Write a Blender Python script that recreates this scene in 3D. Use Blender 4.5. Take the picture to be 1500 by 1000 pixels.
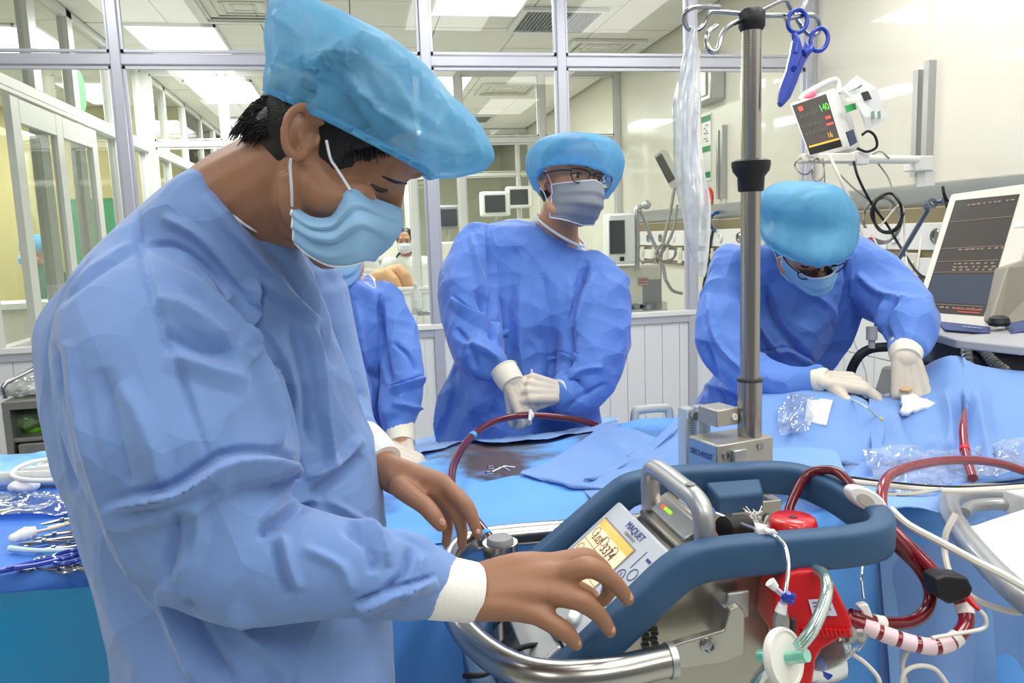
import bpy, bmesh, math, random
import numpy as np
from mathutils import Vector, Matrix
for o in list(bpy.data.objects): bpy.data.objects.remove(o)
SC = bpy.context.scene
COL = SC.collection
# ------------------------------------------------------------------ camera
YAW, PITCH, ROLL, FPX = .189530, .135167, -.0359235, 1151.38
_c, _s = math.cos(YAW), math.sin(YAW)
CF = np.array([_s*math.cos(PITCH), _c*math.cos(PITCH), -math.sin(PITCH)])
_r = np.array([_c, -_s, 0.]); _u = np.cross(_r, CF)
CR = _r*math.cos(ROLL)+_u*math.sin(ROLL)
CU = -_r*math.sin(ROLL)+_u*math.cos(ROLL)
CC = np.array([0, 0, 1.45])
cam = bpy.data.objects.new('camera', bpy.data.cameras.new('camera')); COL.objects.link(cam)
cam.matrix_world = Matrix(((CR[0], CU[0], -CF[0], CC[0]), (CR[1], CU[1], -CF[1], CC[1]), (CR[2], CU[2], -CF[2], CC[2]), (0, 0, 0, 1)))
cam.data.sensor_width = 36; cam.data.lens = FPX/1500*36; cam.data.clip_start = .02
SC.camera = cam
SC.view_settings.view_transform = 'Standard'; SC.view_settings.look = 'None'
SC.view_settings.gamma = 1; SC.view_settings.use_curve_mapping = False
SC.view_settings.exposure = -0.32
# ------------------------------------------------------------------ world: the even glow of the rest of the lit ward
w = bpy.data.worlds.new('world'); SC.world = w; w.use_nodes = True
w.node_tree.nodes['Background'].inputs[0].default_value = (.93, .95, 1, 1)
w.node_tree.nodes['Background'].inputs[1].default_value = .26
PANEL_W = 20.0
PANEL_W2 = 42.0
# a pixel of the photograph becomes a point of the room: at a depth, or on a wall / table plane
def ray(x, y): return CR*(x-750)/FPX+CU*(500-y)/FPX+CF
def W(x, y, d): return CC+ray(x, y)*d
def onZ(x, y, z): v = ray(x, y); return CC+v*(z-1.45)/v[2]
def onY(x, y, Y): v = ray(x, y); return CC+v*Y/v[1]
def onX(x, y, X): v = ray(x, y); return CC+v*X/v[0]
def proj(P):
    q = np.asarray(P)-CC; d = q@CF
    return 750+FPX*(q@CR)/d, 500-FPX*(q@CU)/d, d
# ------------------------------------------------------------------ materials
def lin(c):
    if isinstance(c, str): c = [int(c[i:i+2], 16)/255 for i in (0, 2, 4)]
    return tuple(((x/12.92) if x <= .04045 else ((x+.055)/1.055)**2.4) for x in c)+(1,)
MATS = {}
def mat(name, col='cccccc', rough=.5, metal=0, bump=None, vary=None, trans=0, alpha=1, emit=0, emitcol=None, coat=0, sheen=0, sss=0, ior=1.45, dots=None, brushed=None, spec=.5, facet=None):
    if name in MATS: return MATS[name]
    m = bpy.data.materials.new(name); m.use_nodes = True; MATS[name] = m
    nt = m.node_tree; N = nt.nodes; L = nt.links; b = N['Principled BSDF']
    c = lin(col); b.inputs['Base Color'].default_value = c
    b.inputs['Roughness'].default_value = rough; b.inputs['Metallic'].default_value = metal
    b.inputs['IOR'].default_value = ior; b.inputs['Transmission Weight'].default_value = trans
    b.inputs['Alpha'].default_value = alpha; b.inputs['Coat Weight'].default_value = coat
    b.inputs['Sheen Weight'].default_value = sheen; b.inputs['Specular IOR Level'].default_value = spec
    if sss:
        b.inputs['Subsurface Weight'].default_value = sss; b.inputs['Subsurface Scale'].default_value = .012
        b.inputs['Subsurface Radius'].default_value = (1, .35, .2)
    if emit:
        b.inputs['Emission Color'].default_value = lin(emitcol or col); b.inputs['Emission Strength'].default_value = emit
    tc = N.new('ShaderNodeTexCoord')
    src = tc.outputs['Object']
    if vary:   # (scale, other colour, contrast)
        n = N.new('ShaderNodeTexNoise'); n.inputs['Scale'].default_value = vary[0]; n.inputs['Detail'].default_value = 5
        L.new(src, n.inputs['Vector'])
        r = N.new('ShaderNodeValToRGB'); k = vary[2] if len(vary) > 2 else .2
        r.color_ramp.elements[0].position = .5-k; r.color_ramp.elements[1].position = .5+k
        r.color_ramp.elements[0].color = c; r.color_ramp.elements[1].color = lin(vary[1])
        L.new(n.outputs['Fac'], r.inputs['Fac']); L.new(r.outputs['Color'], b.inputs['Base Color'])
    prev = None
    def add_bump(h, st, dist):
        nonlocal prev
        bn = N.new('ShaderNodeBump'); bn.inputs['Strength'].default_value = st; bn.inputs['Distance'].default_value = dist
        L.new(h, bn.inputs['Height'])
        if prev: L.new(prev, bn.inputs['Normal'])
        prev = bn.outputs['Normal']
    if bump:   # (scale, strength, distance)
        n = N.new('ShaderNodeTexNoise'); n.inputs['Scale'].default_value = bump[0]; n.inputs['Detail'].default_value = 6
        L.new(src, n.inputs['Vector']); add_bump(n.outputs['Fac'], bump[1], bump[2])
    if dots:   # embossed weave (scale, strength, distance)
        n = N.new('ShaderNodeTexVoronoi'); n.inputs['Scale'].default_value = dots[0]; n.inputs['Randomness'].default_value = .15
        L.new(src, n.inputs['Vector']); add_bump(n.outputs['Distance'], dots[1], dots[2])
    if facet:  # network of fine pressed creases (scale, strength, distance)
        nz = N.new('ShaderNodeTexNoise'); nz.inputs['Scale'].default_value = facet[0]*.6; nz.inputs['Detail'].default_value = 2; L.new(src, nz.inputs['Vector'])
        mxv = N.new('ShaderNodeMix'); mxv.data_type = 'VECTOR'; mxv.inputs[0].default_value = .12; L.new(src, mxv.inputs[4]); L.new(nz.outputs['Color'], mxv.inputs[5])
        for k, sc in enumerate((1, 2.3)):
            vo = N.new('ShaderNodeTexVoronoi'); vo.inputs['Scale'].default_value = facet[0]*sc; L.new(mxv.outputs[1], vo.inputs['Vector']); add_bump(vo.outputs['Distance'], facet[1], facet[2]/sc)
    if brushed:
        mp = N.new('ShaderNodeMapping'); mp.inputs['Scale'].default_value = brushed[:3]
        n = N.new('ShaderNodeTexNoise'); n.inputs['Scale'].default_value = 1; n.inputs['Detail'].default_value = 3
        L.new(src, mp.inputs['Vector']); L.new(mp.outputs['Vector'], n.inputs['Vector']); add_bump(n.outputs['Fac'], brushed[3], .001)
    if prev: L.new(prev, b.inputs['Normal'])
    return m
def glassy(name, tint='ffffff', refl=1.0, rough=0.0, extra=None):
    """thin clear sheet: fresnel mix of see-through and mirror; extra=(colour, amount) adds a matt haze"""
    if name in MATS: return MATS[name]
    m = bpy.data.materials.new(name); m.use_nodes = True; MATS[name] = m
    nt = m.node_tree; N = nt.nodes; L = nt.links; N.remove(N['Principled BSDF']); out = N['Material Output']
    t = N.new('ShaderNodeBsdfTransparent'); t.inputs[0].default_value = lin(tint)
    g = N.new('ShaderNodeBsdfGlossy'); g.inputs['Roughness'].default_value = rough
    f = N.new('ShaderNodeFresnel'); f.inputs[0].default_value = 1.5
    mu = N.new('ShaderNodeMath'); mu.operation = 'MULTIPLY'; mu.inputs[1].default_value = refl
    L.new(f.outputs[0], mu.inputs[0])
    mx = N.new('ShaderNodeMixShader'); L.new(mu.outputs[0], mx.inputs[0]); L.new(t.outputs[0], mx.inputs[1]); L.new(g.outputs[0], mx.inputs[2])
    o = mx.outputs[0]
    if extra:
        d = N.new('ShaderNodeBsdfDiffuse'); d.inputs[0].default_value = lin(extra[0])
        m2 = N.new('ShaderNodeMixShader'); m2.inputs[0].default_value = extra[1]
        if len(extra) > 2:
            tc = N.new('ShaderNodeTexCoord'); nz = N.new('ShaderNodeTexNoise'); nz.inputs['Scale'].default_value = extra[2]
            L.new(tc.outputs['Object'], nz.inputs['Vector'])
            ml = N.new('ShaderNodeMath'); ml.operation = 'MULTIPLY'; ml.inputs[1].default_value = extra[1]*2
            L.new(nz.outputs['Fac'], ml.inputs[0]); L.new(ml.outputs[0], m2.inputs[0])
        L.new(o, m2.inputs[1]); L.new(d.outputs[0], m2.inputs[2]); o = m2.outputs[0]
    L.new(o, out.inputs['Surface']); return m
def veil(name, col, cover=.75, rough=.6, wr=None):
    """thin non-woven cloth: diffuse + translucent, partly see-through"""
    if name in MATS: return MATS[name]
    m = bpy.data.materials.new(name); m.use_nodes = True; MATS[name] = m
    nt = m.node_tree; N = nt.nodes; L = nt.links; b = N['Principled BSDF']; out = N['Material Output']
    b.inputs['Base Color'].default_value = lin(col); b.inputs['Roughness'].default_value = rough
    tl = N.new('ShaderNodeBsdfTranslucent'); tl.inputs[0].default_value = lin(col)
    m1 = N.new('ShaderNodeMixShader'); m1.inputs[0].default_value = .4
    L.new(b.outputs[0], m1.inputs[1]); L.new(tl.outputs[0], m1.inputs[2])
    t = N.new('ShaderNodeBsdfTransparent'); m2 = N.new('ShaderNodeMixShader')
    m2.inputs[0].default_value = cover
    tc = N.new('ShaderNodeTexCoord'); nz = N.new('ShaderNodeTexNoise'); nz.inputs['Scale'].default_value = 25; nz.inputs['Detail'].default_value = 8
    L.new(tc.outputs['Object'], nz.inputs['Vector'])
    mr = N.new('ShaderNodeMapRange'); mr.inputs[1].default_value = .3; mr.inputs[2].default_value = .7
    mr.inputs[3].default_value = cover-.1; mr.inputs[4].default_value = min(1, cover+.1)
    L.new(nz.outputs['Fac'], mr.inputs[0]); L.new(mr.outputs[0], m2.inputs[0])
    L.new(t.outputs[0], m2.inputs[1]); L.new(m1.outputs[0], m2.inputs[2]); L.new(m2.outputs[0], out.inputs['Surface'])
    if wr:
        n2 = N.new('ShaderNodeTexNoise'); n2.inputs['Scale'].default_value = wr; n2.inputs['Detail'].default_value = 5
        L.new(tc.outputs['Object'], n2.inputs['Vector'])
        bn = N.new('ShaderNodeBump'); bn.inputs['Strength'].default_value = .5; bn.inputs['Distance'].default_value = .004
        L.new(n2.outputs['Fac'], bn.inputs['Height']); L.new(bn.outputs[0], b.inputs['Normal'])
    return m
# ------------------------------------------------------------------ objects
def tag(o, label=None, cat=None, group=None, kind=None):
    if label: o['label'] = label
    if cat: o['category'] = cat
    if group: o['group'] = group
    if kind: o['kind'] = kind
    return o
def thing(name, label, cat, loc=(0, 0, 0), group=None):
    o = bpy.data.objects.new(name, None); o.empty_display_size = .05; COL.objects.link(o); o.location = tuple(float(v) for v in loc)
    return tag(o, label, cat, group)
def base_of(p):
    v = np.zeros(3)
    while p: v = v+np.array(p.location[:]); p = p.parent
    return v
def make(name, V, F, m, parent=None, smooth=True, angle=40, label=None, cat=None, group=None, kind=None, bevel=0, sub=0, solid=0, local=False, seg=2):
    V = np.asarray(V, float).reshape(-1, 3)
    me = bpy.data.meshes.new(name)
    o = bpy.data.objects.new(name, me); COL.objects.link(o)
    if parent:
        o.parent = parent
        if not local: V = V-base_of(parent)
    else:
        off = np.array([(V[:, 0].min()+V[:, 0].max())/2, (V[:, 1].min()+V[:, 1].max())/2, V[:, 2].min()])
        o.location = off; V = V-off
    me.from_pydata(V.tolist(), [], F); me.update()
    if m: me.materials.append(m)
    if smooth:
        me.shade_smooth()
        if angle and angle < 180: me.set_sharp_from_angle(angle=math.radians(angle))
    if solid: md = o.modifiers.new('t', 'SOLIDIFY'); md.thickness = solid; md.offset = 0
    if bevel:
        md = o.modifiers.new('b', 'BEVEL'); md.width = bevel; md.segments = seg; md.limit_method = 'ANGLE'; md.angle_limit = .6; md.harden_normals = False
    if sub: md = o.modifiers.new('s', 'SUBSURF'); md.levels = sub; md.render_levels = sub
    tag(o, label, cat, group, kind)
    return o
def copy_tree(o, parent=None):
    c = o.copy(); COL.objects.link(c)
    if parent: c.parent = parent
    for ch in list(o.children): copy_tree(ch, c)
    return c
def unit(v): v = np.asarray(v, float); return v/(np.linalg.norm(v)+1e-12)
def frame(d, up=(0, 0, 1)):
    d = unit(d); s = np.cross(d, up)
    if np.linalg.norm(s) < 1e-3: s = np.cross(d, (0, 1, 0))
    s = unit(s); return s, np.cross(s, d)
def spline(P, n=6, closed=False):
    P = [np.asarray(p, float) for p in P]
    if len(P) < 3 and not closed: return np.array(P)
    Q = ([P[-1]]+P+[P[0], P[1]]) if closed else ([2*P[0]-P[1]]+P+[2*P[-1]-P[-2]])
    out = []
    for i in range(1, len(Q)-2):
        a, b, c, d = Q[i-1:i+3]
        for k in range(n):
            t = k/n; out.append(.5*((2*b)+(c-a)*t+(2*a-5*b+4*c-d)*t*t+(3*b-a-3*c+d)*t**3))
    if not closed: out.append(P[-1])
    return np.array(out)
class MB:
    def __init__(s): s.V = []; s.F = []
    def add(s, V, F):
        k = len(s.V); s.V += [tuple(v) for v in np.asarray(V, float)]; s.F += [tuple(i+k for i in f) for f in F]; return s
    def box(s, c, size, ax=None):
        c = np.asarray(c, float); X, Y, Z = ax if ax is not None else np.eye(3)
        X, Y, Z = (np.asarray(a, float) for a in (X, Y, Z))
        V = [c+X*size[0]/2*i+Y*size[1]/2*j+Z*size[2]/2*k for k in (-1, 1) for j in (-1, 1) for i in (-1, 1)]
        return s.add(V, [(0, 2, 3, 1), (4, 5, 7, 6), (0, 1, 5, 4), (2, 6, 7, 3), (0, 4, 6, 2), (1, 3, 7, 5)])
    def boxb(s, a, b):
        lo, hi = np.minimum(a, b)*1., np.maximum(a, b)*1.; return s.box((lo+hi)/2, hi-lo)
    def prism(s, poly, ext):
        n = len(poly); P = np.asarray(poly, float); e = np.asarray(ext, float)
        nrm = sum(np.cross(P[i]-P[0], P[(i+1) % n]-P[0]) for i in range(n))
        if nrm@e < 0: P = P[::-1]
        V = np.vstack([P, P+e])
        return s.add(V, [tuple(range(n))[::-1], tuple(range(n, 2*n))]+[(i, (i+1) % n, (i+1) % n+n, i+n) for i in range(n)])
    def loft(s, rings, closed=True, caps=True, loop=False):
        R = [np.asarray(r, float) for r in rings]; n = len(R[0]); k = len(R)
        V = np.vstack(R); F = []
        for i in range(k if loop else k-1):
            a, b = i*n, ((i+1) % k)*n
            for j in range(n if closed else n-1):
                j2 = (j+1) % n; F.append((a+j, a+j2, b+j2, b+j))
        if caps and closed and not loop: F += [tuple(range(n))[::-1], tuple(range((k-1)*n, k*n))]
        return s.add(V, F)
    def tube(s, P, r, n=10, closed=False, sm=5, flat=1., up=(0, 0, 1), caps=True, prof=None):
        P = [np.asarray(p, float) for p in P]; k = len(P)
        rr = [r]*k if np.isscalar(r) else list(r)
        Q = spline([np.append(p, q) for p, q in zip(P, rr)], sm, closed) if (k > 2 and sm > 1) else np.array([np.append(p, q) for p, q in zip(P, rr)])
        X, rad = Q[:, :3], Q[:, 3]; m = len(X); rings = []
        nx = None
        for i in range(m):
            if closed: t = unit(X[(i+1) % m]-X[i-1])
            else: t = unit(X[min(i+1, m-1)]-X[max(i-1, 0)])
            if nx is None: a, b = frame(t, up)
            else: a = unit(nx-t*(nx@t)); b = np.cross(a, t)
            nx = a
            if prof is not None: rings.append([X[i]+a*x+b*y for x, y in prof])
            else: rings.append([X[i]+(a*math.cos(q)+b*math.sin(q)*flat)*rad[i] for q in np.linspace(0, 2*math.pi, n, endpoint=False)])
        return s.loft(rings, True, caps, closed)
    def cyl(s, a, b, r, r2=None, n=20): return s.tube([a, b], [r, r if r2 is None else r2], n, sm=1)
    def lathe(s, prof, o, axis=(0, 0, 1), n=24):
        ax = unit(axis); a, b = frame(ax, (0, 1, 0) if abs(ax[1]) < .9 else (1, 0, 0)); o = np.asarray(o, float)
        return s.loft([[o+ax*h+(a*math.cos(q)+b*math.sin(q))*max(r, 1e-5) for q in np.linspace(0, 2*math.pi, n, endpoint=False)] for r, h in prof])
    def ell(s, c, r, ax=None, n=16):
        X, Y, Z = ax if ax is not None else np.eye(3); c = np.asarray(c, float); r = [r]*3 if np.isscalar(r) else r
        return s.loft([[c+(np.asarray(X)*math.cos(q)*r[0]+np.asarray(Y)*math.sin(q)*r[1])*max(math.sin(p), 1e-3)-np.asarray(Z)*math.cos(p)*r[2] for q in np.linspace(0, 2*math.pi, n, endpoint=False)] for p in np.linspace(0, math.pi, n//2+1)])
    def sheet(s, G):
        G = np.asarray(G, float); a, b = G.shape[:2]
        return s.add(G.reshape(-1, 3), [(i*b+j, i*b+j+1, (i+1)*b+j+1, (i+1)*b+j) for i in range(a-1) for j in range(b-1)])
    def build(s, name, m, parent=None, **k): return make(name, s.V, s.F, m, parent, **k)
def px(L, d=None): return [W(p[0], p[1], p[2] if len(p) > 2 else d) for p in L]
def writing(txt, o, right, up, size, m, parent, name='lettering', depth=.0003, squeeze=1.):
    """lettering as real flat text lying on a surface"""
    cu = bpy.data.curves.new(name, 'FONT'); cu.body = txt; cu.size = size; cu.extrude = depth; cu.align_x = 'CENTER'; cu.align_y = 'CENTER'
    tmp = bpy.data.objects.new('tmp', cu); COL.objects.link(tmp)
    bpy.context.view_layer.update()
    me = tmp.evaluated_get(bpy.context.evaluated_depsgraph_get()).to_mesh()
    V = np.array([v.co[:] for v in me.vertices]); F = [tuple(p.vertices) for p in me.polygons]
    bpy.data.objects.remove(tmp)
    R, U = unit(right), unit(up); U = unit(U-R*(U@R)); n = np.cross(R, U)
    V2 = np.asarray(o)+V[:, :1]*R*squeeze+V[:, 1:2]*U+(V[:, 2:3]+depth*1.5)*n
    return make(name, V2, F, m, parent, smooth=False)
# ------------------------------------------------------------------ one continuous surface out of overlapping limbs
def fuse(V, F, voxel, smooth=3, sub=0):
    me = bpy.data.meshes.new('tmp'); me.from_pydata([tuple(v) for v in V], [], F); me.update()
    bm = bmesh.new(); bm.from_mesh(me); bmesh.ops.recalc_face_normals(bm, faces=bm.faces); bm.to_mesh(me); bm.free()
    o = bpy.data.objects.new('tmp', me); COL.objects.link(o)
    md = o.modifiers.new('r', 'REMESH'); md.mode = 'VOXEL'; md.voxel_size = voxel
    if smooth: s = o.modifiers.new('s', 'SMOOTH'); s.iterations = smooth; s.factor = .5
    if sub: s = o.modifiers.new('u', 'SUBSURF'); s.levels = sub
    bpy.context.view_layer.update()
    e = o.evaluated_get(bpy.context.evaluated_depsgraph_get()); m2 = e.to_mesh()
    V = np.empty(len(m2.vertices)*3); m2.vertices.foreach_get('co', V)
    nv = np.empty(len(m2.vertices)*3); m2.vertices.foreach_get('normal', nv)
    F = [tuple(p.vertices) for p in m2.polygons]
    e.to_mesh_clear(); bpy.data.objects.remove(o)
    return V.reshape(-1, 3), nv.reshape(-1, 3), F
def smoothnoise(P, seed):
    rng = np.random.default_rng(seed); h = 0
    for k in range(6):
        n = unit(rng.normal(size=3)); h = h+np.sin(P@n*rng.uniform(.6, 1.6)*6.28+rng.uniform(0, 6.28)+1.3*np.sin(P@unit(rng.normal(size=3))*4))
    return h/6
def crumple(P, seed, scale=4., amp=.01, octs=3, sharp=1.):
    """faceted creases of crisp non-woven cloth: folded triangle waves plus narrow ridges"""
    rng = np.random.default_rng(seed); h = np.zeros(len(P)); a = 1.; tot = 0
    for k in range(octs*2):
        n = unit(rng.normal(size=3)); f = scale*(1.6**(k//2))*rng.uniform(.8, 1.25)
        t = P@n*f+rng.uniform(0, 9)+.35*h+.25*smoothnoise(P*scale*.5, seed*7+k)
        tri = 1-np.abs(((t) % 2)-1)*2
        mod = np.clip(.35+1.6*smoothnoise(P*scale*.35, seed*13+k), 0, 1)
        h = h+a*tri*mod; tot += a; a *= .66
    h = h/tot
    for k in range(4):
        n = unit(rng.normal(size=3)); f = scale*rng.uniform(.7, 1.4)
        s = np.abs((((P@n*f+rng.uniform(0, 9)+.5*smoothnoise(P*scale*.6, seed*17+k)) % 2)-1))
        mod = np.clip(-.1+2.2*smoothnoise(P*scale*.45, seed*19+k), 0, 1)
        h = h+.30*np.clip(1-s*3.2, 0, 1)**1.2*mod
    return h*amp*1.7
def stamp(V, N, creases, gain=1.35):
    """raise folds along polylines drawn as (x, y) of the photograph: ('ridge'|'step', points, width, height)"""
    q = V-CC; d = q@CF; sx = 750+FPX*(q@CR)/d; sy = 500-FPX*(q@CU)/d
    facing = np.clip(-(N*(q/np.linalg.norm(q, axis=1)[:, None])).sum(1)*2.5, 0, 1)
    H = np.zeros(len(V))
    for kind, pts, wd, ht in creases:
        pts = np.asarray(pts, float)
        if len(pts) > 2: pts = spline(pts, 4)
        best = np.full(len(V), 1e9); sg = np.zeros(len(V)); tt = np.zeros(len(V)); n = len(pts)-1
        for i in range(n):
            a, b = pts[i], pts[i+1]; ab = b-a; L2 = ab@ab
            t = np.clip(((sx-a[0])*ab[0]+(sy-a[1])*ab[1])/L2, 0, 1)
            dx, dy = sx-a[0]-t*ab[0], sy-a[1]-t*ab[1]; dd = np.hypot(dx, dy); m = dd < best
            best[m] = dd[m]; sg[m] = np.sign(ab[0]*dy-ab[1]*dx)[m]; tt[m] = (i+t[m])/n
        end = np.clip(np.minimum(tt, 1-tt)*6, 0, 1)**.7
        x = best/wd
        if kind == 'ridge': h = np.clip(1-x, 0, 1)**1.3
        elif kind == 'valley': h = -np.clip(1-x, 0, 1)**1.3
        else: h = np.where(sg > 0, np.clip(1-x, 0, 1), np.clip(1-x*6, 0, 1)) - np.where(sg <= 0, .4*np.clip(1-np.abs(x-.25)*4, 0, 1), 0)
        H += h*ht*end*gain
    return H*facing
def disp(V, N, h): return V+N*h[:, None]
def pillow(mb, outline, centre, t_front, t_back, d=None, n=7, power=.5, dirn=None, flatc=0.):
    """rounded solid whose silhouette is a closed outline of 3-D points; bulges both ways along dirn"""
    O = spline([np.asarray(p, float) for p in outline], 4, True); c = np.asarray(centre, float); dv = unit(c-CC) if dirn is None else unit(dirn)
    rings = []
    for k in range(-n, n+1):
        a = k/n*math.pi/2*.985; s = math.cos(a)**power; off = math.sin(a)*(t_front if a < 0 else t_back)
        rings.append(c+(O-c)*s+dv*off)
    return mb.loft(rings, True, True)
# ================================================================== THE SETTING
XR, YP, ZC = 2.483, 4.0, 2.93
M_wall = mat('cream_enamel_wall', 'dfdbce', .32, bump=(6, .12, .01), coat=.3, vary=(2, 'd9d4c6', .3))
M_wall2 = mat('cream_far_wall', 'ece7d2', .5)
M_floor = mat('grey_green_vinyl', 'cdd1cd', .35, vary=(30, 'c0c4c0', .3))
M_ceil = mat('mineral_tile', 'efece4', .9, bump=(90, .35, .002), vary=(3, 'e8e4da', .3))
M_alu = mat('grey_aluminium_frame', 'c3c5d0', .35, .35)
M_wpan = mat('white_wall_panel', 'dfe1e6', .35)
M_tile = mat('white_wall_tile', 'e4e6e6', .15, coat=.3)
M_grout = mat('grout', 'c4c4c0', .9)
M_white = mat('white_plastic', 'e6e6e4', .35)
M_cream = mat('cream_plastic', 'd9d6c8', .4)
M_grey = mat('mid_grey_plastic', '8c8d8f', .45)
M_dgrey = mat('dark_grey_plastic', '3c3e42', .5)
M_black = mat('black_plastic', '17181b', .45)
M_steel = mat('brushed_steel', 'b3b0aa', .24, 1, brushed=(8, 8, 260, .12))
M_chrome = mat('polished_steel', 'a9a9ad', .2, 1)
M_silver = mat('silver_paint', 'b9babb', .38, .8)
M_bronze = mat('bronze_strip', '8f8264', .4, .3)
M_glass = glassy('window_glass', 'f4f8f4', .8)
M_lampglow = mat('lamp_diffuser', 'ffffff', .5, emit=1.6, emitcol='ffffff')
M_green = mat('sign_green', '1f8a4a', .5)
M_red = mat('signal_red', 'd02018', .4)

make('floor', [(-6, -2.6, 0), (XR, -2.6, 0), (XR, 13.4, 0), (-6, 13.4, 0), (-6, -2.6, -.1), (XR, -2.6, -.1), (XR, 13.4, -.1), (-6, 13.4, -.1)],
     [(0, 1, 2, 3), (4, 7, 6, 5), (0, 4, 5, 1), (1, 5, 6, 2), (2, 6, 7, 3), (3, 7, 4, 0)], M_floor, None, False, label='smooth grey vinyl floor of the ward', cat='floor', kind='structure')
m = MB(); m.boxb((XR, -2.6, 0), (XR+.12, 13.4, ZC+.1)); wall_right = m.build('wall_right', M_wall, smooth=False, label='glossy cream wall carrying the monitor arm and service rail', cat='wall', kind='structure')
m = MB(); m.boxb((-6, 13.4, 0), (XR+.12, 13.5, ZC+.1)); m.build('wall_back', M_wall2, smooth=False, label='pale yellow end wall far beyond the glass rooms', cat='wall', kind='structure')
m = MB(); m.boxb((-6.1, -2.6, 0), (-6, 13.5, ZC+.1)); m.build('wall_left', M_wall2, smooth=False, label='pale wall at the far left of the ward', cat='wall', kind='structure')
# ceiling: slab, then single tiles with recessed joints in the rooms seen through the glass
m = MB(); m.boxb((-6.1, -2.6, ZC+.02), (XR+.12, 13.5, ZC+.12)); ceiling = m.build('ceiling', mat('ceiling_grid', 'a8a496', .8), smooth=False, label='suspended ceiling of pale mineral tiles', cat='ceiling', kind='structure')
LIGHT_SPOTS = [(-1.15, 6.45), (.87, 4.9), (-1.15, 8.35), (.87, 8.1), (-2.42, 6.5), (-1.15, 10.6), (.87, 10.8), (-3.6, 8.0), (-3.6, 6.0)]
VENT_SPOTS = [(1.47, 5.6, 'grille'), (2.05, 6.42, 'diffuser'), (-.61, 5.45, 'diffuser'), (1.62, 8.2, 'diffuser'), (1.5, 10.2, 'grille')]
def taken(x, y): return any(abs(x-a) < .32 and abs(y-b) < .62 for a, b in LIGHT_SPOTS) or any(abs(x-a) < .3 and abs(y-b) < .3 for a, b, k in VENT_SPOTS)
tm = None
for i in range(7):
    for j in range(15):
        x, y = -1.75+.6*i+.3, 4.06+.6*j+.3
        if y > 13: continue
        if tm is None:
            m = MB(); m.box((0, 0, 0), (.592, .592, .012)); t0 = m.build('ceiling_tile', M_ceil, ceiling, smooth=False, local=True); tm = t0
        else:
            t0 = tm.copy(); COL.objects.link(t0)
        t0.location = np.array([x, y, ZC+.012+random.Random(i*31+j).uniform(-.002, .002)])-base_of(ceiling)
m = MB()
for i in range(7):
    for j in range(14):
        m.box((-5.6+.6*i, 4.3+.6*j, ZC+.012), (.592, .592, .012))
m.build('tile_field', M_ceil, ceiling, smooth=False, kind='stuff')
m = MB(); m.boxb((-6, -2.6, ZC+.005), (XR, 4.03, ZC+.02)); m.build('near_ceiling_board', M_ceil, ceiling, smooth=False)
# ---- ceiling lights
def ceiling_light(x, y, label, watts, sx=.6, sy=1.2, group=None):
    t = thing('ceiling_light', label, 'light', (x, y, ZC-.03), group)
    m = MB()
    for a, b, c, d in ((-sx/2, -sx/2+.015, -sy/2, sy/2), (sx/2-.015, sx/2, -sy/2, sy/2), (-sx/2, sx/2, -sy/2, -sy/2+.015), (-sx/2, sx/2, sy/2-.015, sy/2)):
        m.boxb((x+a, y+c, ZC-.014), (x+b, y+d, ZC+.005))
    m.build('frame', M_white, t, smooth=False)
    m = MB(); m.boxb((x-sx/2+.015, y-sy/2+.015, ZC-.006), (x+sx/2-.015, y+sy/2-.015, ZC+.003)); m.build('diffuser', M_lampglow, t, smooth=False)
    l = bpy.data.lights.new('panel', 'AREA'); l.shape = 'RECTANGLE'; l.size = sx*.9; l.size_y = sy*.9; l.energy = watts; l.color = (1, .985, .95)
    lo = bpy.data.objects.new('panel', l); COL.objects.link(lo); lo.parent = t; lo.location = (0, 0, .01)
names = ['large bright panel seen above the rail left of the blue cap', 'bright panel cut by the top edge right of the big blue cap', 'second bright panel just below the rail, behind the first',
         'bright panel peeping out right of the big blue cap below the rail', 'bright panel at the upper left corner beyond the side glazing', 'small far ceiling panel on the left side of the second row',
         'small far ceiling panel in the last room, right hand side', 'ceiling panel of the far left room seen through the door glass', 'ceiling panel of the left room nearest the glass']
for (x, y), nm in zip(LIGHT_SPOTS, names): ceiling_light(x, y, nm, PANEL_W2*(1.5 if y > 8 else 1), group='ceiling panels beyond the glass')
for x in (-1.2, .7, 1.8):
    for y in (-1.2, .7, 2.7): ceiling_light(x, y, 'out of frame ceiling panel, %s row, %s' % ({-1.2: 'behind the camera', .7: 'overhead', 2.7: 'near the glass partition'}[y], {-1.2: 'left side', .7: 'middle', 1.8: 'beside the cream wall'}[x]), PANEL_W, group='ceiling panels over the bed')
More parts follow.
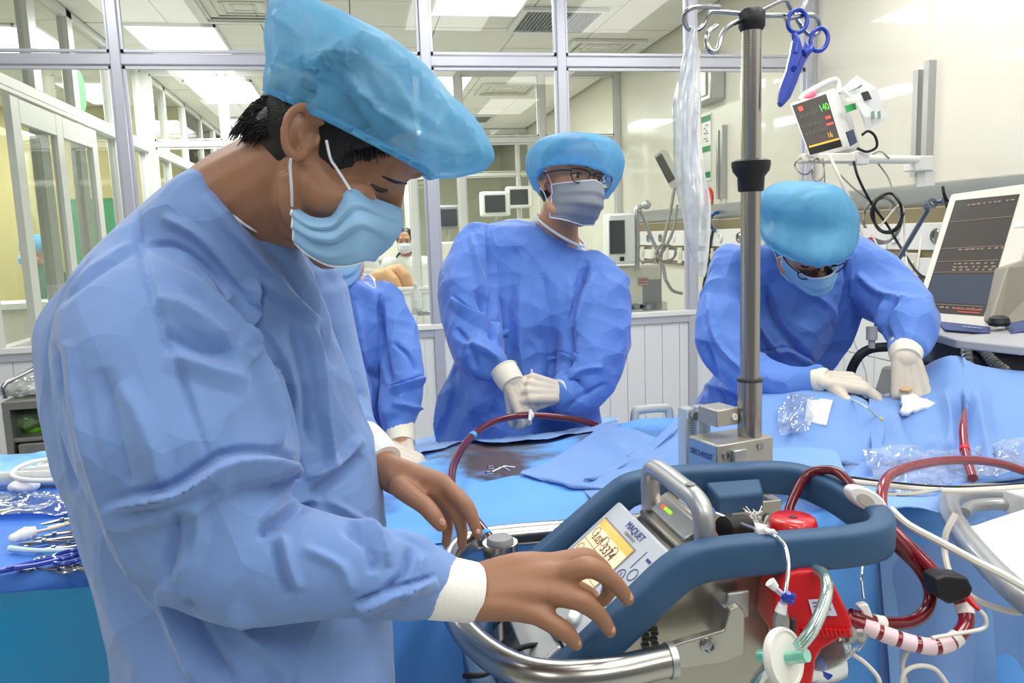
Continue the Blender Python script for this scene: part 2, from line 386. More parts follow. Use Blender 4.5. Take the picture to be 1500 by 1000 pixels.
# ---- vents
for n_, (x, y, k) in enumerate(VENT_SPOTS):
    t = thing('ceiling_vent', ['wide grille of fine grey slats beside the top bright panel', 'square stepped diffuser nearest the cream wall', 'dark stepped diffuser above the rail left of the big blue cap',
              'small square diffuser below the rail right of the big blue cap', 'far slatted grille, the lowest and darkest in view'][n_], 'vent', (x, y, ZC))
    m = MB()
    for a in (-1, 1): m.box((x+a*.28, y, ZC-.008), (.04, .6, .022)); m.box((x, y+a*.28, ZC-.008), (.52, .04, .022))
    m.build('frame', M_white, t, smooth=False)
    m = MB(); m.box((x, y, ZC+.012), (.52, .52, .006)); m.build('backing', M_dgrey, t, smooth=False)
    if k == 'grille':
        s0 = None
        for i in range(20):
            if s0 is None: m = MB(); m.box((0, 0, 0), (.012, .52, .012)); s0 = m.build('slat', M_grey, t, smooth=False, local=True); s = s0
            else: s = s0.copy(); COL.objects.link(s)
            s.location = (-.25+.0263*i, 0, -.004)
    else:
        for i in range(4):
            a = .25-.06*i; m = MB()
            for q in (-1, 1): m.box((x+q*a, y, ZC-.004+.003*i), (.022, 2*a, .006)); m.box((x, y+q*a, ZC-.004+.003*i), (2*a, .022, .006))
            m.build('vane', M_cream, t, smooth=False)
# ---- glazed partition at the back of the bed room: posts, rails, panes, white lower panels
def partition(idx, Y, posts, x0, x1, mt, lower=True, w2=.05, groove=.1, names=None):
    t = thing('partition_%s' % idx, names or 'glazed aluminium partition behind the staff', 'partition', ((x0+x1)/2, Y, 0)); tag(t, kind='structure')
    for a, b in posts: m = MB(); m.boxb((a, Y-w2/2, 0), (b, Y+w2/2, ZC)); m.build('post', mt, t, bevel=.004, seg=1)
    for z0, z1, nm in ((2.278, 2.327, 'top_rail'), (.945, 1.0, 'sill'), (.0, .1, 'bottom_rail'), (ZC-.06, ZC, 'head_rail')):
        m = MB(); m.boxb((x0, Y-w2*.42, z0), (x1, Y+w2*.42, z1)); m.build(nm, mt, t, bevel=.004, seg=1)
    m = MB(); m.boxb((x0, Y-w2*.6, .985), (x1, Y-w2*.3, 1.012)); m.build('sill_nosing', M_white, t, bevel=.003)
    P = sorted([(x0, x0)]+list(posts)+[(x1, x1)])
    for (a, b), (c, d) in zip(P[:-1], P[1:]):
        if c-b < .05: continue
        for z0, z1 in ((1.0, 2.273), (2.335, ZC-.06)):
            m = MB(); m.add([(b, Y, z0), (c, Y, z0), (c, Y, z1), (b, Y, z1)], [(0, 1, 2, 3)]); m.build('pane', M_glass, t, smooth=False)
            m = MB()
            for q in ((b, b+.012, z0, z1), (c-.012, c, z0, z1)): m.boxb((q[0], Y-.012, q[2]), (q[1], Y+.012, q[3]))
            for q in ((b, c, z0, z0+.012), (b, c, z1-.012, z1)): m.boxb((q[0], Y-.012, q[2]), (q[1], Y+.012, q[3]))
            m.build('glazing_bead', mt, t, smooth=False)
        if lower:
            x = b; k = 0
            while x < c-.01:
                x2 = min(x+groove, c); m = MB(); m.boxb((x+.0015, Y-.01, .1), (x2-.0015, Y+.01, .945)); m.build('panel_board', M_wpan, t, smooth=False); x = x2
    return t
POSTS = [(-1.045, -.998), (-.335, -.290), (.360, .412), (1.046, 1.094), (1.745, 1.792), (2.42, 2.483)]
partition('back', YP, POSTS, -2.6, XR, M_alu)
M_alu2 = mat('white_aluminium_frame', 'd9d9d6', .4, .1)
partition('second', 7.2, [(-1.68, -1.6), (-1.06, -1.0), (.5, .56), (.94, 1.0), (1.7, 1.76), (2.42, 2.483)], -1.68, XR, M_alu2, names='second white framed glass partition one room further back')
partition('third', 11.2, [(-1.68, -1.6), (-.9, -.85), (-.1, -.05), (.7, .75), (1.5, 1.55), (2.3, 2.35)], -1.68, XR, M_alu2, names='third glass partition far back with thin white frames')
# side partition running back on the left, with a glazed door
t = thing('partition_side', 'white framed side glazing with a door running back at the far left', 'partition', (-1.7, 7, 0)); tag(t, kind='structure')
X = -1.7
for a, b in ((4.05, 4.12), (4.86, 4.98), (5.5, 5.6), (6.3, 6.37), (7.15, 7.25), (8.0, 8.06), (8.9, 8.96), (9.8, 9.86), (10.7, 10.76), (11.6, 11.66)):
    m = MB(); m.boxb((X-.03, a, 0), (X+.03, b, ZC)); m.build('post', M_alu2, t, bevel=.004, seg=1)
for z0, z1, nm, w_ in ((2.27, 2.33, 'top_rail', .04), (2.24, 2.268, 'rail_lip', .05), (.93, 1.0, 'sill', .035), (0, .1, 'bottom_rail', .03), (ZC-.05, ZC, 'head_rail', .03)):
    m = MB(); m.boxb((X-w_, 4.05, z0), (X+w_, 13.3, z1)); m.build(nm, M_alu2, t, bevel=.004, seg=1)
m = MB(); m.boxb((X-.012, 5.6, .1), (X+.012, 13.3, .93)); m.build('lower_panel', M_wpan, t, smooth=False)
m = MB(); m.add([(X, 4.1, 1), (X, 13.3, 1), (X, 13.3, 2.27), (X, 4.1, 2.27)], [(0, 1, 2, 3)]); m.build('pane', M_glass, t, smooth=False)
m = MB(); m.add([(X, 4.1, 2.33), (X, 13.3, 2.33), (X, 13.3, ZC), (X, 4.1, ZC)], [(0, 1, 2, 3)]); m.build('pane', M_glass, t, smooth=False)
dr = thing('door_1', 'white framed glass door at the far left behind the gowned man', 'door', (X+.04, 4.9, 0)); tag(dr, kind='structure')
m = MB(); xx = X+.05
for a, b, z0, z1 in ((4.4, 4.5, .06, 2.22), (5.0, 5.1, .06, 2.22), (5.62, 5.72, .06, 2.22), (4.505, 4.995, 2.1, 2.218), (4.505, 4.995, .88, .99), (4.505, 4.995, .06, .2), (5.105, 5.615, 2.1, 2.218), (5.105, 5.615, .88, .99), (5.105, 5.615, .06, .2)): m.boxb((xx-.018, a, z0), (xx+.018, b, z1))
m.build('door_frame', M_alu2, dr, smooth=False)
m = MB(); m.boxb((xx-.01, 4.5, .2), (xx+.01, 5.62, .88)); m.build('door_panel', M_wpan, dr, smooth=False)
m = MB(); m.add([(xx, 4.5, .99), (xx, 5.0, .99), (xx, 5.0, 2.1), (xx, 4.5, 2.1)], [(0, 1, 2, 3)]); m.build('pane', M_glass, dr, smooth=False)
m = MB(); m.add([(xx, 5.1, .99), (xx, 5.62, .99), (xx, 5.62, 2.1), (xx, 5.1, 2.1)], [(0, 1, 2, 3)]); m.build('pane', M_glass, dr, smooth=False)
m = MB(); m.cyl((xx+.05, 5.58, 1.0), (xx+.05, 5.58, 1.35), .01); m.cyl((xx, 5.58, 1.02), (xx+.05, 5.58, 1.02), .008); m.cyl((xx, 5.58, 1.33), (xx+.05, 5.58, 1.33), .008); m.build('door_handle', M_chrome, dr)
# green oval sticker on the side glass
m = MB(); c = onX(118, 133, X+.004)
m.prism([c+np.array([.0, .10*math.cos(q), .13*math.sin(q)]) for q in np.linspace(0, 6.283, 24, endpoint=False)], (.002, 0, 0))
m.build('oval_sticker', mat('bright_green', '2fb457', .5), smooth=False, label='bright green oval sticker on the side glass at upper left', cat='sticker')
# yellow end wall, green cabinet and dark curtain in the left room
m = MB(); m.boxb((-6, 9.2, 0), (-1.75, 9.3, ZC)); m.build('wall_side_room', mat('yellow_far_wall', 'd8cc96', .6), smooth=False, label='yellowish wall of the room at the far left', cat='wall', kind='structure')
t = thing('cabinet', 'tall green cabinet with glass front behind the left door', 'cabinet', (-2.3, 8.7, 0))
m = MB(); m.boxb((-2.75, 8.5, 0), (-2.2, 8.9, 1.95)); m.build('body', mat('green_cabinet', '3f8f63', .4), t, bevel=.01)
for k in (0, 1): m = MB(); m.boxb((-2.73+.27*k, 8.48, .1), (-2.49+.27*k, 8.5, 1.9)); m.build('door', mat('green_cabinet_door', '4ba174', .35), t, bevel=.004); m = MB(); m.ell((-2.52+.08*k, 8.46, 1.0), .02); m.build('knob', M_chrome, t)
# ---- white tiles on the lower right wall, one by one
tile0 = None
for i in range(15):
    for j in range(6):
        y0, z0 = .6+.245*i, .0+.196*j
        if tile0 is None:
            m = MB(); m.box((0, 0, 0), (.012, .24, .191)); tile0 = m.build('tile', M_tile, wall_right, smooth=False, local=True); tl = tile0
        else: tl = tile0.copy(); COL.objects.link(tl)
        tl.location = np.array([XR-.006, y0, z0+.1])-base_of(wall_right)
# ---- service rail (bed head unit) along the right wall: bumper, bronze strips, white socket panels
def service_rail(y0, y1, label):
    t = thing('service_rail', label, 'wall rail', (XR-.05, (y0+y1)/2, 1.18))
    m = MB(); m.tube([(XR-.02, y0, 1.55), (XR-.02, y1, 1.55)], 1, sm=1, prof=[(.0, -.02), (.0, .055), (.018, .06), (.034, .05), (.04, .02), (.038, -.03), (.02, -.045)]); m.build('bumper', M_silver, t)
    m = MB(); m.boxb((XR-.03, y0, 1.17), (XR, y1, 1.5)); m.build('back_board', M_bronze, t, smooth=False)
    for a, b in ((1.318, 1.436), (1.203, 1.284)):
        y = y0; 
        while y < y1-.02:
            y2 = min(y+.42, y1); m = MB(); m.boxb((XR-.045, y+.002, a), (XR-.028, y2-.002, b)); m.build('cover_panel', M_white, t, bevel=.003, seg=1); y = y2
    y = y0+.16
    while y < y1:
        m = MB(); m.lathe([(.034, 0), (.034, .006), (.028, .012), (.022, .012), (.02, .004), (.0, .004)], (XR-.045, y, 1.378), (-1, 0, 0), 20); o = m.build('gas_outlet', M_chrome if int(y*10) % 2 else M_white, t)
        m = MB(); m.box((XR-.05, y+.14, 1.245), (.014, .07, .12)); m.box((XR-.06, y+.14, 1.245), (.01, .045, .045)); m.build('socket', M_cream, t, bevel=.003)
        y += .27
    return t
service_rail(1.2, 3.97, 'silver bumper and white socket panels on the wall behind the ventilator')
service_rail(4.6, 6.9, 'matching service rail on the same wall beyond the glass')
# ---- pair of vertical mounting rails
def mount_rail(y, label):
    t = thing('mounting_rail', label, 'wall rail', (XR-.02, y, 1.58))
    for k, (dy, a, b, w_) in enumerate(((-.045, 1.64, 2.125, .05), (.03, 1.64, 2.10, .035))):
        m = MB(); m.tube([(XR-.012, y+dy, a), (XR-.012, y+dy, b)], 1, sm=1, up=(0, 1, 0), prof=[(-w_/2, -.012), (w_/2, -.012), (w_/2, .02), (w_/4, .02), (w_/4, .006), (-w_/4, .006), (-w_/4, .02), (-w_/2, .02)][::-1])
        m.build('channel', M_silver, t, smooth=False)
    return t
mount_rail(3.13, 'pair of vertical aluminium rails on the cream wall above the ventilator')
mount_rail(5.08, 'pair of vertical rails seen through the glass behind the hanging plastic tube')
# ---- emergency light and posters beyond the glass
t = thing('emergency_light', 'grey boxy emergency light high on the wall beyond the glass', 'light', (XR-.06, 5.2, 2.3))
m = MB(); m.boxb((XR-.11, 5.05, 2.3), (XR, 5.45, 2.55)); m.build('body', M_silver, t, bevel=.008)
m = MB(); m.boxb((XR-.125, 5.1, 2.33), (XR-.11, 5.4, 2.52)); m.build('reflector', mat('lamp_cover', 'f2f2e8', .2), t, bevel=.01)
for y in (5.16, 5.34): m = MB(); m.ell((XR-.09, y, 2.6), (.045, .045, .05)); m.cyl((XR-.14, y, 2.6), (XR-.09, y, 2.6), .04, .045); m.build('spot_head', M_white, t)
t = thing('poster', 'green and white notice with drawings high on the wall beyond the glass', 'poster', (XR-.005, 5.35, 1.8))
m = MB(); m.boxb((XR-.008, 5.26, 1.78), (XR, 5.47, 2.24)); m.build('sheet', M_white, t, smooth=False)
for z in (2.19, 1.98, 1.8): m = MB(); m.boxb((XR-.011, 5.265, z), (XR-.008, 5.465, z+.04)); m.build('green_band', M_green, t, smooth=False)
m = MB()
for k in range(7): m.boxb((XR-.010, 5.3+.02*(k % 3), 2.05+.018*k), (XR-.008, 5.34+.03*(k % 2), 2.06+.018*k))
m.build('drawing', M_grey, t, smooth=False)
m = MB(); m.lathe([(.07, 0), (.07, .01), (.05, .015), (0, .015)], (XR, 5.3, 1.66), (-1, 0, 0)); m.build('alarm_disc', M_red, label='round red disc on the wall below the green notice', cat='sign')
# ================================================================== PEOPLE
SKIN = mat('warm_skin', 'a3785e', .5, vary=(14, '91664b', .35), bump=(160, .18, .001), sss=.12)
SKIN2 = mat('pale_warm_skin', 'c99a7c', .5, vary=(20, 'bb8768', .35), sss=.1)
HAIR = mat('black_hair', '121014', .38, bump=(300, .4, .002))
NAIL = mat('finger_nail', 'd3a08a', .3, coat=.4)
GOWN = mat('blue_nonwoven_gown', '7494ca', .62, dots=(620, .22, .0006), facet=(6, .6, .045), sheen=.25, vary=(5, '6d8dc4', .3), spec=.3)
GOWN_FAR = mat('blue_nonwoven_gown_smooth', '5c85d6', .6, facet=(6.5, .7, .05), sheen=.2, vary=(6, '5880d0', .3), spec=.3)
TRIM = mat('white_binding', 'dfe4ee', .7, bump=(200, .3, .001))
KNIT = mat('white_knit_cuff', 'ece9e4', .85, brushed=(500, 500, 40, .5))
GLOVE = mat('cream_latex_glove', 'd9d0c2', .42, vary=(25, 'cfc3b2', .3), bump=(60, .2, .002))
GLOVE_CUFF = mat('ivory_glove_cuff', 'e8e3cf', .45)
CAPM = veil('blue_cap_veil', '66b8ea', .76, .5, 60)
CAPM_FG = veil('blue_cap_veil_near', '6cb8e2', .72, .5, 45)
CAPBAND = mat('blue_cap_band', '5fb0e0', .6)
MASK_BLUE = mat('light_blue_mask', '88b4d8', .65, dots=(900, .2, .0004))
MASK_GREY = mat('grey_mask', '8b919b', .7, dots=(500, .25, .001))
SCRUB = mat('dark_scrub', '27466e', .7)
SHOE = mat('white_clog', 'd8d8d8', .5)
EYE_W = mat('eye_white', 'd8d2cc', .25); EYE_D = mat('dark_iris', '1c120e', .15); LASH = mat('dark_lash', '150e0c', .6)
FRAME_M = mat('dark_spectacle_frame', '2a2624', .3, .5)
LENS = glassy('spectacle_lens', 'f6f8fa', .6)
def P_(x, y, d, r=None): return (W(x, y, d), (r or 0)*d/FPX)
def chain(mb, L, n=16, flat=1., up=(0, 0, 1), ends=True, sm=4):
    """limb through (x, y, depth, radius in pixels)"""
    pts = [P_(*q) for q in L]; mb.tube([p for p, r in pts], [r for p, r in pts], n, sm=sm, flat=flat, up=up)
    if ends:
        for p, r in (pts[0], pts[-1]): mb.ell(p, r*.98, n=12)
def limb(mb, pts, rad, n=14, ends=True):
    mb.tube(pts, rad, n, sm=4)
    if ends:
        for p, r in ((pts[0], rad[0]), (pts[-1], rad[-1])): mb.ell(p, r*.98, n=12)
def ring(pL, pR, d, t, tilt=0, n=40, p=2.0, dv=None, dR=None):
    """ellipse whose left and right edges are seen at two pixels; t = half depth in metres; tilt lowers the near side (px)"""
    a, b = W(pL[0], pL[1], d), W(pR[0], pR[1], dR or d); c = (a+b)/2; h = (b-a)/2
    f = unit(np.array([CF[0], CF[1], 0])) if dv is None else unit(dv); f = f*t-CU*(tilt*d/FPX)
    out = []
    for q in np.linspace(0, 2*math.pi, n, endpoint=False):
        cs, sn = math.cos(q), math.sin(q); k = 2/p
        out.append(c-h*math.copysign(abs(cs)**k, cs)-f*math.copysign(abs(sn)**k, sn))
    return np.array(out)
def smooth_rings(R, n=4):
    R = np.array(R); s = R.shape
    return spline(R.reshape(s[0], -1), n).reshape(-1, s[1], 3)
HEADS = {}
def head(mb, c, fwd, up, s=1., ears=True, cran=((-.012, 0, .03), (.098, .078, .088)), nose=0.):
    f = unit(fwd); u = unit(np.asarray(up)-f*(np.asarray(up)@f)); l = np.cross(u, f); ax = (f, l, u)
    def q(x, y, z): return np.asarray(c)+s*(f*x+l*y+u*z)
    mb.ell(q(*cran[0]), tuple(v*s for v in cran[1]), ax, 24); mb.ell(q(.03, 0, -.008), (.062*s, .066*s, .085*s), ax, 20)
    mb.ell(q(.03, 0, -.07), (.052*s, .054*s, .048*s), ax, 16); mb.ell(q(.066, 0, -.102), (.022*s, .026*s, .02*s), ax, 12)
    mb.tube([q(.08, 0, .012), q(.098-nose*.5, 0, -.015), q(.108-nose, 0, -.036), q(.098-nose, 0, -.045)], [.008*s, .0095*s, .0125*s, .010*s], 10)
    for k in (-1, 1):
        mb.ell(q(.094-nose, .013*k, -.042), .009*s, n=8); mb.ell(q(.06, .042*k, -.032), (.022*s, .02*s, .02*s), ax, 10)
        mb.tube([q(.086, .008*k, .026), q(.083, .03*k, .03), q(.066, .052*k, .024)], [.010*s, .0105*s, .009*s], 8)
        mb.ell(q(.073, .031*k, .004), .0135*s, n=10)
        mb.tube([q(.005, .062*k, -.06), q(.03, .056*k, -.085), q(.062, .02*k, -.1)], [.014*s, .016*s, .014*s], 8)
        if ears:
            mb.tube([q(.006, .074*k, .008), q(-.006, .083*k, .026), q(-.024, .088*k, .02), q(-.026, .087*k, -.004), q(-.014, .08*k, -.026), q(-.002, .074*k, -.034)], [.0045*s, .005*s, .0055*s, .005*s, .0055*s, .006*s], 8)
            mb.ell(q(-.008, .077*k, -.002), (.016*s, .006*s, .022*s), ax, 8)
    mb.tube([q(.088, -.018, -.066), q(.095, 0, -.066), q(.088, .018, -.066)], [.006*s, .0075*s, .006*s], 8)
    return q, (f, l, u)
def face_parts(q, ax, root, s=1., shut=False, brows=True):
    for k in (-1, 1):
        e = MB(); e.ell(q(.0785, .031*k, .002), (.0085*s, .0125*s, .0045*s if shut else .0062*s), ax, 12); e.build('eye', LASH if shut else EYE_W, root)
        if not shut:
            e = MB(); e.ell(q(.0845, .031*k, .002), (.0035*s, .005*s, .005*s), ax, 10); e.build('iris', EYE_D, root)
            e = MB(); e.tube([q(.083, .017*k, .005), q(.089, .031*k, .0095), q(.078, .046*k, .004)], .0014*s, 6); e.build('eyelash', LASH, root)
        if brows: e = MB(); e.tube([q(.096, .012*k, .026), q(.0955, .03*k, .032), q(.078, .052*k, .026)], [.0025*s, .0032*s, .0015*s], 6, flat=.5); e.build('eyebrow', HAIR, root)
def hand(mb, w, d, n, side, curl=(15, 25, 20), thumb=(.55, .75, -.3), s=1., grow=0., spread=1., curls=None, tcurl=20):
    d = unit(d); n = unit(np.asarray(n)-d*(np.asarray(n)@d)); l = np.cross(n, d)*side; w = np.asarray(w, float)
    ys = (.030, .010, -.011, -.030); xs = (.088, .092, .086, .076)
    seg = ((.042, .025, .021), (.046, .029, .022), (.042, .027, .021), (.032, .02, .019)); rr = (.0098, .0088, .0080, .0068)
    mb.ell(w, ((.024+grow)*s, (.030+grow)*s, (.018+grow)*s), (d, l, n), 12)
    mb.ell(w+(d*.05-n*.004)*s, ((.045+grow)*s, (.036+grow)*s, (.015+grow)*s), (d, l, n), 14)
    for i in range(4):
        k = w+(d*xs[i]+l*ys[i])*s; limb(mb, [w+l*ys[i]*.6*s+d*.01*s, k], [(.0135+grow)*s, (.0118+grow)*s], 10)
        a = 0; p = k; cc = (curls[i] if curls else curl); js = [p]
        for j in range(3):
            a += math.radians(cc[j]); dd = d*math.cos(a)-n*math.sin(a)+l*(ys[i]*2.2*(spread if j == 0 else spread*.5)); p = p+unit(dd)*seg[i][j]*s; js.append(p)
        for j in range(3): limb(mb, [js[j], js[j+1]], [(rr[j]+grow)*s, (rr[j+1]+grow)*s], 10)
    t = d*thumb[0]+l*thumb[1]+n*thumb[2]; p = w+(d*.018+l*.02-n*.006)*s; js = [p]; a = 0; ax = unit(np.cross(l, d)*side) if False else n
    for j, L_ in enumerate((.045, .033, .026)):
        p = p+unit(t)*L_*s; js.append(p); t = unit(unit(t)+d*math.tan(math.radians(tcurl))*.6-n*.25)
    for j in range(3): limb(mb, [js[j], js[j+1]], [((.0145, .0118, .0105)[j]+grow)*s, ((.0118, .0105, .0082)[j]+grow)*s], 10)
def legs(mb, pelvis, fwd, h, root=None, shoe=True):
    f = unit([fwd[0], fwd[1], 0]); l = np.array([-f[1], f[0], 0]); p = np.array([pelvis[0], pelvis[1], h])
    for k in (-1, 1):
        a = p+l*.085*k; limb(mb, [a, np.array([a[0], a[1], h*.55])+f*.02, np.array([a[0], a[1], .1])], [.085, .058, .042], 14)
        limb(mb, [np.array([a[0], a[1], .04]), np.array([a[0], a[1], .035])+f*.17], [.038, .03], 10)
        if root:
            m = MB(); m.tube([a, np.array([a[0], a[1], h*.55])+f*.02, np.array([a[0], a[1], .1])], [.088, .07, .06], 16); m.build('trouser_leg', SCRUB, root)
            m = MB(); m.ell(np.array([a[0], a[1], .045])+f*.07, (.15, .055, .05), (f, l, (0, 0, 1)), 16); V = np.array(m.V); V[:, 2] = np.maximum(V[:, 2], 0.0); m.V = [tuple(v) for v in V]; m.build('shoe', SHOE, root)
def skin_mesh(mb, root, m, voxel=.004, smooth=3, name='body'):
    V, N, F = fuse(mb.V, mb.F, voxel, smooth); return make(name, V, F, m, root, angle=180)
def gown(torso, sleeves, root, m, voxel=.007, creases=(), amp=.010, scale=5., seed=1, extra=None, stretch=(1, 1, .55), smooth=4, sub=0, name='gown', amp2=0):
    mb = MB(); mb.loft(smooth_rings(torso, 4))
    for L in sleeves: chain(mb, L, 24, ends=True)
    if extra: extra(mb)
    V, N, F = fuse(mb.V, mb.F, voxel, smooth, sub)
    h = crumple(V*np.array(stretch), seed, scale, amp*1.7)
    if amp2: h = h+crumple(V, seed+50, scale*2.6, amp2)
    V = disp(V, N, h+stamp(V, N, creases)); return make(name, V, F, m, root, angle=180)
def cloth_loft(R, name, m, root, amp=.004, scale=9, seed=3, pleat=None, n=4, caps=True, open_start=True, creases=()):
    R = smooth_rings(R, n); k, q = R.shape[:2]
    if pleat:
        cnt, a, dec = pleat; rng = np.random.default_rng(seed); ph = np.cumsum(rng.uniform(.4, 1.6, q)); ph = ph/ph[-1]*2*math.pi*cnt
        for i in range(k):
            c = R[i].mean(0); R[i] = c+(R[i]-c)*(1+a*math.exp(-i/dec)*np.sin(ph))[:, None]
    mb = MB(); mb.loft(R, True, False)
    c = len(mb.V); mb.V.append(tuple(R[-1].mean(0))); mb.F += [((k-1)*q+j, (k-1)*q+(j+1) % q, c) for j in range(q)]
    V = np.array(mb.V); me = bpy.data.meshes.new('t'); me.from_pydata(mb.V, [], mb.F); me.update(); N = np.array([v.normal[:] for v in me.vertices])
    V = disp(V, N, crumple(V, seed, scale, amp)+stamp(V, N, creases)); return make(name, V, mb.F, m, root, angle=180), R[0]
def rim(pts, r, name, m, root, n=8): mb = MB(); mb.tube(list(pts), r, n, True, 1); return mb.build(name, m, root)
def hair_strands(root, roots, tips, r=.0007, name='hair_lock'):
    mb = MB()
    for a, b in zip(roots, tips): c = (np.asarray(a)+b)/2+np.array([0, 0, .004]); mb.tube([a, c, b], [r*1.6, r*1.3, r*.2], 5, sm=2)
    return mb.build(name, HAIR, root)
CUP = np.array([0, 0, 1.])
# ------------------------------------------------------------------ the man at the console (nearest)
fg = thing('person', 'large nearest person in blue gown and cap leaning over the console, hand on its screen', 'person', (W(360, 900, 1.0)[0], W(360, 900, 1.0)[1], 0))
b = MB()
FW = CR*.79-CU*.61+CF*.04; UPV = CR*.61+CU*.79
hc = W(490, 203, .85)
q, ax = head(b, hc, FW, UPV, 1.0, ears=False, cran=((.002, 0, .004), (.082, .078, .082)), nose=.012)
chain(b, [(465, 235, .85, 78), (420, 268, .86, 84), (372, 300, .90, 92), (330, 345, .95, 105)])
chain(b, [(330, 380, .98, 120), (330, 550, 1.0, 130), (350, 800, 1.0, 130), (370, 1000, 1.0, 130)])
# forehead, brow and nose bridge seen in profile
chain(b, [(470, 300, .80, 30), (495, 320, .80, 26)])
chain(b, [(450, 250, .79, 30), (480, 290, .785, 30), (530, 290, .79, 22)])
# ear (near side): helix, antihelix, tragus, lobe
chain(b, [(470, 180, .765, 6), (462, 161, .755, 7), (442, 156, .75, 7.5), (425, 168, .75, 7.5), (417, 192, .75, 7.5), (420, 215, .752, 8), (431, 230, .757, 9), (443, 228, .762, 8)], 10, sm=5)
chain(b, [(461, 176, .765, 5), (448, 176, .76, 5), (438, 190, .758, 5), (440, 208, .76, 5.5), (450, 216, .765, 5.5)], 8)
chain(b, [(466, 200, .767, 6), (463, 213, .765, 5)], 8)
b.ell(W(440, 195, .775), (.02, .012, .032), (CR, CF, CU), 12)
# neck tendons
chain(b, [(425, 235, .795, 12), (410, 290, .80, 10), (420, 340, .83, 9)], 8)
# near (right) arm and hand on the panel
chain(b, [(230, 430, .88, 60), (300, 700, .83, 62), (350, 800, .83, 58), (500, 845, .83, 46), (640, 862, .83, 36), (700, 868, .83, 35)])
wr = [(690, 866, .83, 34)]
for L in ([(700, 850, .835, 26), (760, 832, .835, 24), (805, 828, .84, 20)], [(700, 862, .83, 28), (770, 850, .825, 25), (822, 840, .82, 18)],
          [(700, 875, .825, 27), (765, 868, .815, 24), (805, 868, .812, 18)], [(700, 885, .82, 25), (750, 888, .81, 22), (785, 898, .805, 17)]):
    chain(b, L, 12)
FING = [[(805, 826, .84, 17), (845, 818, .845, 16), (862, 818, .848, 15.5), (886, 838, .865, 13.5), (893, 862, .885, 11.5), (884, 880, .895, 10)],
        [(822, 842, .82, 18), (842, 836, .81, 17), (864, 830, .805, 16.5), (892, 846, .815, 14), (908, 862, .825, 12.5), (920, 878, .835, 10.5)],
        [(805, 868, .812, 18), (830, 874, .803, 17), (852, 880, .80, 16.5), (875, 898, .81, 13.5), (886, 912, .82, 12), (894, 925, .828, 10)],
        [(785, 898, .805, 17), (805, 910, .80, 15.5), (824, 922, .797, 15), (838, 935, .80, 12.5), (845, 945, .805, 9.5)]]
for L in FING: chain(b, L, 12)
chain(b, [(735, 850, .86, 24), (790, 850, .885, 18), (840, 860, .90, 14), (868, 872, .91, 11)], 12)   # thumb, under the palm
# far (left) arm and hand
chain(b, [(430, 440, 1.12, 50), (480, 600, 1.13, 45), (520, 650, 1.04, 32), (565, 688, 1.0, 27), (585, 700, .99, 27)])
for L in ([(572, 685, .99, 20), (610, 697, .98, 18), (648, 706, .975, 14)], [(575, 695, .985, 20), (605, 708, .98, 18), (640, 718, .975, 14)],
          [(575, 702, .985, 18), (600, 718, .98, 17), (625, 728, .98, 13)]): chain(b, L, 12)
for L in ([(648, 706, .975, 13), (665, 722, .965, 12.5), (684, 742, .96, 12), (694, 765, .96, 10), (700, 783, .962, 8)],
          [(640, 718, .975, 13), (660, 738, .975, 12), (672, 758, .975, 11), (677, 780, .98, 9), (676, 797, .985, 7.5)],
          [(630, 726, .985, 12), (648, 744, .99, 11), (655, 764, .992, 10), (655, 782, .995, 8), (653, 796, 1., 7)],
          [(585, 712, .965, 17), (605, 728, .955, 15), (622, 740, .95, 14), (636, 756, .945, 13), (646, 770, .945, 10)]): chain(b, L, 12)
fgp = W(370, 1000, 1.0); legs(b, fgp, CR, .85, fg)
skin_mesh(b, fg, SKIN, .0032, 4)
# nails
for (x, y, d, r, tx, ty) in ((922, 873, .8265, 9, .6, -.7), (896, 921, .8195, 8, .6, -.7), (846, 940, .797, 7, .6, -.7), (648, 764, .937, 8, -.3, -.9), (700, 778, .955, 6, .4, -.8)):
    n = MB(); c = W(x, y, d); a = unit(CR*.6-CU*.8); bb = unit(np.cross(a, CF)); n.ell(c, (r*.8*d/FPX, r*.62*d/FPX, .0016), (a, bb, np.cross(a, bb)), 10); n.build('fingernail', NAIL, fg)
# hair: nape mass, sideburn, skull cap of hair under the cap
h = MB(); h.ell(q(-.002, 0, .006), (.085, .082, .086), ax, 24)
hair0 = h.build('hair', HAIR, fg, angle=180)
def hairpatch(outline, c, d, tf, tb, name, seed, dirpx, cnt, ln):
    h = MB(); pillow(h, [W(x, y, d) for x, y in outline], W(c[0], c[1], d), tf, tb, power=.6); o = h.build(name, HAIR, hair0, angle=180)
    rng = random.Random(seed); R_ = []; T_ = []; n = len(outline)
    for i in range(cnt):
        k = rng.randrange(n); a = np.array(outline[k]); b_ = np.array(outline[(k+1) % n]); t = rng.random(); e = a+(b_-a)*t; e = e+(np.array(c)-e)*rng.uniform(.1, .7); dd = d-tf*rng.uniform(.2, .9)
        R_.append(W(e[0], e[1], dd)); l = ln*rng.uniform(.5, 1.2); T_.append(W(e[0]+dirpx[0]*l+rng.uniform(-4, 4), e[1]+dirpx[1]*l+rng.uniform(-4, 4), dd))
    hair_strands(hair0, R_, T_, .0007)
hairpatch([(405, 132), (385, 142), (367, 158), (354, 178), (346, 194), (360, 192), (368, 204), (385, 202), (402, 198), (418, 182), (430, 165), (445, 150), (425, 128)], (396, 168), .84, .055, .09, 'hair_nape', 3, (-.80, .60), 700, 26)
hairpatch([(472, 165), (500, 172), (540, 192), (585, 224), (560, 224), (530, 226), (512, 232), (494, 226), (484, 208), (478, 188)], (512, 200), .80, .022, .05, 'sideburn', 4, (-.10, .95), 420, 17)
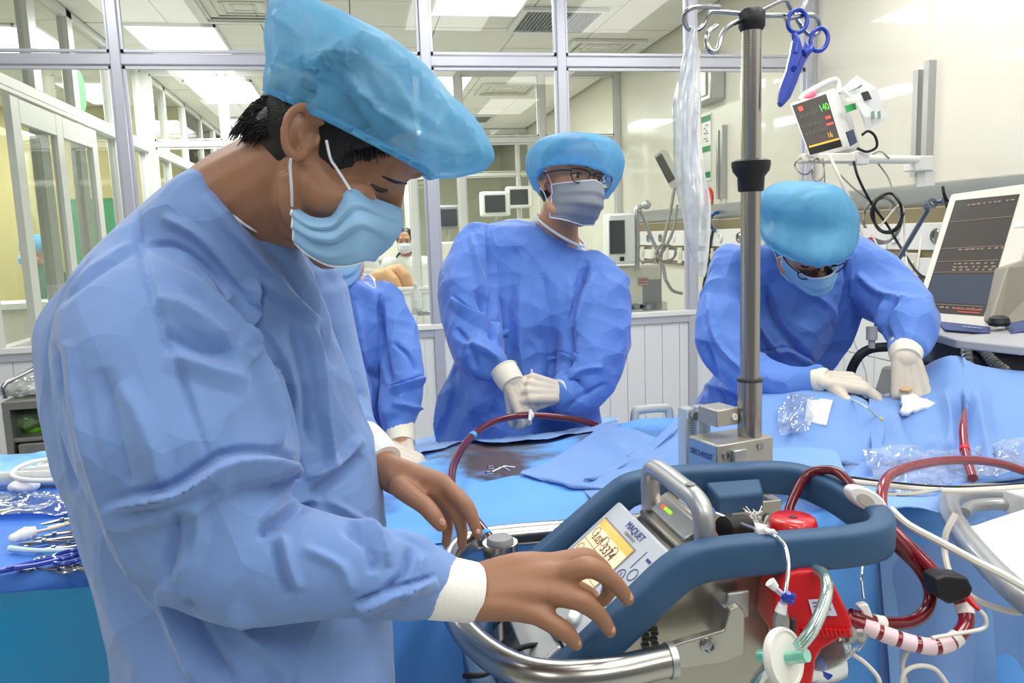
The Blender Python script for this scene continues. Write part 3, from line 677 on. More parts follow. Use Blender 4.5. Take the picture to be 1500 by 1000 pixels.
# eye and brow in profile
e = MB(); e.tube([W(544, 270, .772), W(556, 278, .768), W(567, 279, .775)], [.0012, .0026, .0014], 6); e.build('eyelash', LASH, fg)
e = MB(); e.tube([W(560, 258, .775), W(578, 266, .775), W(596, 269, .79)], [.0012, .0030, .0012], 6, flat=.6); e.build('eyebrow', HAIR, fg)
# cap
capR = [ring((402, 140), (628, 254), .85, .098, 2, 96), ring((394, 118), (680, 257), .85, .110, 0, 96, 1.8), ring((390, 92), (722, 229), .85, .118, 0, 96, 1.55), ring((393, 60), (676, 166), .85, .122, 0, 96, 1.75),
        ring((400, 28), (630, 104), .85, .115, 0, 96), ring((404, 9), (570, 62), .85, .09, 0, 96), ring((420, 4), (520, 32), .85, .055, 0, 96), ring((440, 6), (490, 20), .85, .02, 0, 96)]
cap, band = cloth_loft(capR, 'cap', CAPM_FG, fg, .014, 11, 5, pleat=(34, .045, 9), n=6, creases=[
    ('ridge', [(400, 20), (430, 40), (470, 90), (520, 62), (560, 70)], 12, .011), ('ridge', [(500, 100), (560, 170), (640, 210), (705, 228)], 12, .012),
    ('ridge', [(480, 110), (510, 95), (570, 60)], 10, .010), ('valley', [(425, 40), (460, 90), (465, 150)], 9, .010), ('ridge', [(560, 70), (610, 120), (660, 175), (708, 226)], 12, .010),
    ('valley', [(500, 125), (540, 185), (560, 200)], 10, .005), ('valley', [(590, 150), (640, 205), (690, 228)], 12, .005), ('ridge', [(433, 45), (418, 90), (415, 135)], 7, .005)])
rim(band, .0035, 'cap_elastic', CAPBAND, cap)
# mask
A = [[(427, 300, .782), (455, 318, .772), (484, 317, .772), (498, 294, .768), (513, 277, .768), (545, 290, .785), (577, 302, .825), (588, 308, .86)],
     [(428, 312, .78), (455, 330, .765), (486, 330, .762), (503, 312, .76), (520, 298, .762), (550, 308, .778), (581, 320, .822), (590, 324, .86)],
     [(429, 326, .778), (455, 342, .762), (488, 345, .758), (508, 330, .755), (528, 320, .757), (550, 328, .775), (578, 341, .82), (584, 345, .86)],
     [(430, 340, .78), (456, 356, .768), (486, 362, .762), (510, 350, .76), (530, 343, .763), (546, 348, .782), (562, 360, .822), (568, 364, .86)],
     [(432, 357, .785), (452, 374, .775), (480, 388, .768), (504, 390, .768), (522, 386, .775), (534, 382, .795), (542, 382, .825), (548, 382, .86)]]
G = np.array([[W(*p) for p in row] for row in A]); G = spline(G.reshape(5, -1), 6).reshape(-1, 8, 3); G = spline(G.transpose(1, 0, 2).reshape(8, -1), 6).reshape(-1, len(G), 3).transpose(1, 0, 2)
ny = G.shape[0]
for i in range(ny): G[i] += -CF*(.007*(((i/ny*3.3) % 1)-.5))
mm = MB(); mm.sheet(G); mask = mm.build('mask', MASK_BLUE, fg, angle=180, solid=.0016)
rim_ = MB(); rim_.tube(list(G[0]), .0014, 6, sm=1); rim_.build('mask_edge', MASK_BLUE, mask)
rim_ = MB(); rim_.tube(list(G[:, 0]), .0016, 6, sm=1); rim_.tube(list(G[-1]), .0011, 6, sm=1); rim_.build('mask_edge', TRIM, mask)
for P in ([(428, 302, .779), (427, 275, .765), (425, 245, .757), (426, 232, .752)], [(513, 278, .766), (503, 262, .768), (492, 245, .768), (484, 232, .764), (478, 205, .760)]):
    s = MB(); s.tube(px(P), .0014, 6); s.build('ear_loop', TRIM, mask)
# gown
T = [ring((288, 250), (424, 352), .885, .062, -8), ring((262, 262), (436, 372), .90, .085, -6), ring((205, 305), (455, 415), .93, .115), ring((150, 350), (476, 458), .95, .135), ring((98, 410), (494, 508), .97, .15),
     ring((66, 470), (512, 558), .98, .155), ring((74, 560), (528, 610), .98, .155), ring((95, 650), (546, 660), .98, .15), ring((128, 745), (556, 740), .98, .15), ring((165, 850), (560, 850), .98, .155),
     ring((186, 960), (563, 960), .98, .16), ring((190, 1150), (570, 1150), .98, .17), ring((185, 1450), (590, 1450), 1.0, .2), ring((180, 1760), (600, 1760), 1.05, .22)]
S1 = [(225, 420, .88, 100), (238, 500, .85, 136), (262, 590, .83, 146), (292, 680, .82, 140), (318, 762, .81, 122), (372, 812, .80, 98), (450, 832, .80, 82), (540, 842, .80, 70), (605, 852, .805, 62), (640, 858, .815, 50)]
S2 = [(440, 430, 1.10, 70), (480, 600, 1.12, 70), (515, 645, 1.05, 42), (540, 668, 1.02, 30)]
cr = [('valley', [(85, 459), (145, 412), (204, 371)], 10, .004), ('ridge', [(80, 450), (140, 402), (200, 362)], 12, .003), ('valley', [(206, 309), (208, 375), (235, 468), (270, 564), (305, 672)], 10, .0045),
      ('valley', [(208, 366), (261, 362), (314, 406), (332, 441)], 8, .005), ('step', [(376, 408), (372, 460), (371, 512)], 26, .012),
      ('ridge', [(217, 378), (314, 450), (376, 520), (398, 582), (411, 652)], 16, .012), ('valley', [(335, 440), (395, 520), (420, 590), (432, 660)], 18, .014),
      ('valley', [(240, 488), (300, 512), (345, 512)], 22, .010), ('ridge', [(225, 440), (290, 470), (355, 520), (371, 530)], 20, .008), ('ridge', [(240, 520), (300, 540), (370, 560)], 26, .007),
      ('ridge', [(446, 462), (466, 550), (478, 640), (482, 690)], 12, .010), ('valley', [(425, 470), (445, 560), (452, 660)], 16, .010), ('valley', [(323, 285), (400, 370), (470, 470), (495, 540)], 16, .008),
      ('ridge', [(300, 290), (380, 380), (450, 470)], 14, .007), ('ridge', [(240, 320), (300, 352), (360, 430)], 14, .006), ('ridge', [(380, 410), (430, 450), (480, 480)], 14, .007),
      ('step', [(166, 742), (254, 723), (300, 696), (342, 674), (412, 677), (426, 708)], 46, .016), ('valley', [(180, 752), (254, 738), (320, 712)], 20, .008), ('valley', [(262, 745), (255, 790), (249, 846)], 14, .008), ('ridge', [(285, 735), (290, 790), (262, 850)], 18, .007),
      ('valley', [(377, 786), (415, 760), (456, 732)], 12, .010), ('ridge', [(382, 768), (420, 742), (470, 728)], 12, .008), ('ridge', [(412, 782), (425, 830), (440, 868)], 12, .007), ('valley', [(400, 790), (412, 840), (425, 880)], 12, .006),
      ('step', [(518, 892), (570, 872), (645, 846)], 24, .012), ('ridge', [(470, 728), (520, 760), (560, 790), (570, 830)], 12, .008), ('valley', [(500, 770), (540, 800), (548, 840)], 12, .008), ('ridge', [(552, 760), (590, 780), (640, 800)], 10, .007),
      ('ridge', [(440, 800), (500, 830), (515, 870)], 14, .006), ('valley', [(600, 800), (590, 840), (560, 870)], 10, .007), ('ridge', [(620, 810), (610, 850), (590, 880)], 9, .006),
      ('valley', [(271, 872), (300, 930), (342, 1000)], 18, .012), ('ridge', [(240, 850), (262, 920), (300, 1000)], 18, .010), ('ridge', [(330, 890), (400, 960), (420, 1000)], 24, .010), ('valley', [(452, 725), (490, 700), (530, 666)], 14, .012), ('ridge', [(445, 700), (490, 680), (530, 640)], 14, .008),
      ('valley', [(88, 500), (95, 600), (120, 720)], 10, .010), ('ridge', [(105, 500), (125, 620), (165, 740), (215, 850), (250, 900)], 14, .006), ('ridge', [(180, 560), (220, 640), (240, 720)], 26, .006), ('valley', [(150, 540), (175, 640), (195, 730)], 22, .006)]
fgown = gown(T, [S1, S2], fg, GOWN, .0052, cr, .011, 4.2, 11, stretch=(1, 1, .6), sub=1, amp2=.0035)
# neckline binding
R0 = ring((285, 250), (426, 353), .885, .062, -8, 40); rim([R0[i] for i in range(40)], .0022, 'neck_binding', TRIM, fg)
# seams
for L in ([(85, 460), (145, 413), (204, 372)], [(207, 320), (208, 375), (235, 468), (270, 564), (304, 668)]): pass
# knitted cuffs
c1 = MB(); chain(c1, [(634, 858, .815, 46), (660, 862, .82, 44), (692, 867, .83, 42)], 28, ends=False); c1.build('cuff', KNIT, fg, solid=.002)
c2 = MB(); chain(c2, [(528, 650, 1.04, 36), (545, 665, 1.02, 34), (560, 680, 1.005, 31)], 24, ends=False); c2.build('cuff', KNIT, fg, solid=.002)

# ------------------------------------------------------------------ standing man in the middle
mid = thing('person', 'standing person in glasses and grey pleated mask holding a syringe at the tube', 'person', (W(770, 600, 2.25)[0], W(770, 600, 2.25)[1], 0))
b = MB(); FW = unit(-CF*.9+CR*.38-CUP*.10); hcm = W(839, 266, 2.2)
q, ax = head(b, hcm, FW, unit(CUP+CR*.20), 1.06)
D = 2.2
chain(b, [(828, 290, 2.24, 29), (818, 325, 2.27, 30), (812, 350, 2.3, 38)]); chain(b, [(790, 400, 2.36, 44), (775, 500, 2.36, 44), (765, 620, 2.36, 44)])
chain(b, [(700, 370, 2.3, 26), (680, 480, 2.2, 24), (720, 530, 2.08, 18), (745, 552, 2.04, 15)]); chain(b, [(865, 390, 2.3, 26), (880, 510, 2.2, 24), (840, 568, 2.1, 17), (820, 573, 2.06, 15)])
legs(b, W(770, 600, 2.3), -CF, .9, mid)
gl = MB()
for gb, gr in ((b, 0), (gl, .0016)):
    hand(gb, W(750, 556, 2.02), -CU*.85+CR*.5-CF*.1, -CF*.8+CR*.3, -1, curls=[(38, 45, 30), (45, 50, 30), (50, 55, 30), (55, 55, 30)], s=.93, grow=gr, thumb=(.8, .3, -.35), tcurl=12)
    hand(gb, W(818, 574, 2.05), -CR*.85+CU*.15-CF*.45, -CF*.7+CU*.3-CR*.2, 1, curls=[(55, 70, 30), (60, 75, 35), (65, 75, 35), (65, 75, 35)], s=1.0, grow=gr, thumb=(.75, .3, -.5), tcurl=10)
skin_mesh(b, mid, SKIN2, .004, 3)
V, N, F = fuse(gl.V, gl.F, .003, 2); make('gloves', V, F, GLOVE, mid, angle=180)
for L in ([(738, 542, 2.045, 20), (746, 555, 2.03, 19.5), (751, 563, 2.02, 18)], [(838, 572, 2.09, 21), (826, 573, 2.07, 20), (816, 574, 2.05, 18)]):
    g = MB(); chain(g, L, 20, ends=False); o = g.build('glove_cuff', GLOVE_CUFF, mid, solid=.002)
    p, r = P_(*L[0]); p2, r2 = P_(*L[1]); a_, b_ = frame(p2-p, (0, 0, 1)); rim([p+(a_*math.cos(t)+b_*math.sin(t))*r for t in np.linspace(0, 6.283, 20, endpoint=False)], .003, 'glove_roll', GLOVE_CUFF, o)
face_parts(q, ax, mid, 1.06)
hh = MB(); hh.ell(q(-.022, 0, .042), (.105, .0855, .088), ax, 20); hh.ell(q(-.055, 0, -.02), (.05, .07, .06), ax, 16); hm = hh.build('hair', HAIR, mid, angle=180)
cR = [ring((790, 262), (889, 274), 2.19, .105, 34, 72), ring((779, 264), (899, 278), 2.19, .125, 24, 72), ring((771, 246), (911, 256), 2.2, .14, 14, 72), ring((774, 222), (912, 232), 2.2, .145, 4, 72), ring((790, 206), (900, 209), 2.2, .13, 0, 72), ring((812, 198), (878, 199), 2.2, .08, 0, 72), ring((832, 196), (856, 196), 2.2, .03, 0, 72)]
cp, bd = cloth_loft(cR, 'cap', CAPM, mid, .006, 10, 8, pleat=(26, .05, 10), n=5); rim(bd, .003, 'cap_elastic', CAPBAND, cp)
def front_mask(q, ax, root, m, s=1., edge=TRIM, droop=0):
    rows = []
    for i, v in enumerate(np.linspace(0, 1, 19)):
        z = -.006-.112*v; row = []
        for u_ in np.linspace(-1, 1, 21):
            y = .071*u_*(1-.10*v); k = 1-abs(u_)**3.0
            x = .040+k*(.084-.05*max(0, v-.55)*1.6+.012*math.sin(v*3.1))-.012*abs(u_)+(.008*(((v*3.4) % 1)-.5))
            row.append(q(x, y, z-.016*abs(u_)*(1-v)+.012*abs(u_)*v))
        rows.append(row)
    mb = MB(); mb.sheet(np.array(rows)); mk = mb.build('mask', m, root, angle=180, solid=.0018)
    for rr in (rows[0], rows[-1]): mb = MB(); mb.tube(rr, .0022*s, 6, sm=1); mb.build('mask_edge', edge, mk)
    for k in (-1, 1):
        e = 0 if k < 0 else -1
        mb = MB(); mb.tube([r[e] for r in rows], .0022*s, 6, sm=1); mb.build('mask_edge', edge, mk)
        mb = MB(); mb.tube([rows[0][e], q(.0, .082*k, .012), q(-.016, .094*k, .014)], .0014, 6); mb.tube([rows[-1][e], q(.008, .078*k, -.05), q(-.01, .088*k, -.03)], .0014, 6); mb.build('ear_loop', edge, mk)
    return mk
def glasses(q, root, s=1., z=0.002, lensx=.108):
    t = MB(); g = MB()
    for k in (-1, 1):
        o = [q(lensx-abs(a)*.25, k*(.032+a), z+b_) for a, b_ in ((-.024, .013), (0, .016), (.024, .014), (.027, .002), (.018, -.016), (0, -.019), (-.018, -.015), (-.025, 0))]
        S = spline(o, 3, True); t.tube(list(S), .0015, 6, True, 1); c = S.mean(0)
        g.add(list(S)+[c], [(i, (i+1) % len(S), len(S)) for i in range(len(S))])
        t.tube([q(lensx-.008, k*.058, z+.010), q(.06, k*.076, z+.010), q(-.01, k*.086, z+.006)], .0016, 6)
    t.tube([q(lensx, -.008, z+.006), q(lensx+.004, 0, z+.009), q(lensx, .008, z+.006)], .0014, 6)
    o = t.build('spectacles', FRAME_M, root); g.build('lens', LENS, o)
front_mask(q, ax, mid, MASK_GREY); glasses(q, mid, z=.0)
T = [ring((786, 318), (854, 358), 2.28, .08, -8), ring((742, 318), (866, 366), 2.3, .10), ring((700, 330), (880, 380), 2.32, .125), ring((680, 370), (888, 400), 2.33, .135), ring((672, 430), (884, 440), 2.33, .14), ring((676, 500), (876, 500), 2.33, .14),
     ring((668, 560), (868, 560), 2.33, .145), ring((652, 625), (870, 625), 2.34, .15), ring((640, 740), (880, 740), 2.34, .17), ring((630, 880), (890, 880), 2.34, .18)]
SL = [(700, 358, 2.28, 36), (684, 420, 2.22, 42), (688, 480, 2.16, 44), (706, 522, 2.1, 38), (728, 540, 2.06, 26), (738, 546, 2.05, 19)]
SR_ = [(866, 388, 2.28, 34), (874, 440, 2.24, 36), (868, 505, 2.18, 38), (858, 552, 2.12, 42), (846, 574, 2.1, 34), (836, 574, 2.09, 23)]
cr = [('step', [(655, 432), (690, 455), (725, 475), (742, 500)], 16, .018), ('valley', [(700, 420), (716, 470), (722, 500)], 7, .016), ('ridge', [(690, 340), (702, 400), (720, 450)], 8, .012), ('valley', [(715, 330), (718, 400), (722, 480)], 7, .016),
      ('ridge', [(680, 500), (710, 515), (735, 530)], 8, .012), ('valley', [(665, 480), (690, 505), (700, 540)], 7, .012), ('valley', [(858, 380), (850, 450), (835, 520), (822, 545)], 9, .022), ('ridge', [(870, 400), (862, 450), (850, 500)], 8, .012),
      ('ridge', [(770, 360), (762, 480), (775, 600)], 16, .012), ('valley', [(795, 400), (805, 500), (800, 600)], 14, .014), ('ridge', [(820, 560), (850, 545), (880, 540)], 8, .012), ('valley', [(830, 590), (860, 575), (885, 560)], 6, .01), ('step', [(800, 525), (830, 520), (850, 522)], 8, .012), ('ridge', [(830, 400), (825, 460), (815, 520)], 9, .008)]
gown(T, [SL, SR_], mid, GOWN_FAR, .0075, cr, .036, 4.0, 21, stretch=(1, 1, .6), sub=1, amp2=.008)
R0 = ring((785, 316), (856, 358), 2.27, .09, -10, 40); rim(R0, .004, 'neck_binding', TRIM, mid)
sy = thing('syringe', 'small white syringe tip held between gloved fingers at the dark red tube', 'syringe', W(780, 560, 1.98))
m = MB(); m.cyl(W(779, 541, 2.07), W(777, 590, 2.03), .0036); m.build('barrel', mat('clear_plastic_solid', 'dfe6ea', .15, trans=.5), sy); m = MB(); m.cyl(W(777, 600, 1.93), W(776, 616, 1.92), .0045); m.build('hub', M_white, sy)

# ------------------------------------------------------------------ person half hidden behind the nearest one
p2 = thing('person', 'gowned person half hidden behind the nearest man, only chest, arm and glove showing', 'person', (W(490, 600, 2.0)[0], W(490, 600, 2.0)[1], 0))
b = MB(); FW = unit(-CF*.7+CR*.2-CUP*.45); q, ax = head(b, W(486, 345, 1.93), FW, CUP, 1.02)
chain(b, [(492, 370, 1.97, 28), (498, 400, 2.0, 30), (500, 425, 2.0, 40)]); chain(b, [(500, 470, 2.07, 44), (500, 700, 2.09, 44)])
chain(b, [(560, 450, 2.02, 16), (593, 540, 1.95, 15), (590, 610, 1.89, 15), (588, 640, 1.84, 15)]); chain(b, [(430, 450, 2.0, 16), (424, 560, 1.95, 16), (510, 645, 1.83, 14), (560, 655, 1.76, 14)])
legs(b, W(490, 600, 2.05), -CF, .88, p2)
gl = MB()
for gb, gr in ((b, 0), (gl, .0016)):
    hand(gb, W(586, 640, 1.84), -CU*.8-CF*.5+CR*.05, -CF*.6+CU*.6, -1, (35, 40, 25), s=.95, grow=gr)
    hand(gb, W(560, 655, 1.76), CR*.8-CU*.4, -CF*.3+CU*.9, 1, (30, 40, 25), s=.95, grow=gr)
skin_mesh(b, p2, SKIN2, .0045, 3); V, N, F = fuse(gl.V, gl.F, .003, 2); make('gloves', V, F, GLOVE, p2, angle=180)
g = MB(); chain(g, [(586, 628, 1.87, 22), (587, 638, 1.855, 21), (588, 650, 1.84, 20)], 20, ends=False); g.build('glove_cuff', GLOVE_CUFF, p2, solid=.002)
face_parts(q, ax, p2, 1.02); hh = MB(); hh.ell(q(-.022, 0, .042), (.105, .0855, .088), ax, 20); hh.build('hair', HAIR, p2, angle=180); front_mask(q, ax, p2, MASK_BLUE)
cR = [ring((448, 338), (525, 338), 1.93, .10, 18, 48), ring((430, 320), (545, 320), 1.93, .13, 8, 48), ring((434, 288), (539, 288), 1.93, .13, 0, 48), ring((446, 266), (527, 266), 1.93, .10, 0, 48), ring((470, 256), (505, 256), 1.93, .04, 0, 48)]
cp, bd = cloth_loft(cR, 'cap', CAPM, p2, .006, 10, 8, pleat=(20, .04, 6), n=4)
T = [ring((462, 408), (546, 412), 2.0, .085, -6), ring((440, 410), (562, 420), 2.0, .11), ring((420, 425), (585, 432), 2.02, .13), ring((412, 480), (582, 490), 2.03, .14), ring((410, 560), (578, 560), 2.03, .14), ring((405, 640), (580, 640), 2.03, .15), ring((395, 760), (590, 760), 2.03, .17), ring((390, 900), (600, 900), 2.03, .18)]
SL = [(560, 440, 2.0, 30), (582, 485, 1.97, 28), (592, 540, 1.93, 32), (590, 585, 1.90, 34), (587, 618, 1.88, 28), (586, 634, 1.86, 23)]
cr = [('valley', [(556, 430), (560, 500), (572, 560)], 8, .02), ('ridge', [(520, 440), (530, 520), (540, 600)], 10, .012), ('step', [(570, 570), (600, 560), (622, 552)], 12, .014), ('ridge', [(575, 590), (600, 595), (625, 600)], 7, .012), ('valley', [(500, 450), (520, 520), (550, 560)], 10, .012), ('valley', [(575, 500), (598, 520), (612, 545)], 6, .010)]
gown(T, [SL, [(430, 450, 2.0, 30), (425, 560, 1.95, 34), (500, 640, 1.84, 26), (540, 652, 1.78, 20)]], p2, GOWN_FAR, .0075, cr, .030, 4.4, 33, sub=1, amp2=.008)
R0 = ring((461, 408), (547, 413), 2.0, .09, -8, 40); rim(R0, .004, 'neck_binding', TRIM, p2)
m = MB(); m.tube([W(528, 408, 1.9), W(540, 402, 1.9), (W(548, 412, 1.88)), W(549, 422, 1.88), W(535, 414, 1.88)], .002, 6); m.build('tie', TRIM, p2)

# ------------------------------------------------------------------ person bending over the patient's head
p3 = thing('person', 'bending person in blue cap and black glasses working at the head of the bed', 'person', (W(1130, 560, 2.25)[0], W(1130, 560, 2.25)[1], 0))
b = MB(); FW = unit(-CF*.55+CR*.12-CUP*.85); UPH = unit(-CF*.6+CUP*.6-CR*.15); q, ax = head(b, W(1184, 346, 1.92), FW, unit(CUP*.75-CF*.55-CR*.2), .97, cran=((-.008, 0, .022), (.092, .076, .08)))
chain(b, [(1180, 350, 1.98, 30), (1165, 355, 2.08, 34), (1150, 385, 2.15, 42)]); chain(b, [(1140, 430, 2.2, 45), (1120, 520, 2.26, 45), (1105, 640, 2.34, 45)])
chain(b, [(1070, 400, 2.12, 28), (1070, 510, 2.02, 24), (1150, 555, 1.9, 18), (1200, 556, 1.85, 15)]); chain(b, [(1250, 390, 2.1, 28), (1325, 450, 1.98, 24), (1330, 500, 1.88, 18), (1328, 520, 1.84, 15)])
legs(b, W(1110, 600, 2.3), -CF, .85, p3)
gl = MB()
for gb, gr in ((b, 0), (gl, .0016)):
    hand(gb, W(1327, 524, 1.83), -CU*.9+CR*.12-CF*.05, -CF*.85-CR*.1, 1, curls=[(30, 55, 30), (35, 60, 30), (38, 60, 35), (40, 60, 35)], s=1.05, grow=gr, thumb=(.75, .35, -.4))
    hand(gb, W(1205, 556, 1.84), CR*.95-CU*.1, CU*.8-CF*.4, -1, (30, 35, 25), s=1.0, grow=gr)
skin_mesh(b, p3, SKIN2, .0045, 3); V, N, F = fuse(gl.V, gl.F, .003, 2); make('gloves', V, F, GLOVE, p3, angle=180)
for L in ([(1327, 508, 1.87, 24), (1327, 516, 1.85, 23), (1327, 526, 1.83, 20)], [(1190, 556, 1.87, 20), (1200, 556, 1.85, 19), (1210, 557, 1.84, 17)]): g = MB(); chain(g, L, 20, ends=False); g.build('glove_cuff', GLOVE_CUFF, p3, solid=.002)
face_parts(q, ax, p3, 1.05, shut=True); front_mask(q, ax, p3, MASK_BLUE); glasses(q, p3, z=.0)
hh = MB(); hh.ell(q(-.014, 0, .028), (.092, .080, .080), ax, 20); hh.build('hair', HAIR, p3, angle=180)
cR = [ring((1118, 350), (1238, 352), 1.9, .11, -34, 72), ring((1112, 335), (1248, 338), 1.9, .13, -40, 72), ring((1110, 315), (1253, 318), 1.92, .14, -24, 72), ring((1113, 298), (1245, 294), 1.91, .145, -14, 72), ring((1128, 281), (1230, 278), 1.90, .13, -8, 72), ring((1150, 271), (1212, 268), 1.90, .09, -4, 72), ring((1172, 267), (1192, 266), 1.90, .03, 0, 72)]
cp, bd = cloth_loft(cR, 'cap', veil('blue_cap_veil_dense', '6cbae2', .92, .5, 50), p3, .012, 9, 14, pleat=(24, .03, 8), n=5); rim(bd, .003, 'cap_elastic', CAPBAND, cp)
T = [ring((1105, 362), (1245, 368), 2.08, .10), ring((1062, 372), (1262, 376), 2.12, .13), ring((1040, 395), (1262, 400), 2.15, .15), ring((1036, 430), (1255, 440), 2.18, .16), ring((1040, 480), (1232, 490), 2.2, .16), ring((1040, 540), (1200, 545), 2.22, .155),
     ring((1022, 590), (1190, 590), 2.26, .16), ring((1010, 660), (1190, 660), 2.3, .17), ring((1000, 760), (1200, 760), 2.3, .18), ring((995, 880), (1205, 880), 2.3, .19)]
SL = [(1070, 400, 2.12, 36), (1058, 460, 2.05, 38), (1068, 520, 1.98, 40), (1105, 552, 1.93, 36), (1150, 560, 1.89, 26), (1188, 557, 1.87, 19)]
SR_ = [(1240, 385, 2.1, 34), (1278, 418, 2.05, 36), (1315, 452, 1.98, 36), (1334, 480, 1.92, 36), (1335, 500, 1.88, 30), (1328, 512, 1.86, 24)]
cr = [('valley', [(1120, 420), (1140, 480), (1190, 530)], 10, .02), ('ridge', [(1095, 400), (1112, 470), (1150, 530)], 10, .016), ('step', [(1110, 520), (1150, 512), (1190, 530), (1200, 550)], 12, .014), ('valley', [(1240, 380), (1238, 430), (1225, 470)], 8, .018), ('ridge', [(1180, 420), (1215, 450), (1225, 470)], 10, .010),
      ('ridge', [(1300, 440), (1290, 480), (1300, 500)], 8, .012), ('valley', [(1320, 435), (1300, 470), (1310, 500)], 7, .012), ('ridge', [(1255, 400), (1290, 430), (1335, 445)], 8, .01), ('ridge', [(1040, 430), (1050, 500), (1090, 545)], 9, .012), ('valley', [(1030, 500), (1045, 560), (1060, 600)], 8, .014), ('ridge', [(1020, 560), (1060, 570), (1110, 590)], 8, .010)]
gown(T, [SL, SR_], p3, GOWN_FAR, .0075, cr, .034, 4.2, 47, sub=1, amp2=.008)
# ================================================================== THE CONSOLE AND ITS POLE
BLUE_R = mat('slate_blue_bumper', '2f5478', .5, bump=(500, .15, .0004), vary=(9, '2b4e72', .3))
RED = mat('glossy_red_plastic', 'c8141c', .28, coat=.4)
BLOOD = mat('blood_filled_tube', '4c0b15', .22, coat=.5, vary=(20, '6e1220', .3))
BLOOD2 = mat('bright_blood_tube', '8a1a2a', .22, coat=.5, vary=(20, '7a1424', .3))
CLEAR = glassy('clear_tube', 'e4ecea', 1.6, .02, ('dfe9e6', .08))
TEAL = glassy('clear_teal_tube', 'b8e0d6', 1.6, .02, ('9fcfc2', .2))
TEALS = mat('teal_connector', '6fcdb4', .3, trans=.3)
WHITE_T = mat('white_cable', 'd9d6cc', .45)
BLUE_P = mat('cobalt_plastic', '1d3fae', .3, coat=.3)
def vert(x, y, py):
    a, b = 0., 4.
    for _ in range(40):
        c = (a+b)/2
        if proj((x, y, c))[1] > py: a = c
        else: b = c
    return np.array([x, y, (a+b)/2])
def A_(*v): return np.array(v, float)
con = thing('console', 'steel heart lung console with blue bumper rail, tilted orange screen and silver handle', 'machine', (.42, .95, .62))
YN, YB = .835, 1.085
prof = [(a*math.cos(t)*(1-.12*abs(math.sin(2*t))**.5*0), b_*math.sin(t)) for t in np.linspace(0, 2*math.pi, 20, endpoint=False) for a, b_ in ((.0175, .0215),)]
prof = [(.0165*math.copysign(abs(math.cos(t))**.42, math.cos(t)), .0235*math.copysign(abs(math.sin(t))**.42, math.sin(t))) for t in np.linspace(0, 2*math.pi, 28, endpoint=False)]
path = [A_(.13, YN, .875), A_(.19, YN, .920), A_(.237, YN, .957), A_(.30, YN, 1.008), A_(.345, YN, 1.044), A_(.375, YN, 1.056), A_(.42, YN-.002, 1.059), A_(.50, YN-.008, 1.059), A_(.575, YN-.012, 1.059), A_(.618, YN, 1.059), A_(.645, .875, 1.059), A_(.652, .93, 1.06), A_(.65, .985, 1.064),
        A_(.635, 1.035, 1.068), A_(.60, 1.062, 1.07), A_(.52, 1.075, 1.07), A_(.44, YB, 1.07), A_(.385, YB, 1.066), A_(.355, YB, 1.05), A_(.30, YB, 1.01), A_(.24, YB, .965), A_(.18, YB, .92), A_(.13, YB, .88)]
m = MB(); m.tube(path, 1, sm=4, prof=prof, up=(0, 0, 1)); m.build('bumper_rail', BLUE_R, con, angle=180)
m = MB(); m.tube([A_(.15, YN, .89), A_(.128, .90, .872), A_(.125, .96, .87), A_(.128, 1.03, .872), A_(.15, YB, .89)], 1, sm=5, prof=prof); m.build('bumper_rail', BLUE_R, con, angle=180)
# catch on the back rail
m = MB(); m.prism([A_(.485, 1.05, 1.078), A_(.57, 1.045, 1.078), A_(.563, 1.02, 1.062), A_(.492, 1.022, 1.062)], (0, .002, -.028)); m.build('rail_catch', BLUE_R, con, bevel=.004)
# housing: steel block with sloped front
def side(y): return [A_(.165, y, .62), A_(.485, y, .62), A_(.485, y, 1.040), A_(.395, y, 1.040), A_(.352, y, 1.010), A_(.165, y, .862)]
m = MB(); m.prism(side(.862), (0, .20, 0)); m.build('housing', mat('satin_steel', 'b3ada0', .33, .85, vary=(5, 'a8a498', .35), bump=(40, .05, .001)), con, smooth=False, bevel=.004)
m = MB(); m.prism([A_(.485, .868, .62), A_(.545, .868, .62), A_(.55, .868, .93), A_(.52, .868, 1.03), A_(.485, .868, 1.035)], (0, .17, 0)); m.build('side_cover', mat('pale_steel', 'cfccc4', .35, .5), con, smooth=False, bevel=.006)
m = MB(); m.box((.400, .955, 1.056), (.055, .15, .024), (A_(.85, 0, .5), A_(0, 1, 0), A_(-.5, 0, .85))); hs = m.build('top_cover', mat('warm_steel', 'bdb5a6', .3, .8), con, bevel=.006)
# slope frame: origin at the slope top, down-slope axis s, panel right axis r (towards the camera)
SU = unit(A_(.78, 0, .625)); SRt = A_(0, -1, 0); SN = unit(np.cross(SRt, SU)); SO = A_(.365, .965, 1.041)+SN*.018
def sp(a, b_, n=0): return SO+SRt*a+SU*b_+SN*n     # a: to the right of the panel, b: up
if SN[2] < 0: SN = -SN; SO = A_(.365, .965, 1.041)+SN*.018
def spbox(mb, a, b_, w_, h_, t=.002, n=0): return mb.box(sp(a, b_, n), (w_, h_, t), (SRt, SU, SN))
PANEL = mat('grey_blue_panel', 'c6ccd2', .4)
sh = -.085
m = MB(); m.box(sp(0, sh, -.004), (.196, .175, .012), (SRt, SU, SN)); pn = m.build('display_panel', PANEL, con, bevel=.004)
SCR = mat('screen_amber_pale', 'f3cfa6', .3, emit=.75, emitcol='f6cfa4'); SCRO = mat('screen_orange_bar', 'f0a63c', .3, emit=.8, emitcol='f0a338'); INK = mat('screen_ink', '4b3b3b', .4); INKB = mat('blue_print', '27408c', .5)
m = MB(); spbox(m, -.022, sh+.002, .124, .112, .001, .0026); m.build('screen_bezel', M_grey, pn, smooth=False)
m = MB(); spbox(m, -.022, sh+.002, .118, .106, .001, .0032); scr = m.build('screen', SCR, pn, smooth=False)
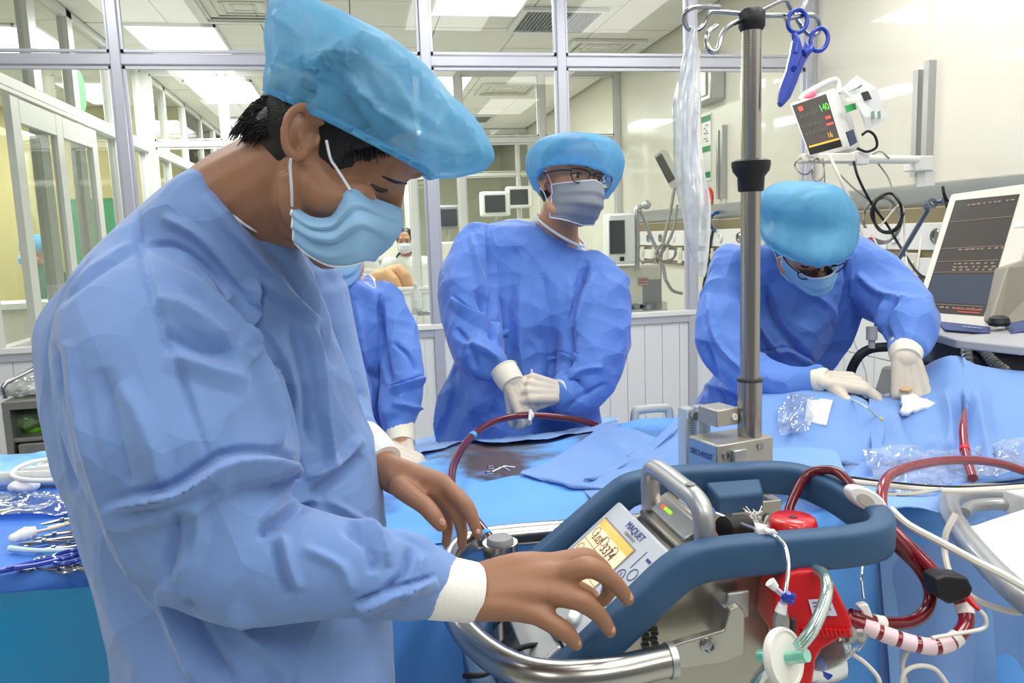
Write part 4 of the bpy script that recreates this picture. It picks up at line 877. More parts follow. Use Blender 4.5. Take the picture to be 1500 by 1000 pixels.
m = MB(); spbox(m, -.022, sh+.049, .118, .012, .001, .0038); m.build('status_bar', SCRO, pn, smooth=False)
m = MB()
for a in (-.036, .0): spbox(m, a, sh-.004, .0007, .09, .0006, .0040)
for bb in (.016, -.014): spbox(m, -.022, sh+bb, .118, .0007, .0006, .0040)
for a, bb in ((-.068, .022), (-.068, -.010), (-.030, .022), (-.030, -.012), (.008, .022)):
    m.tube([sp(a+.0075*math.cos(t), sh+bb+.012+.0075*math.sin(t), .0045) for t in np.linspace(0, 6.283, 16, endpoint=False)], .0005, 4, True, 1)
m.build('screen_grid', INK, pn, smooth=False)
for t_, a, bb, sz in (('3.03', -.052, .016, .017), ('3374', -.004, .015, .021), ('-54', -.052, -.014, .016), ('86', -.015, -.018, .014), ('0.0', .018, -.014, .010), ('12', -.052, -.043, .014)):
    writing(t_, sp(a, sh+bb+.012, .0042), SRt, SU, sz, INK, pn, 'screen_digits', .0002)
writing('MAQUET', sp(.004, sh+.073, .0028), SRt, SU, .0150, INKB, pn, 'maker_lettering', .0002); writing('CARDIOHELP', sp(.004, sh+.063, .0028), SRt, SU, .006, M_grey, pn, 'model_lettering', .0002)
m = MB()
for a, bb in ((.058, .022), (.058, -.002), (.058, -.026), (.078, .004), (.078, -.02), (.078, .034)):
    m.tube([sp(a+.0085*math.cos(t), sh+bb+.0085*math.sin(t), .0028) for t in np.linspace(0, 6.283, 18, endpoint=False)], .0006, 4, True, 1)
spbox(m, .062, sh+.052, .0007, .03, .0006, .0026); spbox(m, .08, sh+.06, .012, .004, .0006, .0026); m.build('button_ring', INKB, pn, smooth=False)
for t_, a, bb in (('S', .058, .022), ('2', .058, -.002), ('V', .058, -.026)): writing(t_, sp(a, sh+bb, .0028), SRt, SU, .010, INKB, pn, 'button_symbol', .0002)
m = MB(); m.lathe([(.026, 0), (.026, .008), (.020, .016), (.018, .018), (0, .018)], sp(.055, sh-.068, .0), SN, 28); kn = m.build('rotary_knob', M_silver, con)
m = MB(); spbox(m, .0, sh-.115, .17, .05, .012, -.002); m.build('lower_panel', M_silver, con, bevel=.004)
# LED strip
lc = A_(.378, .93, 1.068); lx, ly = A_(0, -1, 0), unit(A_(.85, 0, .5)); ln = np.cross(lx, ly)
m = MB(); m.box(lc+ly*.012, (.115, .028, .008), (lx, ly, ln)); ls = m.build('indicator_strip', M_silver, con, bevel=.002)
m = MB(); m.box(lc+ly*.012+ln*.0045+lx*-.022, (.022, .005, .002), (lx, ly, ln)); m.build('green_light', mat('led_green', '9be21e', .3, emit=1.3, emitcol='8fe01a'), ls, bevel=.001)
m = MB(); m.box(lc+ly*.012+ln*.0045+lx*-.038, (.009, .006, .002), (lx, ly, ln)); m.build('red_light', mat('led_red', 'ff5a3c', .3, emit=1.3, emitcol='ff4a2c'), ls, bevel=.001)
# carrying handle
m = MB(); m.tube([A_(.385, 1.012, 1.062), A_(.385, 1.012, 1.105), A_(.386, .998, 1.122), A_(.389, .965, 1.123), A_(.392, .925, 1.120), A_(.395, .885, 1.116), A_(.397, .866, 1.100), A_(.397, .862, 1.06)], .0135, 20, sm=6); m.build('carrying_handle', M_silver, con)
m = MB(); m.lathe([(.006, 0), (.006, .002), (0, .002)], A_(.393, .895, 1.1305), (0, -.05, 1)); m.build('handle_screw', M_grey, con)
# vents on the near side
for z0 in (.965, .885):
    for k in range(6):
        for s_ in ((-1, .5), (.55, .45)) if k % 2 else ((-.25, 1.0),): m = MB(); m.box((.322+.008*s_[0]+.004, .8605, z0-.0065*k), (.0165*s_[1]*1.15, .003, .0034)); m.build('vent_slot', M_black, con, smooth=False)
# steel guard tube around the front
tp = [A_(.325, .80, .958), A_(.24, .793, .957), A_(.175, .808, .957), A_(.135, .85, .957), A_(.108, .92, .957), A_(.097, 1.0, .957), A_(.098, 1.08, .957), A_(.112, 1.16, .957), A_(.14, 1.208, .957), A_(.185, 1.226, .957), A_(.30, 1.222, .957), A_(.5, 1.21, .957)]
m = MB(); m.tube(tp, .0185, 24, sm=6); gt = m.build('guard_tube', M_steel, con)
m = MB(); m.cyl(A_(.322, .80, .958), A_(.330, .80, .958), .0205, n=28); m.build('tube_collar', M_silver, gt)
m = MB(); m.prism([A_(.315, .812, .938), A_(.315, .812, .965), A_(.398, .812, .978), A_(.405, .812, 1.002), A_(.418, .812, 1.006), A_(.425, .812, .998), A_(.425, .812, .945), A_(.40, .812, .938)], (0, .012, 0)); br = m.build('guard_bracket', mat('bracket_aluminium', 'b9b6ad', .3, .9), con, smooth=False, bevel=.002)
m = MB(); m.box((.415, .84, .975), (.02, .05, .05)); m.build('bracket_arm', M_silver, br, bevel=.002)
m = MB(); m.lathe([(.0095, 0), (.0095, .003), (.0065, .0045), (.0065, .002), (0, .002)], A_(.377, .812, .963), (0, -1, 0)); m.build('bolt', M_chrome, br)
m = MB(); m.box((.432, .845, .99), (.03, .006, .035)); m.build('latch', M_silver, con, bevel=.002)
# posts of the trolley under the guard tube
for k, (p, zz) in enumerate((((.188, 1.135), .985), ((.255, .905), .945))):
    m = MB(); m.cyl(A_(p[0], p[1], .55), A_(p[0], p[1], zz), .027, n=28); ps = m.build('post', M_steel, con)
    m = MB(); m.lathe([(.021, -.004), (.021, .004), (.018, .008), (0, .009)], A_(p[0], p[1], zz), n=24); m.build('post_cap', M_grey, ps)
m = MB(); m.cyl(A_(.255, .878, .918), A_(.255, .874, .918), .011); m.build('post_screw', M_chrome, con)
m = MB(); m.boxb((.14, .85, .55), (.58, 1.2, .60)); m.build('cart_shelf', M_steel, con, bevel=.01)
for x, y in ((.18, .9), (.52, .9), (.18, 1.15), (.52, 1.15)):
    m = MB(); m.cyl(A_(x, y, .08), A_(x, y, .56), .018); m.build('cart_leg', M_steel, con)
    m = MB(); m.cyl(A_(x-.015, y, .045), A_(x+.015, y, .045), .045, n=24); m.build('caster', M_dgrey, con)
m = MB(); m.tube(px([(680, 990, .95), (715, 985, .98), (760, 950, 1.0), (800, 945, 1.0), (830, 955, .98)]), .0035, 8); tag(m.build('power_cable', M_black), 'thin black cable inside the steel guard tube under the hand', 'cable')
# ------------------------------------------------------------------ pole
PX, PY = .616, 1.165
pole = thing('infusion_pole', 'tall steel infusion pole with hooks and a black height knob beside the console', 'pole', (PX, PY, 0))
pb, pm, pt = vert(PX, PY, 557)[2], vert(PX, PY, 245)[2], vert(PX, PY, 28)[2]
m = MB(); m.cyl(A_(PX, PY, .1), A_(PX, PY, pb), .0195, n=32); m.build('lower_tube', M_steel, pole)
m = MB(); m.cyl(A_(PX, PY, pb-.001), A_(PX, PY, pb+.004), .021, n=32); m.build('collar', M_dgrey, pole)
m = MB(); m.cyl(A_(PX, PY, pb), A_(PX, PY, pt), .0155, n=32); m.build('upper_tube', M_steel, pole)
m = MB(); m.lathe([(.0165, -.038), (.020, -.036), (.021, -.015), (.028, -.006), (.030, .002), (.030, .009), (.024, .012), (.017, .012)], A_(PX, PY, pm), n=32); m.build('height_knob', M_black, pole)
m = MB(); m.lathe([(.016, -.018), (.02, -.012), (.0205, .008), (.016, .014), (0, .015)], A_(PX, PY, pt), n=24); m.build('hub', M_black, pole)
DP = proj((PX, PY, pt))[2]
for P in ([(1090, 20, DP), (1050, 17, DP), (1038, 20, DP), (1030, 38, DP), (1018, 45, DP-.01), (1005, 38, DP-.02), (1003, 20, DP-.03), (1020, 10, DP-.03), (1055, 11, DP-.02)],
          [(1092, 27, DP), (1068, 38, DP-.06), (1058, 50, DP-.09), (1052, 70, DP-.11), (1043, 76, DP-.12), (1036, 65, DP-.12), (1038, 48, DP-.12), (1050, 38, DP-.11)],
          [(1112, 16, DP), (1148, 0, DP+.02), (1158, 12, DP+.03), (1175, 40, DP+.03), (1188, 52, DP+.03), (1200, 45, DP+.03), (1198, 28, DP+.02), (1185, 22, DP+.01), (1150, 28, DP)],
          [(1112, 23, DP), (1145, 23, DP+.03), (1165, 24, DP+.06), (1180, 5, DP+.08), (1178, -8, DP+.08), (1165, -10, DP+.08), (1158, -2, DP+.08)]):
    m = MB(); m.tube(px(P), .0037, 10, sm=6); m.build('hook', M_chrome, pole)
for a in range(5):
    m = MB(); t = a*2*math.pi/5; m.tube([A_(PX, PY, .11), A_(PX+.28*math.cos(t), PY+.28*math.sin(t), .08)], [.02, .012], 10, sm=1); m.cyl(A_(PX+.28*math.cos(t), PY+.28*math.sin(t)-.012, .03), A_(PX+.28*math.cos(t), PY+.28*math.sin(t)+.012, .03), .03); m.build('foot', M_steel, pole)
# clamp arm joining the blender to the pole
m = MB(); c = A_(PX, PY, vert(PX, PY, 690)[2]); m.box(c+A_(0, -.005, 0), (.11, .045, .014)); m.box(c+A_(.0, .0, -.07), (.09, .05, .05)); cl = m.build('clamp', mat('clamp_aluminium', 'b8b4aa', .35, .8), pole, bevel=.002)
m = MB(); m.lathe([(.009, 0), (.009, .003), (.004, .003), (0, .001)], c+A_(.02, -.026, -.075), (0, -1, 0)); m.build('clamp_screw', M_chrome, cl)
# ------------------------------------------------------------------ gas blender with flow tubes
bl = thing('gas_blender', 'square grey gas mixer box with clear flow tubes clamped behind the steel pole', 'medical device', (.6, 1.2, 1.03))
BLK = mat('mixer_grey', 'b5b1a8', .35, .6)
d_ = 1.24
f1 = W(1051, 653, d_); f2 = W(1133, 640, 1.285); f0 = W(1022, 638, 1.31)
ex, ey = unit(f2-f1), unit(f0-f1); ex = unit(A_(ex[0], ex[1], 0)); ey = A_(-ex[1], ex[0], 0); wx = np.linalg.norm(f2-f1); wy = .075
m = MB(); bc = f1+ex*wx/2+ey*wy/2-A_(0, 0, .05); m.box(bc, (wx, wy, .10), (ex, ey, CUP)); bx = m.build('mixer_body', BLK, bl, bevel=.002)
lf = f1+ey*wy/2-A_(0, 0, .05)-ex*.0012
m = MB(); m.box(lf, (.0015, wy*.94, .096), (ex, ey, CUP)); lb = m.build('label_plate', mat('steel_blue_label', '8ea6c4', .3, .4), bx, smooth=False)
writing('SECHRIST', lf-ex*.0016+A_(0, 0, .028), -ey, CUP, .0135, INKB, lb, 'maker_lettering', .0002)
for k in range(4): m = MB(); m.box(lf-ex*.0018+A_(0, 0, .0-.008*k)-ey*.002*k, (.0003, .032-.004*k, .0016), (ex, ey, CUP)); m.build('print_line', M_grey, lb, smooth=False)
for a, zz in ((.14, -.018), (.75, -.012), (.8, -.055)): m = MB(); m.lathe([(.006, 0), (.006, .0025), (.003, .0025), (0, .001)], f1+ex*wx*a+A_(0, 0, zz)-ey*.0005, -ey, 14); m.build('screw', M_chrome, bx)
m = MB(); m.box(f1+ex*wx*.35+A_(0, 0, -.03)-ey*.004, (.026, .008, .04), (ex, ey, CUP)); m.build('side_block', M_silver, bx, bevel=.002)
AC = glassy('acrylic_block', 'eef3f3', .8, .05, ('dfe4e6', .38))
for k, (x, y, dd) in enumerate(((1007, 648, 1.37), (1027, 646, 1.36))):
    c = W(x, y, dd); m = MB(); m.box(c, (.022, .026, .125), (ex, ey, CUP)); fm = m.build('flow_tube', AC, bl, bevel=.002)
    m = MB(); m.cyl(c-A_(0, 0, .058), c+A_(0, 0, .045), .0035); m.build('float_bore', M_white, fm)
    m = MB()
    for j in range(22): m.box(c+A_(0, 0, -.052+.0045*j)-ey*.0135-ex*.002, (.0075 if j % 5 else .011, .0004, .0007), (ex, ey, CUP))
    m.build('scale_marks', M_black, fm, smooth=False)
    m = MB(); m.cyl(c+A_(0, 0, .052)-ey*.012, c+A_(0, 0, .052)-ey*.025, .007); m.build('valve_stem', M_chrome, fm)
tb = W(1052, 607, 1.30); m = MB(); m.box(tb, (.045, .05, .028), (ex, ey, CUP)); ub = m.build('upper_block', BLK, bl, bevel=.002)
m = MB(); m.lathe([(.0055, 0), (.0055, .003), (.0025, .003), (.0025, .001), (0, .001)], tb-ey*.0255+ex*.012, -ey, 14); m.build('port', M_white, ub)
m = MB(); m.tube(px([(1068, 602, 1.3), (1082, 608, 1.35), (1100, 618, 1.4)]), .003, 8); tag(m.build('gas_hose', TEALS), 'thin teal hose leaving the top of the gas mixer', 'hose')
# grey valve bits between blender and handle
m = MB(); m.cyl(W(1060, 775, 1.03), W(1092, 772, 1.05), .017); m.cyl(W(1092, 772, 1.05), W(1098, 771, 1.05), .012); tag(m.build('rubber_stopper', M_black), 'black ribbed knob just behind the console handle', 'knob')
m = MB(); rng = random.Random(4)
for k in range(26):
    a = W(1112+rng.uniform(-14, 14), 762+rng.uniform(-12, 12), 1.06); m.tube([a, a+A_(rng.uniform(-.01, .01), rng.uniform(-.01, .01), rng.uniform(.0, .014))], .0008, 4, sm=1)
m.cyl(W(1098, 770, 1.06), W(1128, 776, 1.06), .006); tag(m.build('brush_plug', M_white), 'white bristly plug beside the console handle', 'plug')
# ------------------------------------------------------------------ red emergency drive and the pump head
red = thing('pump_drive', 'glossy red drive unit with round cap standing at the right end of the console', 'machine part', (.58, .95, .75))
c = W(1161, 790, 1.04); r = .031
m = MB(); m.lathe([(r*.96, -.12), (r, -.02), (r, .022), (r*.93, .029), (r*.85, .031), (r*.2, .031), (r*.15, .028), (0, .028)], c, n=36); m.build('cap', RED, red)
m = MB(); m.lathe([(.004, 0), (.004, .003), (0, .003)], c+A_(.0, 0, .029)); m.build('cap_screw', M_chrome, red)
def pxe(L, d, back): return [W(x, y, d) for x, y in L], unit(A_(CF[0], CF[1], 0))*back
P, e_ = pxe([(1150, 842), (1170, 836), (1214, 834), (1226, 862), (1247, 905), (1250, 918), (1246, 928), (1205, 952), (1196, 968), (1190, 1010), (1163, 1010), (1158, 950), (1132, 930), (1136, 880)], .93, .075)
m = MB(); m.prism(P, e_); m.build('drive_body', RED, red, smooth=False, bevel=.005, seg=3)
m = MB()
for k in range(11): m.cyl(W(1176+6.6*k, 918+.4*k, .925), W(1180+6.6*k, 932+.0*k, .925), .0022, n=8)
m.build('grip_ribs', RED, red)
m = MB(); m.prism([W(x, y, .9285) for x, y in ((1184, 878), (1216, 876), (1226, 901), (1191, 904))], -CF*.0008); lb = m.build('label_sticker', mat('lilac_label', 'c9cfe6', .5), red, smooth=False)
m = MB()
for k in range(5): m.prism([W(1190+1.7*k, 882+5*k, .927), W(1190+1.7*k+(22, 16, 24, 12, 20)[k], 881.5+5*k, .927), W(1190+1.7*k+(22, 16, 24, 12, 20)[k], 883+5*k, .927), W(1190+1.7*k, 883.4+5*k, .927)], -CF*.0003)
m.build('label_print', M_dgrey, lb, smooth=False)
m = MB(); m.boxb(W(1138, 880, .97), W(1160, 960, .93)); m.build('dark_bracket', M_dgrey, red, bevel=.003)
m = MB(); m.prism([W(x, y, .90) for x, y in ((1141, 890), (1152, 888), (1157, 910), (1155, 935), (1147, 938), (1146, 915), (1136, 925), (1135, 910))], CF*.01); m.build('metal_lever', M_silver, red, smooth=False, bevel=.001)
# pump head (transparent oxygenator housing below)
ox = thing('oxygenator', 'clear rounded oxygenator housing with metal connectors below the red drive', 'medical device', (.6, .9, .8))
m = MB(); m.lathe([(.012, -.05), (.03, -.045), (.042, -.02), (.044, 0), (.042, .012), (.02, .02), (.014, .03)], W(1205, 945, .98), unit(CR*.9+CU*.2), 28); m.build('housing', CLEAR, ox)
m = MB(); m.lathe([(.013, 0), (.015, .004), (.012, .01), (.015, .016), (.012, .022)], W(1238, 925, .97), unit(CR), 18); m.build('outlet', M_silver, ox)
m = MB(); m.ell(W(1205, 945, .99), (.03, .03, .03)); m.build('blood_core', BLOOD, ox)
# ------------------------------------------------------------------ filter disc and teal tube
fl = thing('filter_disc', 'round white gas filter disc hanging on a teal connector before the console', 'filter', W(1148, 963, .84))
fa = unit(CR*.62+CU*.25-CF*.75); fc = W(1148, 963, .84)
m = MB(); m.lathe([(.004, -.008), (.022, -.007), (.030, -.005), (.0315, 0), (.030, .005), (.027, .005), (.026, .0035), (.008, .005), (0, .005)], fc, fa, 40); m.build('disc', mat('filter_white', 'e6e4dc', .4), fl)
m = MB(); m.cyl(fc+fa*.004, fc+fa*.028+CU*.004, .0075, .0068); m.cyl(fc-fa*.006, fc-fa*.03, .0075); m.build('connector', TEALS, fl)
m = MB(); m.tube(px([(1169, 948, .82), (1188, 925, .83), (1203, 895, .85), (1211, 868, .87), (1209, 845, .90), (1198, 836, .93), (1180, 834, .97)]), .0068, 14); tag(m.build('gas_tube', TEAL), 'clear green tinted tube curving from the white filter disc up behind the rail', 'tube')
m = MB(); m.tube(px([(1128, 975, .86), (1115, 990, .87), (1100, 1015, .88)]), .0068, 14); tag(m.build('gas_tube', TEAL), 'short green tube leaving the filter disc at the bottom edge', 'tube')
# stopcock with blue lever, thin line with roller clamp over the rail
st = thing('stopcock', 'cobalt blue three way stopcock with white caps at the silver side cover', 'valve', W(1150, 875, .86))
m = MB(); m.tube(px([(1131, 858, .86), (1143, 868, .86), (1150, 876, .86)]), .0032, 10); m.cyl(W(1150, 876, .86), W(1146, 886, .86), .004); m.build('body', mat('lilac_clear', 'c9c4e6', .2, trans=.4), st)
m = MB(); m.cyl(W(1128, 852, .86), W(1136, 861, .86), .0062, .0045, 12); m.cyl(W(1147, 884, .86), W(1143, 897, .86), .0052, .0065, 12); m.build('cap', M_white, st)
m = MB(); m.ell(W(1152, 875, .857), .0058); m.tube(px([(1152, 875, .856), (1165, 872, .852)]), [.004, .0032], 8); m.tube(px([(1153, 875, .856), (1162, 884, .852)]), [.004, .003], 8); m.tube(px([(1152, 875, .856), (1155, 868, .852)]), [.004, .003], 8); m.build('lever', BLUE_P, st)
m = MB(); m.tube(px([(1050, 752, 1.08), (1080, 765, 1.04), (1115, 778, .97), (1135, 785, .935), (1150, 800, .92), (1155, 825, .90), (1153, 850, .88), (1150, 870, .862)]), .0026, 10); tag(m.build('pressure_line', CLEAR), 'thin clear line laid over the blue rail down to the stopcock', 'tube')
rc = thing('line_clamp', 'small white clamp on the thin line resting on the blue rail', 'clamp', W(1124, 783, .95))
m = MB(); m.prism([W(x, y, .945) for x, y in ((1110, 776), (1118, 771), (1140, 780), (1139, 788), (1131, 794), (1110, 786))], CF*.014); m.build('body', M_white, rc, bevel=.002)
m = MB(); m.box(W(1128, 778, .94), (.012, .006, .004)); m.build('slide', M_white, rc, bevel=.001)
st2 = thing('stopcock', 'second blue stopcock hanging low beside the red drive', 'valve', W(1200, 985, .95))
m = MB(); m.cyl(W(1190, 988, .95), W(1178, 985, .94), .008, .009, 14); m.build('cap', M_white, st2)
m = MB(); m.ell(W(1202, 978, .95), .009); m.tube(px([(1202, 978, .945), (1198, 962, .945)]), .0055, 8); m.tube(px([(1202, 978, .945), (1215, 990, .945)]), .0055, 8); m.build('lever', BLUE_P, st2)
m = MB(); m.tube(px([(1214, 980, .95), (1235, 965, .95), (1260, 945, .96), (1272, 920, .96)]), .003, 8); m.build('outlet_line', CLEAR, st2)
m = MB(); m.tube(px([(1263, 826, 1.05), (1262, 850, 1.03), (1265, 878, .99)]), .0018, 8); tag(m.build('thin_line', CLEAR), 'thin clear line hanging straight down from the rail end', 'tube')
kc = thing('line_clamp', 'white thumb clamp hanging on the thin line below the rail end', 'clamp', W(1272, 900, .97))
m = MB(); m.prism([W(x, y, .965) for x, y in ((1256, 888), (1263, 885), (1272, 884), (1280, 905), (1279, 911), (1267, 912), (1263, 895))], CF*.012); m.build('body', M_white, kc, bevel=.002)
# ------------------------------------------------------------------ blood tubes
def tube_thing(name, label, P, r, m_, bands=(), n=14, group=None, cat='tube', sm=7):
    mb = MB(); mb.tube(px(P), r, n, sm=sm); o = mb.build(name, m_); tag(o, label, cat, group)
    for t, ln_, mm_, nm in bands:
        S = spline(px(P), 20); L = np.concatenate([[0], np.cumsum(np.linalg.norm(np.diff(S, axis=0), axis=1))]); s0 = t*L[-1]
        pts = [A_(*[np.interp(s0+k*ln_/4, L, S[:, j]) for j in range(3)]) for k in range(5)]
        b2 = MB(); b2.tube(pts, (r if np.isscalar(r) else max(r))*1.12, n, sm=1); b2.build(nm, mm_, o)
    return o
BAND_B = mat('sky_blue_tape', '4ba3e0', .5); BAND_W = mat('white_tape', 'e8e4e0', .5); BAND_P = mat('pinkish_tape', 'e6ccd2', .45); BAND_R = mat('red_tape', 'e01e34', .4)
tube_thing('blood_tube', 'dark red tube arching from the bed up to the gloved fingers holding the syringe', [(735, 815, 1.18), (712, 782, 1.25), (688, 752, 1.33), (668, 728, 1.42), (661, 702, 1.52), (668, 672, 1.64), (690, 640, 1.76), (720, 619, 1.86), (752, 610, 1.92), (778, 608, 1.94), (820, 611, 1.97), (856, 617, 2.0), (895, 630, 2.04)], .0085, BLOOD,
           [(.06, .012, BAND_B, 'blue_band'), (.56, .016, BAND_B, 'blue_band'), (.775, .010, BAND_W, 'white_connector')])
tube_thing('blood_tube', 'dark red tube loop rising behind the right end of the blue rail', [(1150, 780, 1.12), (1158, 740, 1.14), (1180, 698, 1.15), (1205, 688, 1.14), (1228, 692, 1.12), (1248, 712, 1.09), (1262, 735, 1.06), (1290, 765, 1.03), (1320, 800, 1.02), (1360, 848, 1.03)], .0068, BLOOD)
tube_thing('blood_tube', 'brighter red tube bridging from the white sensor ring towards the plastic wrap', [(1300, 780, 1.05), (1292, 745, 1.07), (1293, 715, 1.10), (1305, 695, 1.14), (1335, 683, 1.2), (1380, 675, 1.28), (1430, 674, 1.34), (1470, 680, 1.38), (1500, 690, 1.4)], .0075, BLOOD2)
tube_thing('blood_tube', 'short upright bright red tube lying on the drape near the head', [(1414, 598, 1.62), (1411, 620, 1.56), (1412, 650, 1.5), (1418, 678, 1.44), (1425, 700, 1.40)], [.003, .0075, .0085, .0085, .0085], BLOOD2, [(.62, .012, BAND_R, 'red_band')])
tube_thing('blood_tube', 'dark red loop below the rail end returning to the oxygenator', [(1300, 778, 1.05), (1315, 800, 1.03), (1345, 830, 1.02), (1362, 862, 1.01), (1358, 892, 1.0), (1335, 910, .99), (1300, 913, .98), (1270, 908, .97), (1245, 900, .97)], .0082, BLOOD, [(.80, .016, BAND_W, 'paper_tag')])
tube_thing('blood_tube', 'blood tube wrapped in pink bands running to the black sensor block', [(1240, 905, .97), (1270, 918, .965), (1305, 932, .96), (1345, 944, .955), (1375, 946, .955), (1400, 935, .96), (1415, 912, .97), (1412, 888, .98), (1402, 872, .985)], .0092, BLOOD2,
           [(.10+.115*k, .017, BAND_P, 'tape_band') for k in range(5)]+[(.88, .014, BAND_W, 'white_band'), (.66, .010, BAND_W, 'white_band')])
tube_thing('blood_tube', 'dark red tube from the black block up under the rail end', [(1392, 862, .99), (1372, 840, 1.0), (1345, 812, 1.02), (1318, 785, 1.04), (1300, 765, 1.06)], .0078, BLOOD2, [(.08, .013, BAND_W, 'white_band')])
sb = thing('flow_sensor', 'black block sensor clipped on the red tube by the bed side', 'sensor', W(1398, 865, .98))
m = MB(); m.prism([W(x, y, .965) for x, y in ((1370, 848), (1385, 842), (1418, 845), (1427, 862), (1422, 876), (1392, 886), (1375, 876))], CF*.035); m.build('block', M_black, sb, smooth=False, bevel=.004, seg=3)
m = MB(); m.tube(px([(1418, 874, .96), (1425, 884, .955), (1435, 893, .95)]), [.0045, .0035, .0025], 8); m.build('red_plug', RED, sb)
m = MB(); m.tube(px([(1435, 893, .95), (1444, 905, .95), (1440, 920, .95), (1400, 928, .945), (1365, 934, .94)]), .0024, 8); m.build('cable', WHITE_T, sb)
sr = thing('ring_sensor', 'white oval ring sensor clipped round the red tubes at the rail end', 'sensor', W(1275, 735, 1.04))
oc = W(1273, 733, 1.03)
m = MB(); m.prism([oc+unit(CR*.85-CU*.5)*(.028*math.cos(t))*(1+.0)+unit(CU*.85+CR*.5)*(.0135*math.sin(t)) for t in np.linspace(0, 6.283, 28, endpoint=False)], CF*.022); m.build('shell', M_white, sr, bevel=.003, seg=3)
m = MB(); m.prism([oc-CF*.0005+unit(CR*.85-CU*.5)*(-.004+.013*math.cos(t))+unit(CU*.85+CR*.5)*(-.002+.007*math.sin(t)) for t in np.linspace(0, 6.283, 20, endpoint=False)], -CF*.001); m.build('face_plate', mat('taupe_plate', 'b9b0a6', .4), sr)
m = MB(); m.ell(oc+unit(CR*.85-CU*.5)*.018-CF*.001, (.007, .007, .004)); m.build('red_window', BLOOD2, sr)
# cables
def cable(P, r, m_, label, name='cable', cat='cable', group=None): mb = MB(); mb.tube(px(P), r, 8, sm=6); o = mb.build(name, m_); return tag(o, label, cat, group)
cable([(1170, 697, 1.2), (1200, 702, 1.2), (1212, 703, 1.2)], .006, M_silver, 'silver plug end of the black and white lead', 'plug_lead')
cable([(1212, 703, 1.2), (1240, 704, 1.2), (1290, 710, 1.2), (1350, 716, 1.2), (1400, 718, 1.2), (1450, 716, 1.22), (1510, 712, 1.25)], .0042, WHITE_T, 'thick white lead with black stripe crossing in front of the drape')
cable([(1212, 700, 1.21), (1245, 699, 1.21), (1290, 705, 1.21), (1350, 711, 1.21), (1400, 713, 1.21), (1450, 712, 1.23), (1510, 707, 1.26)], .0022, M_black, 'thin black lead running along the thick white one')
cable([(1304, 745, 1.06), (1330, 768, 1.04), (1380, 795, 1.0), (1430, 822, .98), (1470, 842, .96), (1510, 865, .94)], .0052, WHITE_T, 'thick white cable sloping from the ring sensor to the lower right')
cable([(1400, 752, 1.1), (1386, 780, 1.1), (1384, 810, 1.1), (1395, 845, 1.08), (1430, 878, 1.06), (1480, 895, 1.04), (1510, 895, 1.03)], .0042, WHITE_T, 'pale cable looping below the grey tube frame')
cable([(1200, 960, .98), (1235, 955, .97), (1260, 965, .96), (1285, 990, .95), (1290, 1010, .95)], .0028, WHITE_T, 'ivory cable curling out from under the red drive')
cable([(1320, 1010, .95), (1325, 985, .95), (1345, 975, .95), (1370, 980, .95), (1390, 1005, .95)], .0028, WHITE_T, 'ivory cable arching at the bottom edge')
cable([(1330, 1010, .98), (1322, 975, .98), (1332, 950, .97), (1350, 938, .97)], .0026, WHITE_T, 'thin ivory cable climbing to the taped tube')
cable([(1290, 722, 1.12), (1330, 724, 1.15), (1380, 716, 1.2)], .0032, CLEAR, 'clear line lying on the plastic wrap')
# ------------------------------------------------------------------ blue clamp scissors on the pole hook
sc = thing('tubing_clamp', 'cobalt blue plastic scissor clamp hanging from the pole hook', 'clamp', W(1160, 150, 1.27))
dd = DP+.0
def oval(cx, cy, a, b_, ang, d, n=18): return [W(cx+a*math.cos(t)*math.cos(ang)-b_*math.sin(t)*math.sin(ang), cy+a*math.cos(t)*math.sin(ang)+b_*math.sin(t)*math.cos(ang), d) for t in np.linspace(0, 2*math.pi, n, endpoint=False)]
m = MB(); m.tube(oval(1168, 31, 14, 17, .25, dd), .0036, 10, True, 3); m.tube(px([(1163, 49, dd), (1166, 62, dd), (1163, 80, dd)]), [.0045, .0065, .007], 10)
m.prism([W(x, y, dd-.005) for x, y in ((1162, 58), (1172, 55), (1176, 70), (1168, 95), (1163, 112), (1152, 140), (1146, 154), (1141, 150), (1143, 128), (1152, 105), (1158, 80))], CF*.010); m.build('arm', BLUE_P, sc, bevel=.0015)
m = MB(); m.tube(oval(1200, 58, 12.5, 17, .25, dd+.012), .0036, 10, True, 3); m.tube(px([(1190, 68, dd+.01), (1184, 74, dd+.008), (1176, 78, dd+.006)]), [.005, .0065, .007], 10)
m.prism([W(x, y, dd+.006) for x, y in ((1180, 60), (1190, 74), (1180, 90), (1172, 108), (1168, 120), (1158, 143), (1147, 155), (1142, 153), (1150, 128), (1160, 104), (1168, 96))], CF*.010); m.build('arm', BLUE_P, sc, bevel=.0015)
m = MB(); m.cyl(W(1163, 100, dd-.008), W(1163, 100, dd+.018), .004); m.build('pivot', BLUE_P, sc)
# ------------------------------------------------------------------ long thin plastic cover hanging from the left hook
pl = [(1017, 40, 5), (1014, 60, 8), (1010, 100, 14), (1006, 150, 19), (1008, 200, 19), (1012, 250, 20), (1018, 290, 22), (1022, 330, 18), (1025, 370, 12), (1027, 405, 5)]
R_ = []; rng = np.random.default_rng(3)
for i, (x, y, w_) in enumerate(pl):
    c = W(x, y, DP-.02); r = w_*DP/FPX; R_.append([c+CR*r*math.cos(t)*(1+.12*math.sin(5*t+i))+unit(A_(CF[0], CF[1], 0))*r*.5*math.sin(t)*(1+.2*math.sin(7*t+2*i)) for t in np.linspace(0, 2*math.pi, 36, endpoint=False)])
R_ = smooth_rings(R_, 8); m = MB(); m.loft(R_, True, False); me_ = make('plastic_sleeve', m.V, m.F, glassy('hazy_polythene', 'eef2f6', 2.2, .12, ('e4e9f0', .38, 30)), None, angle=180)
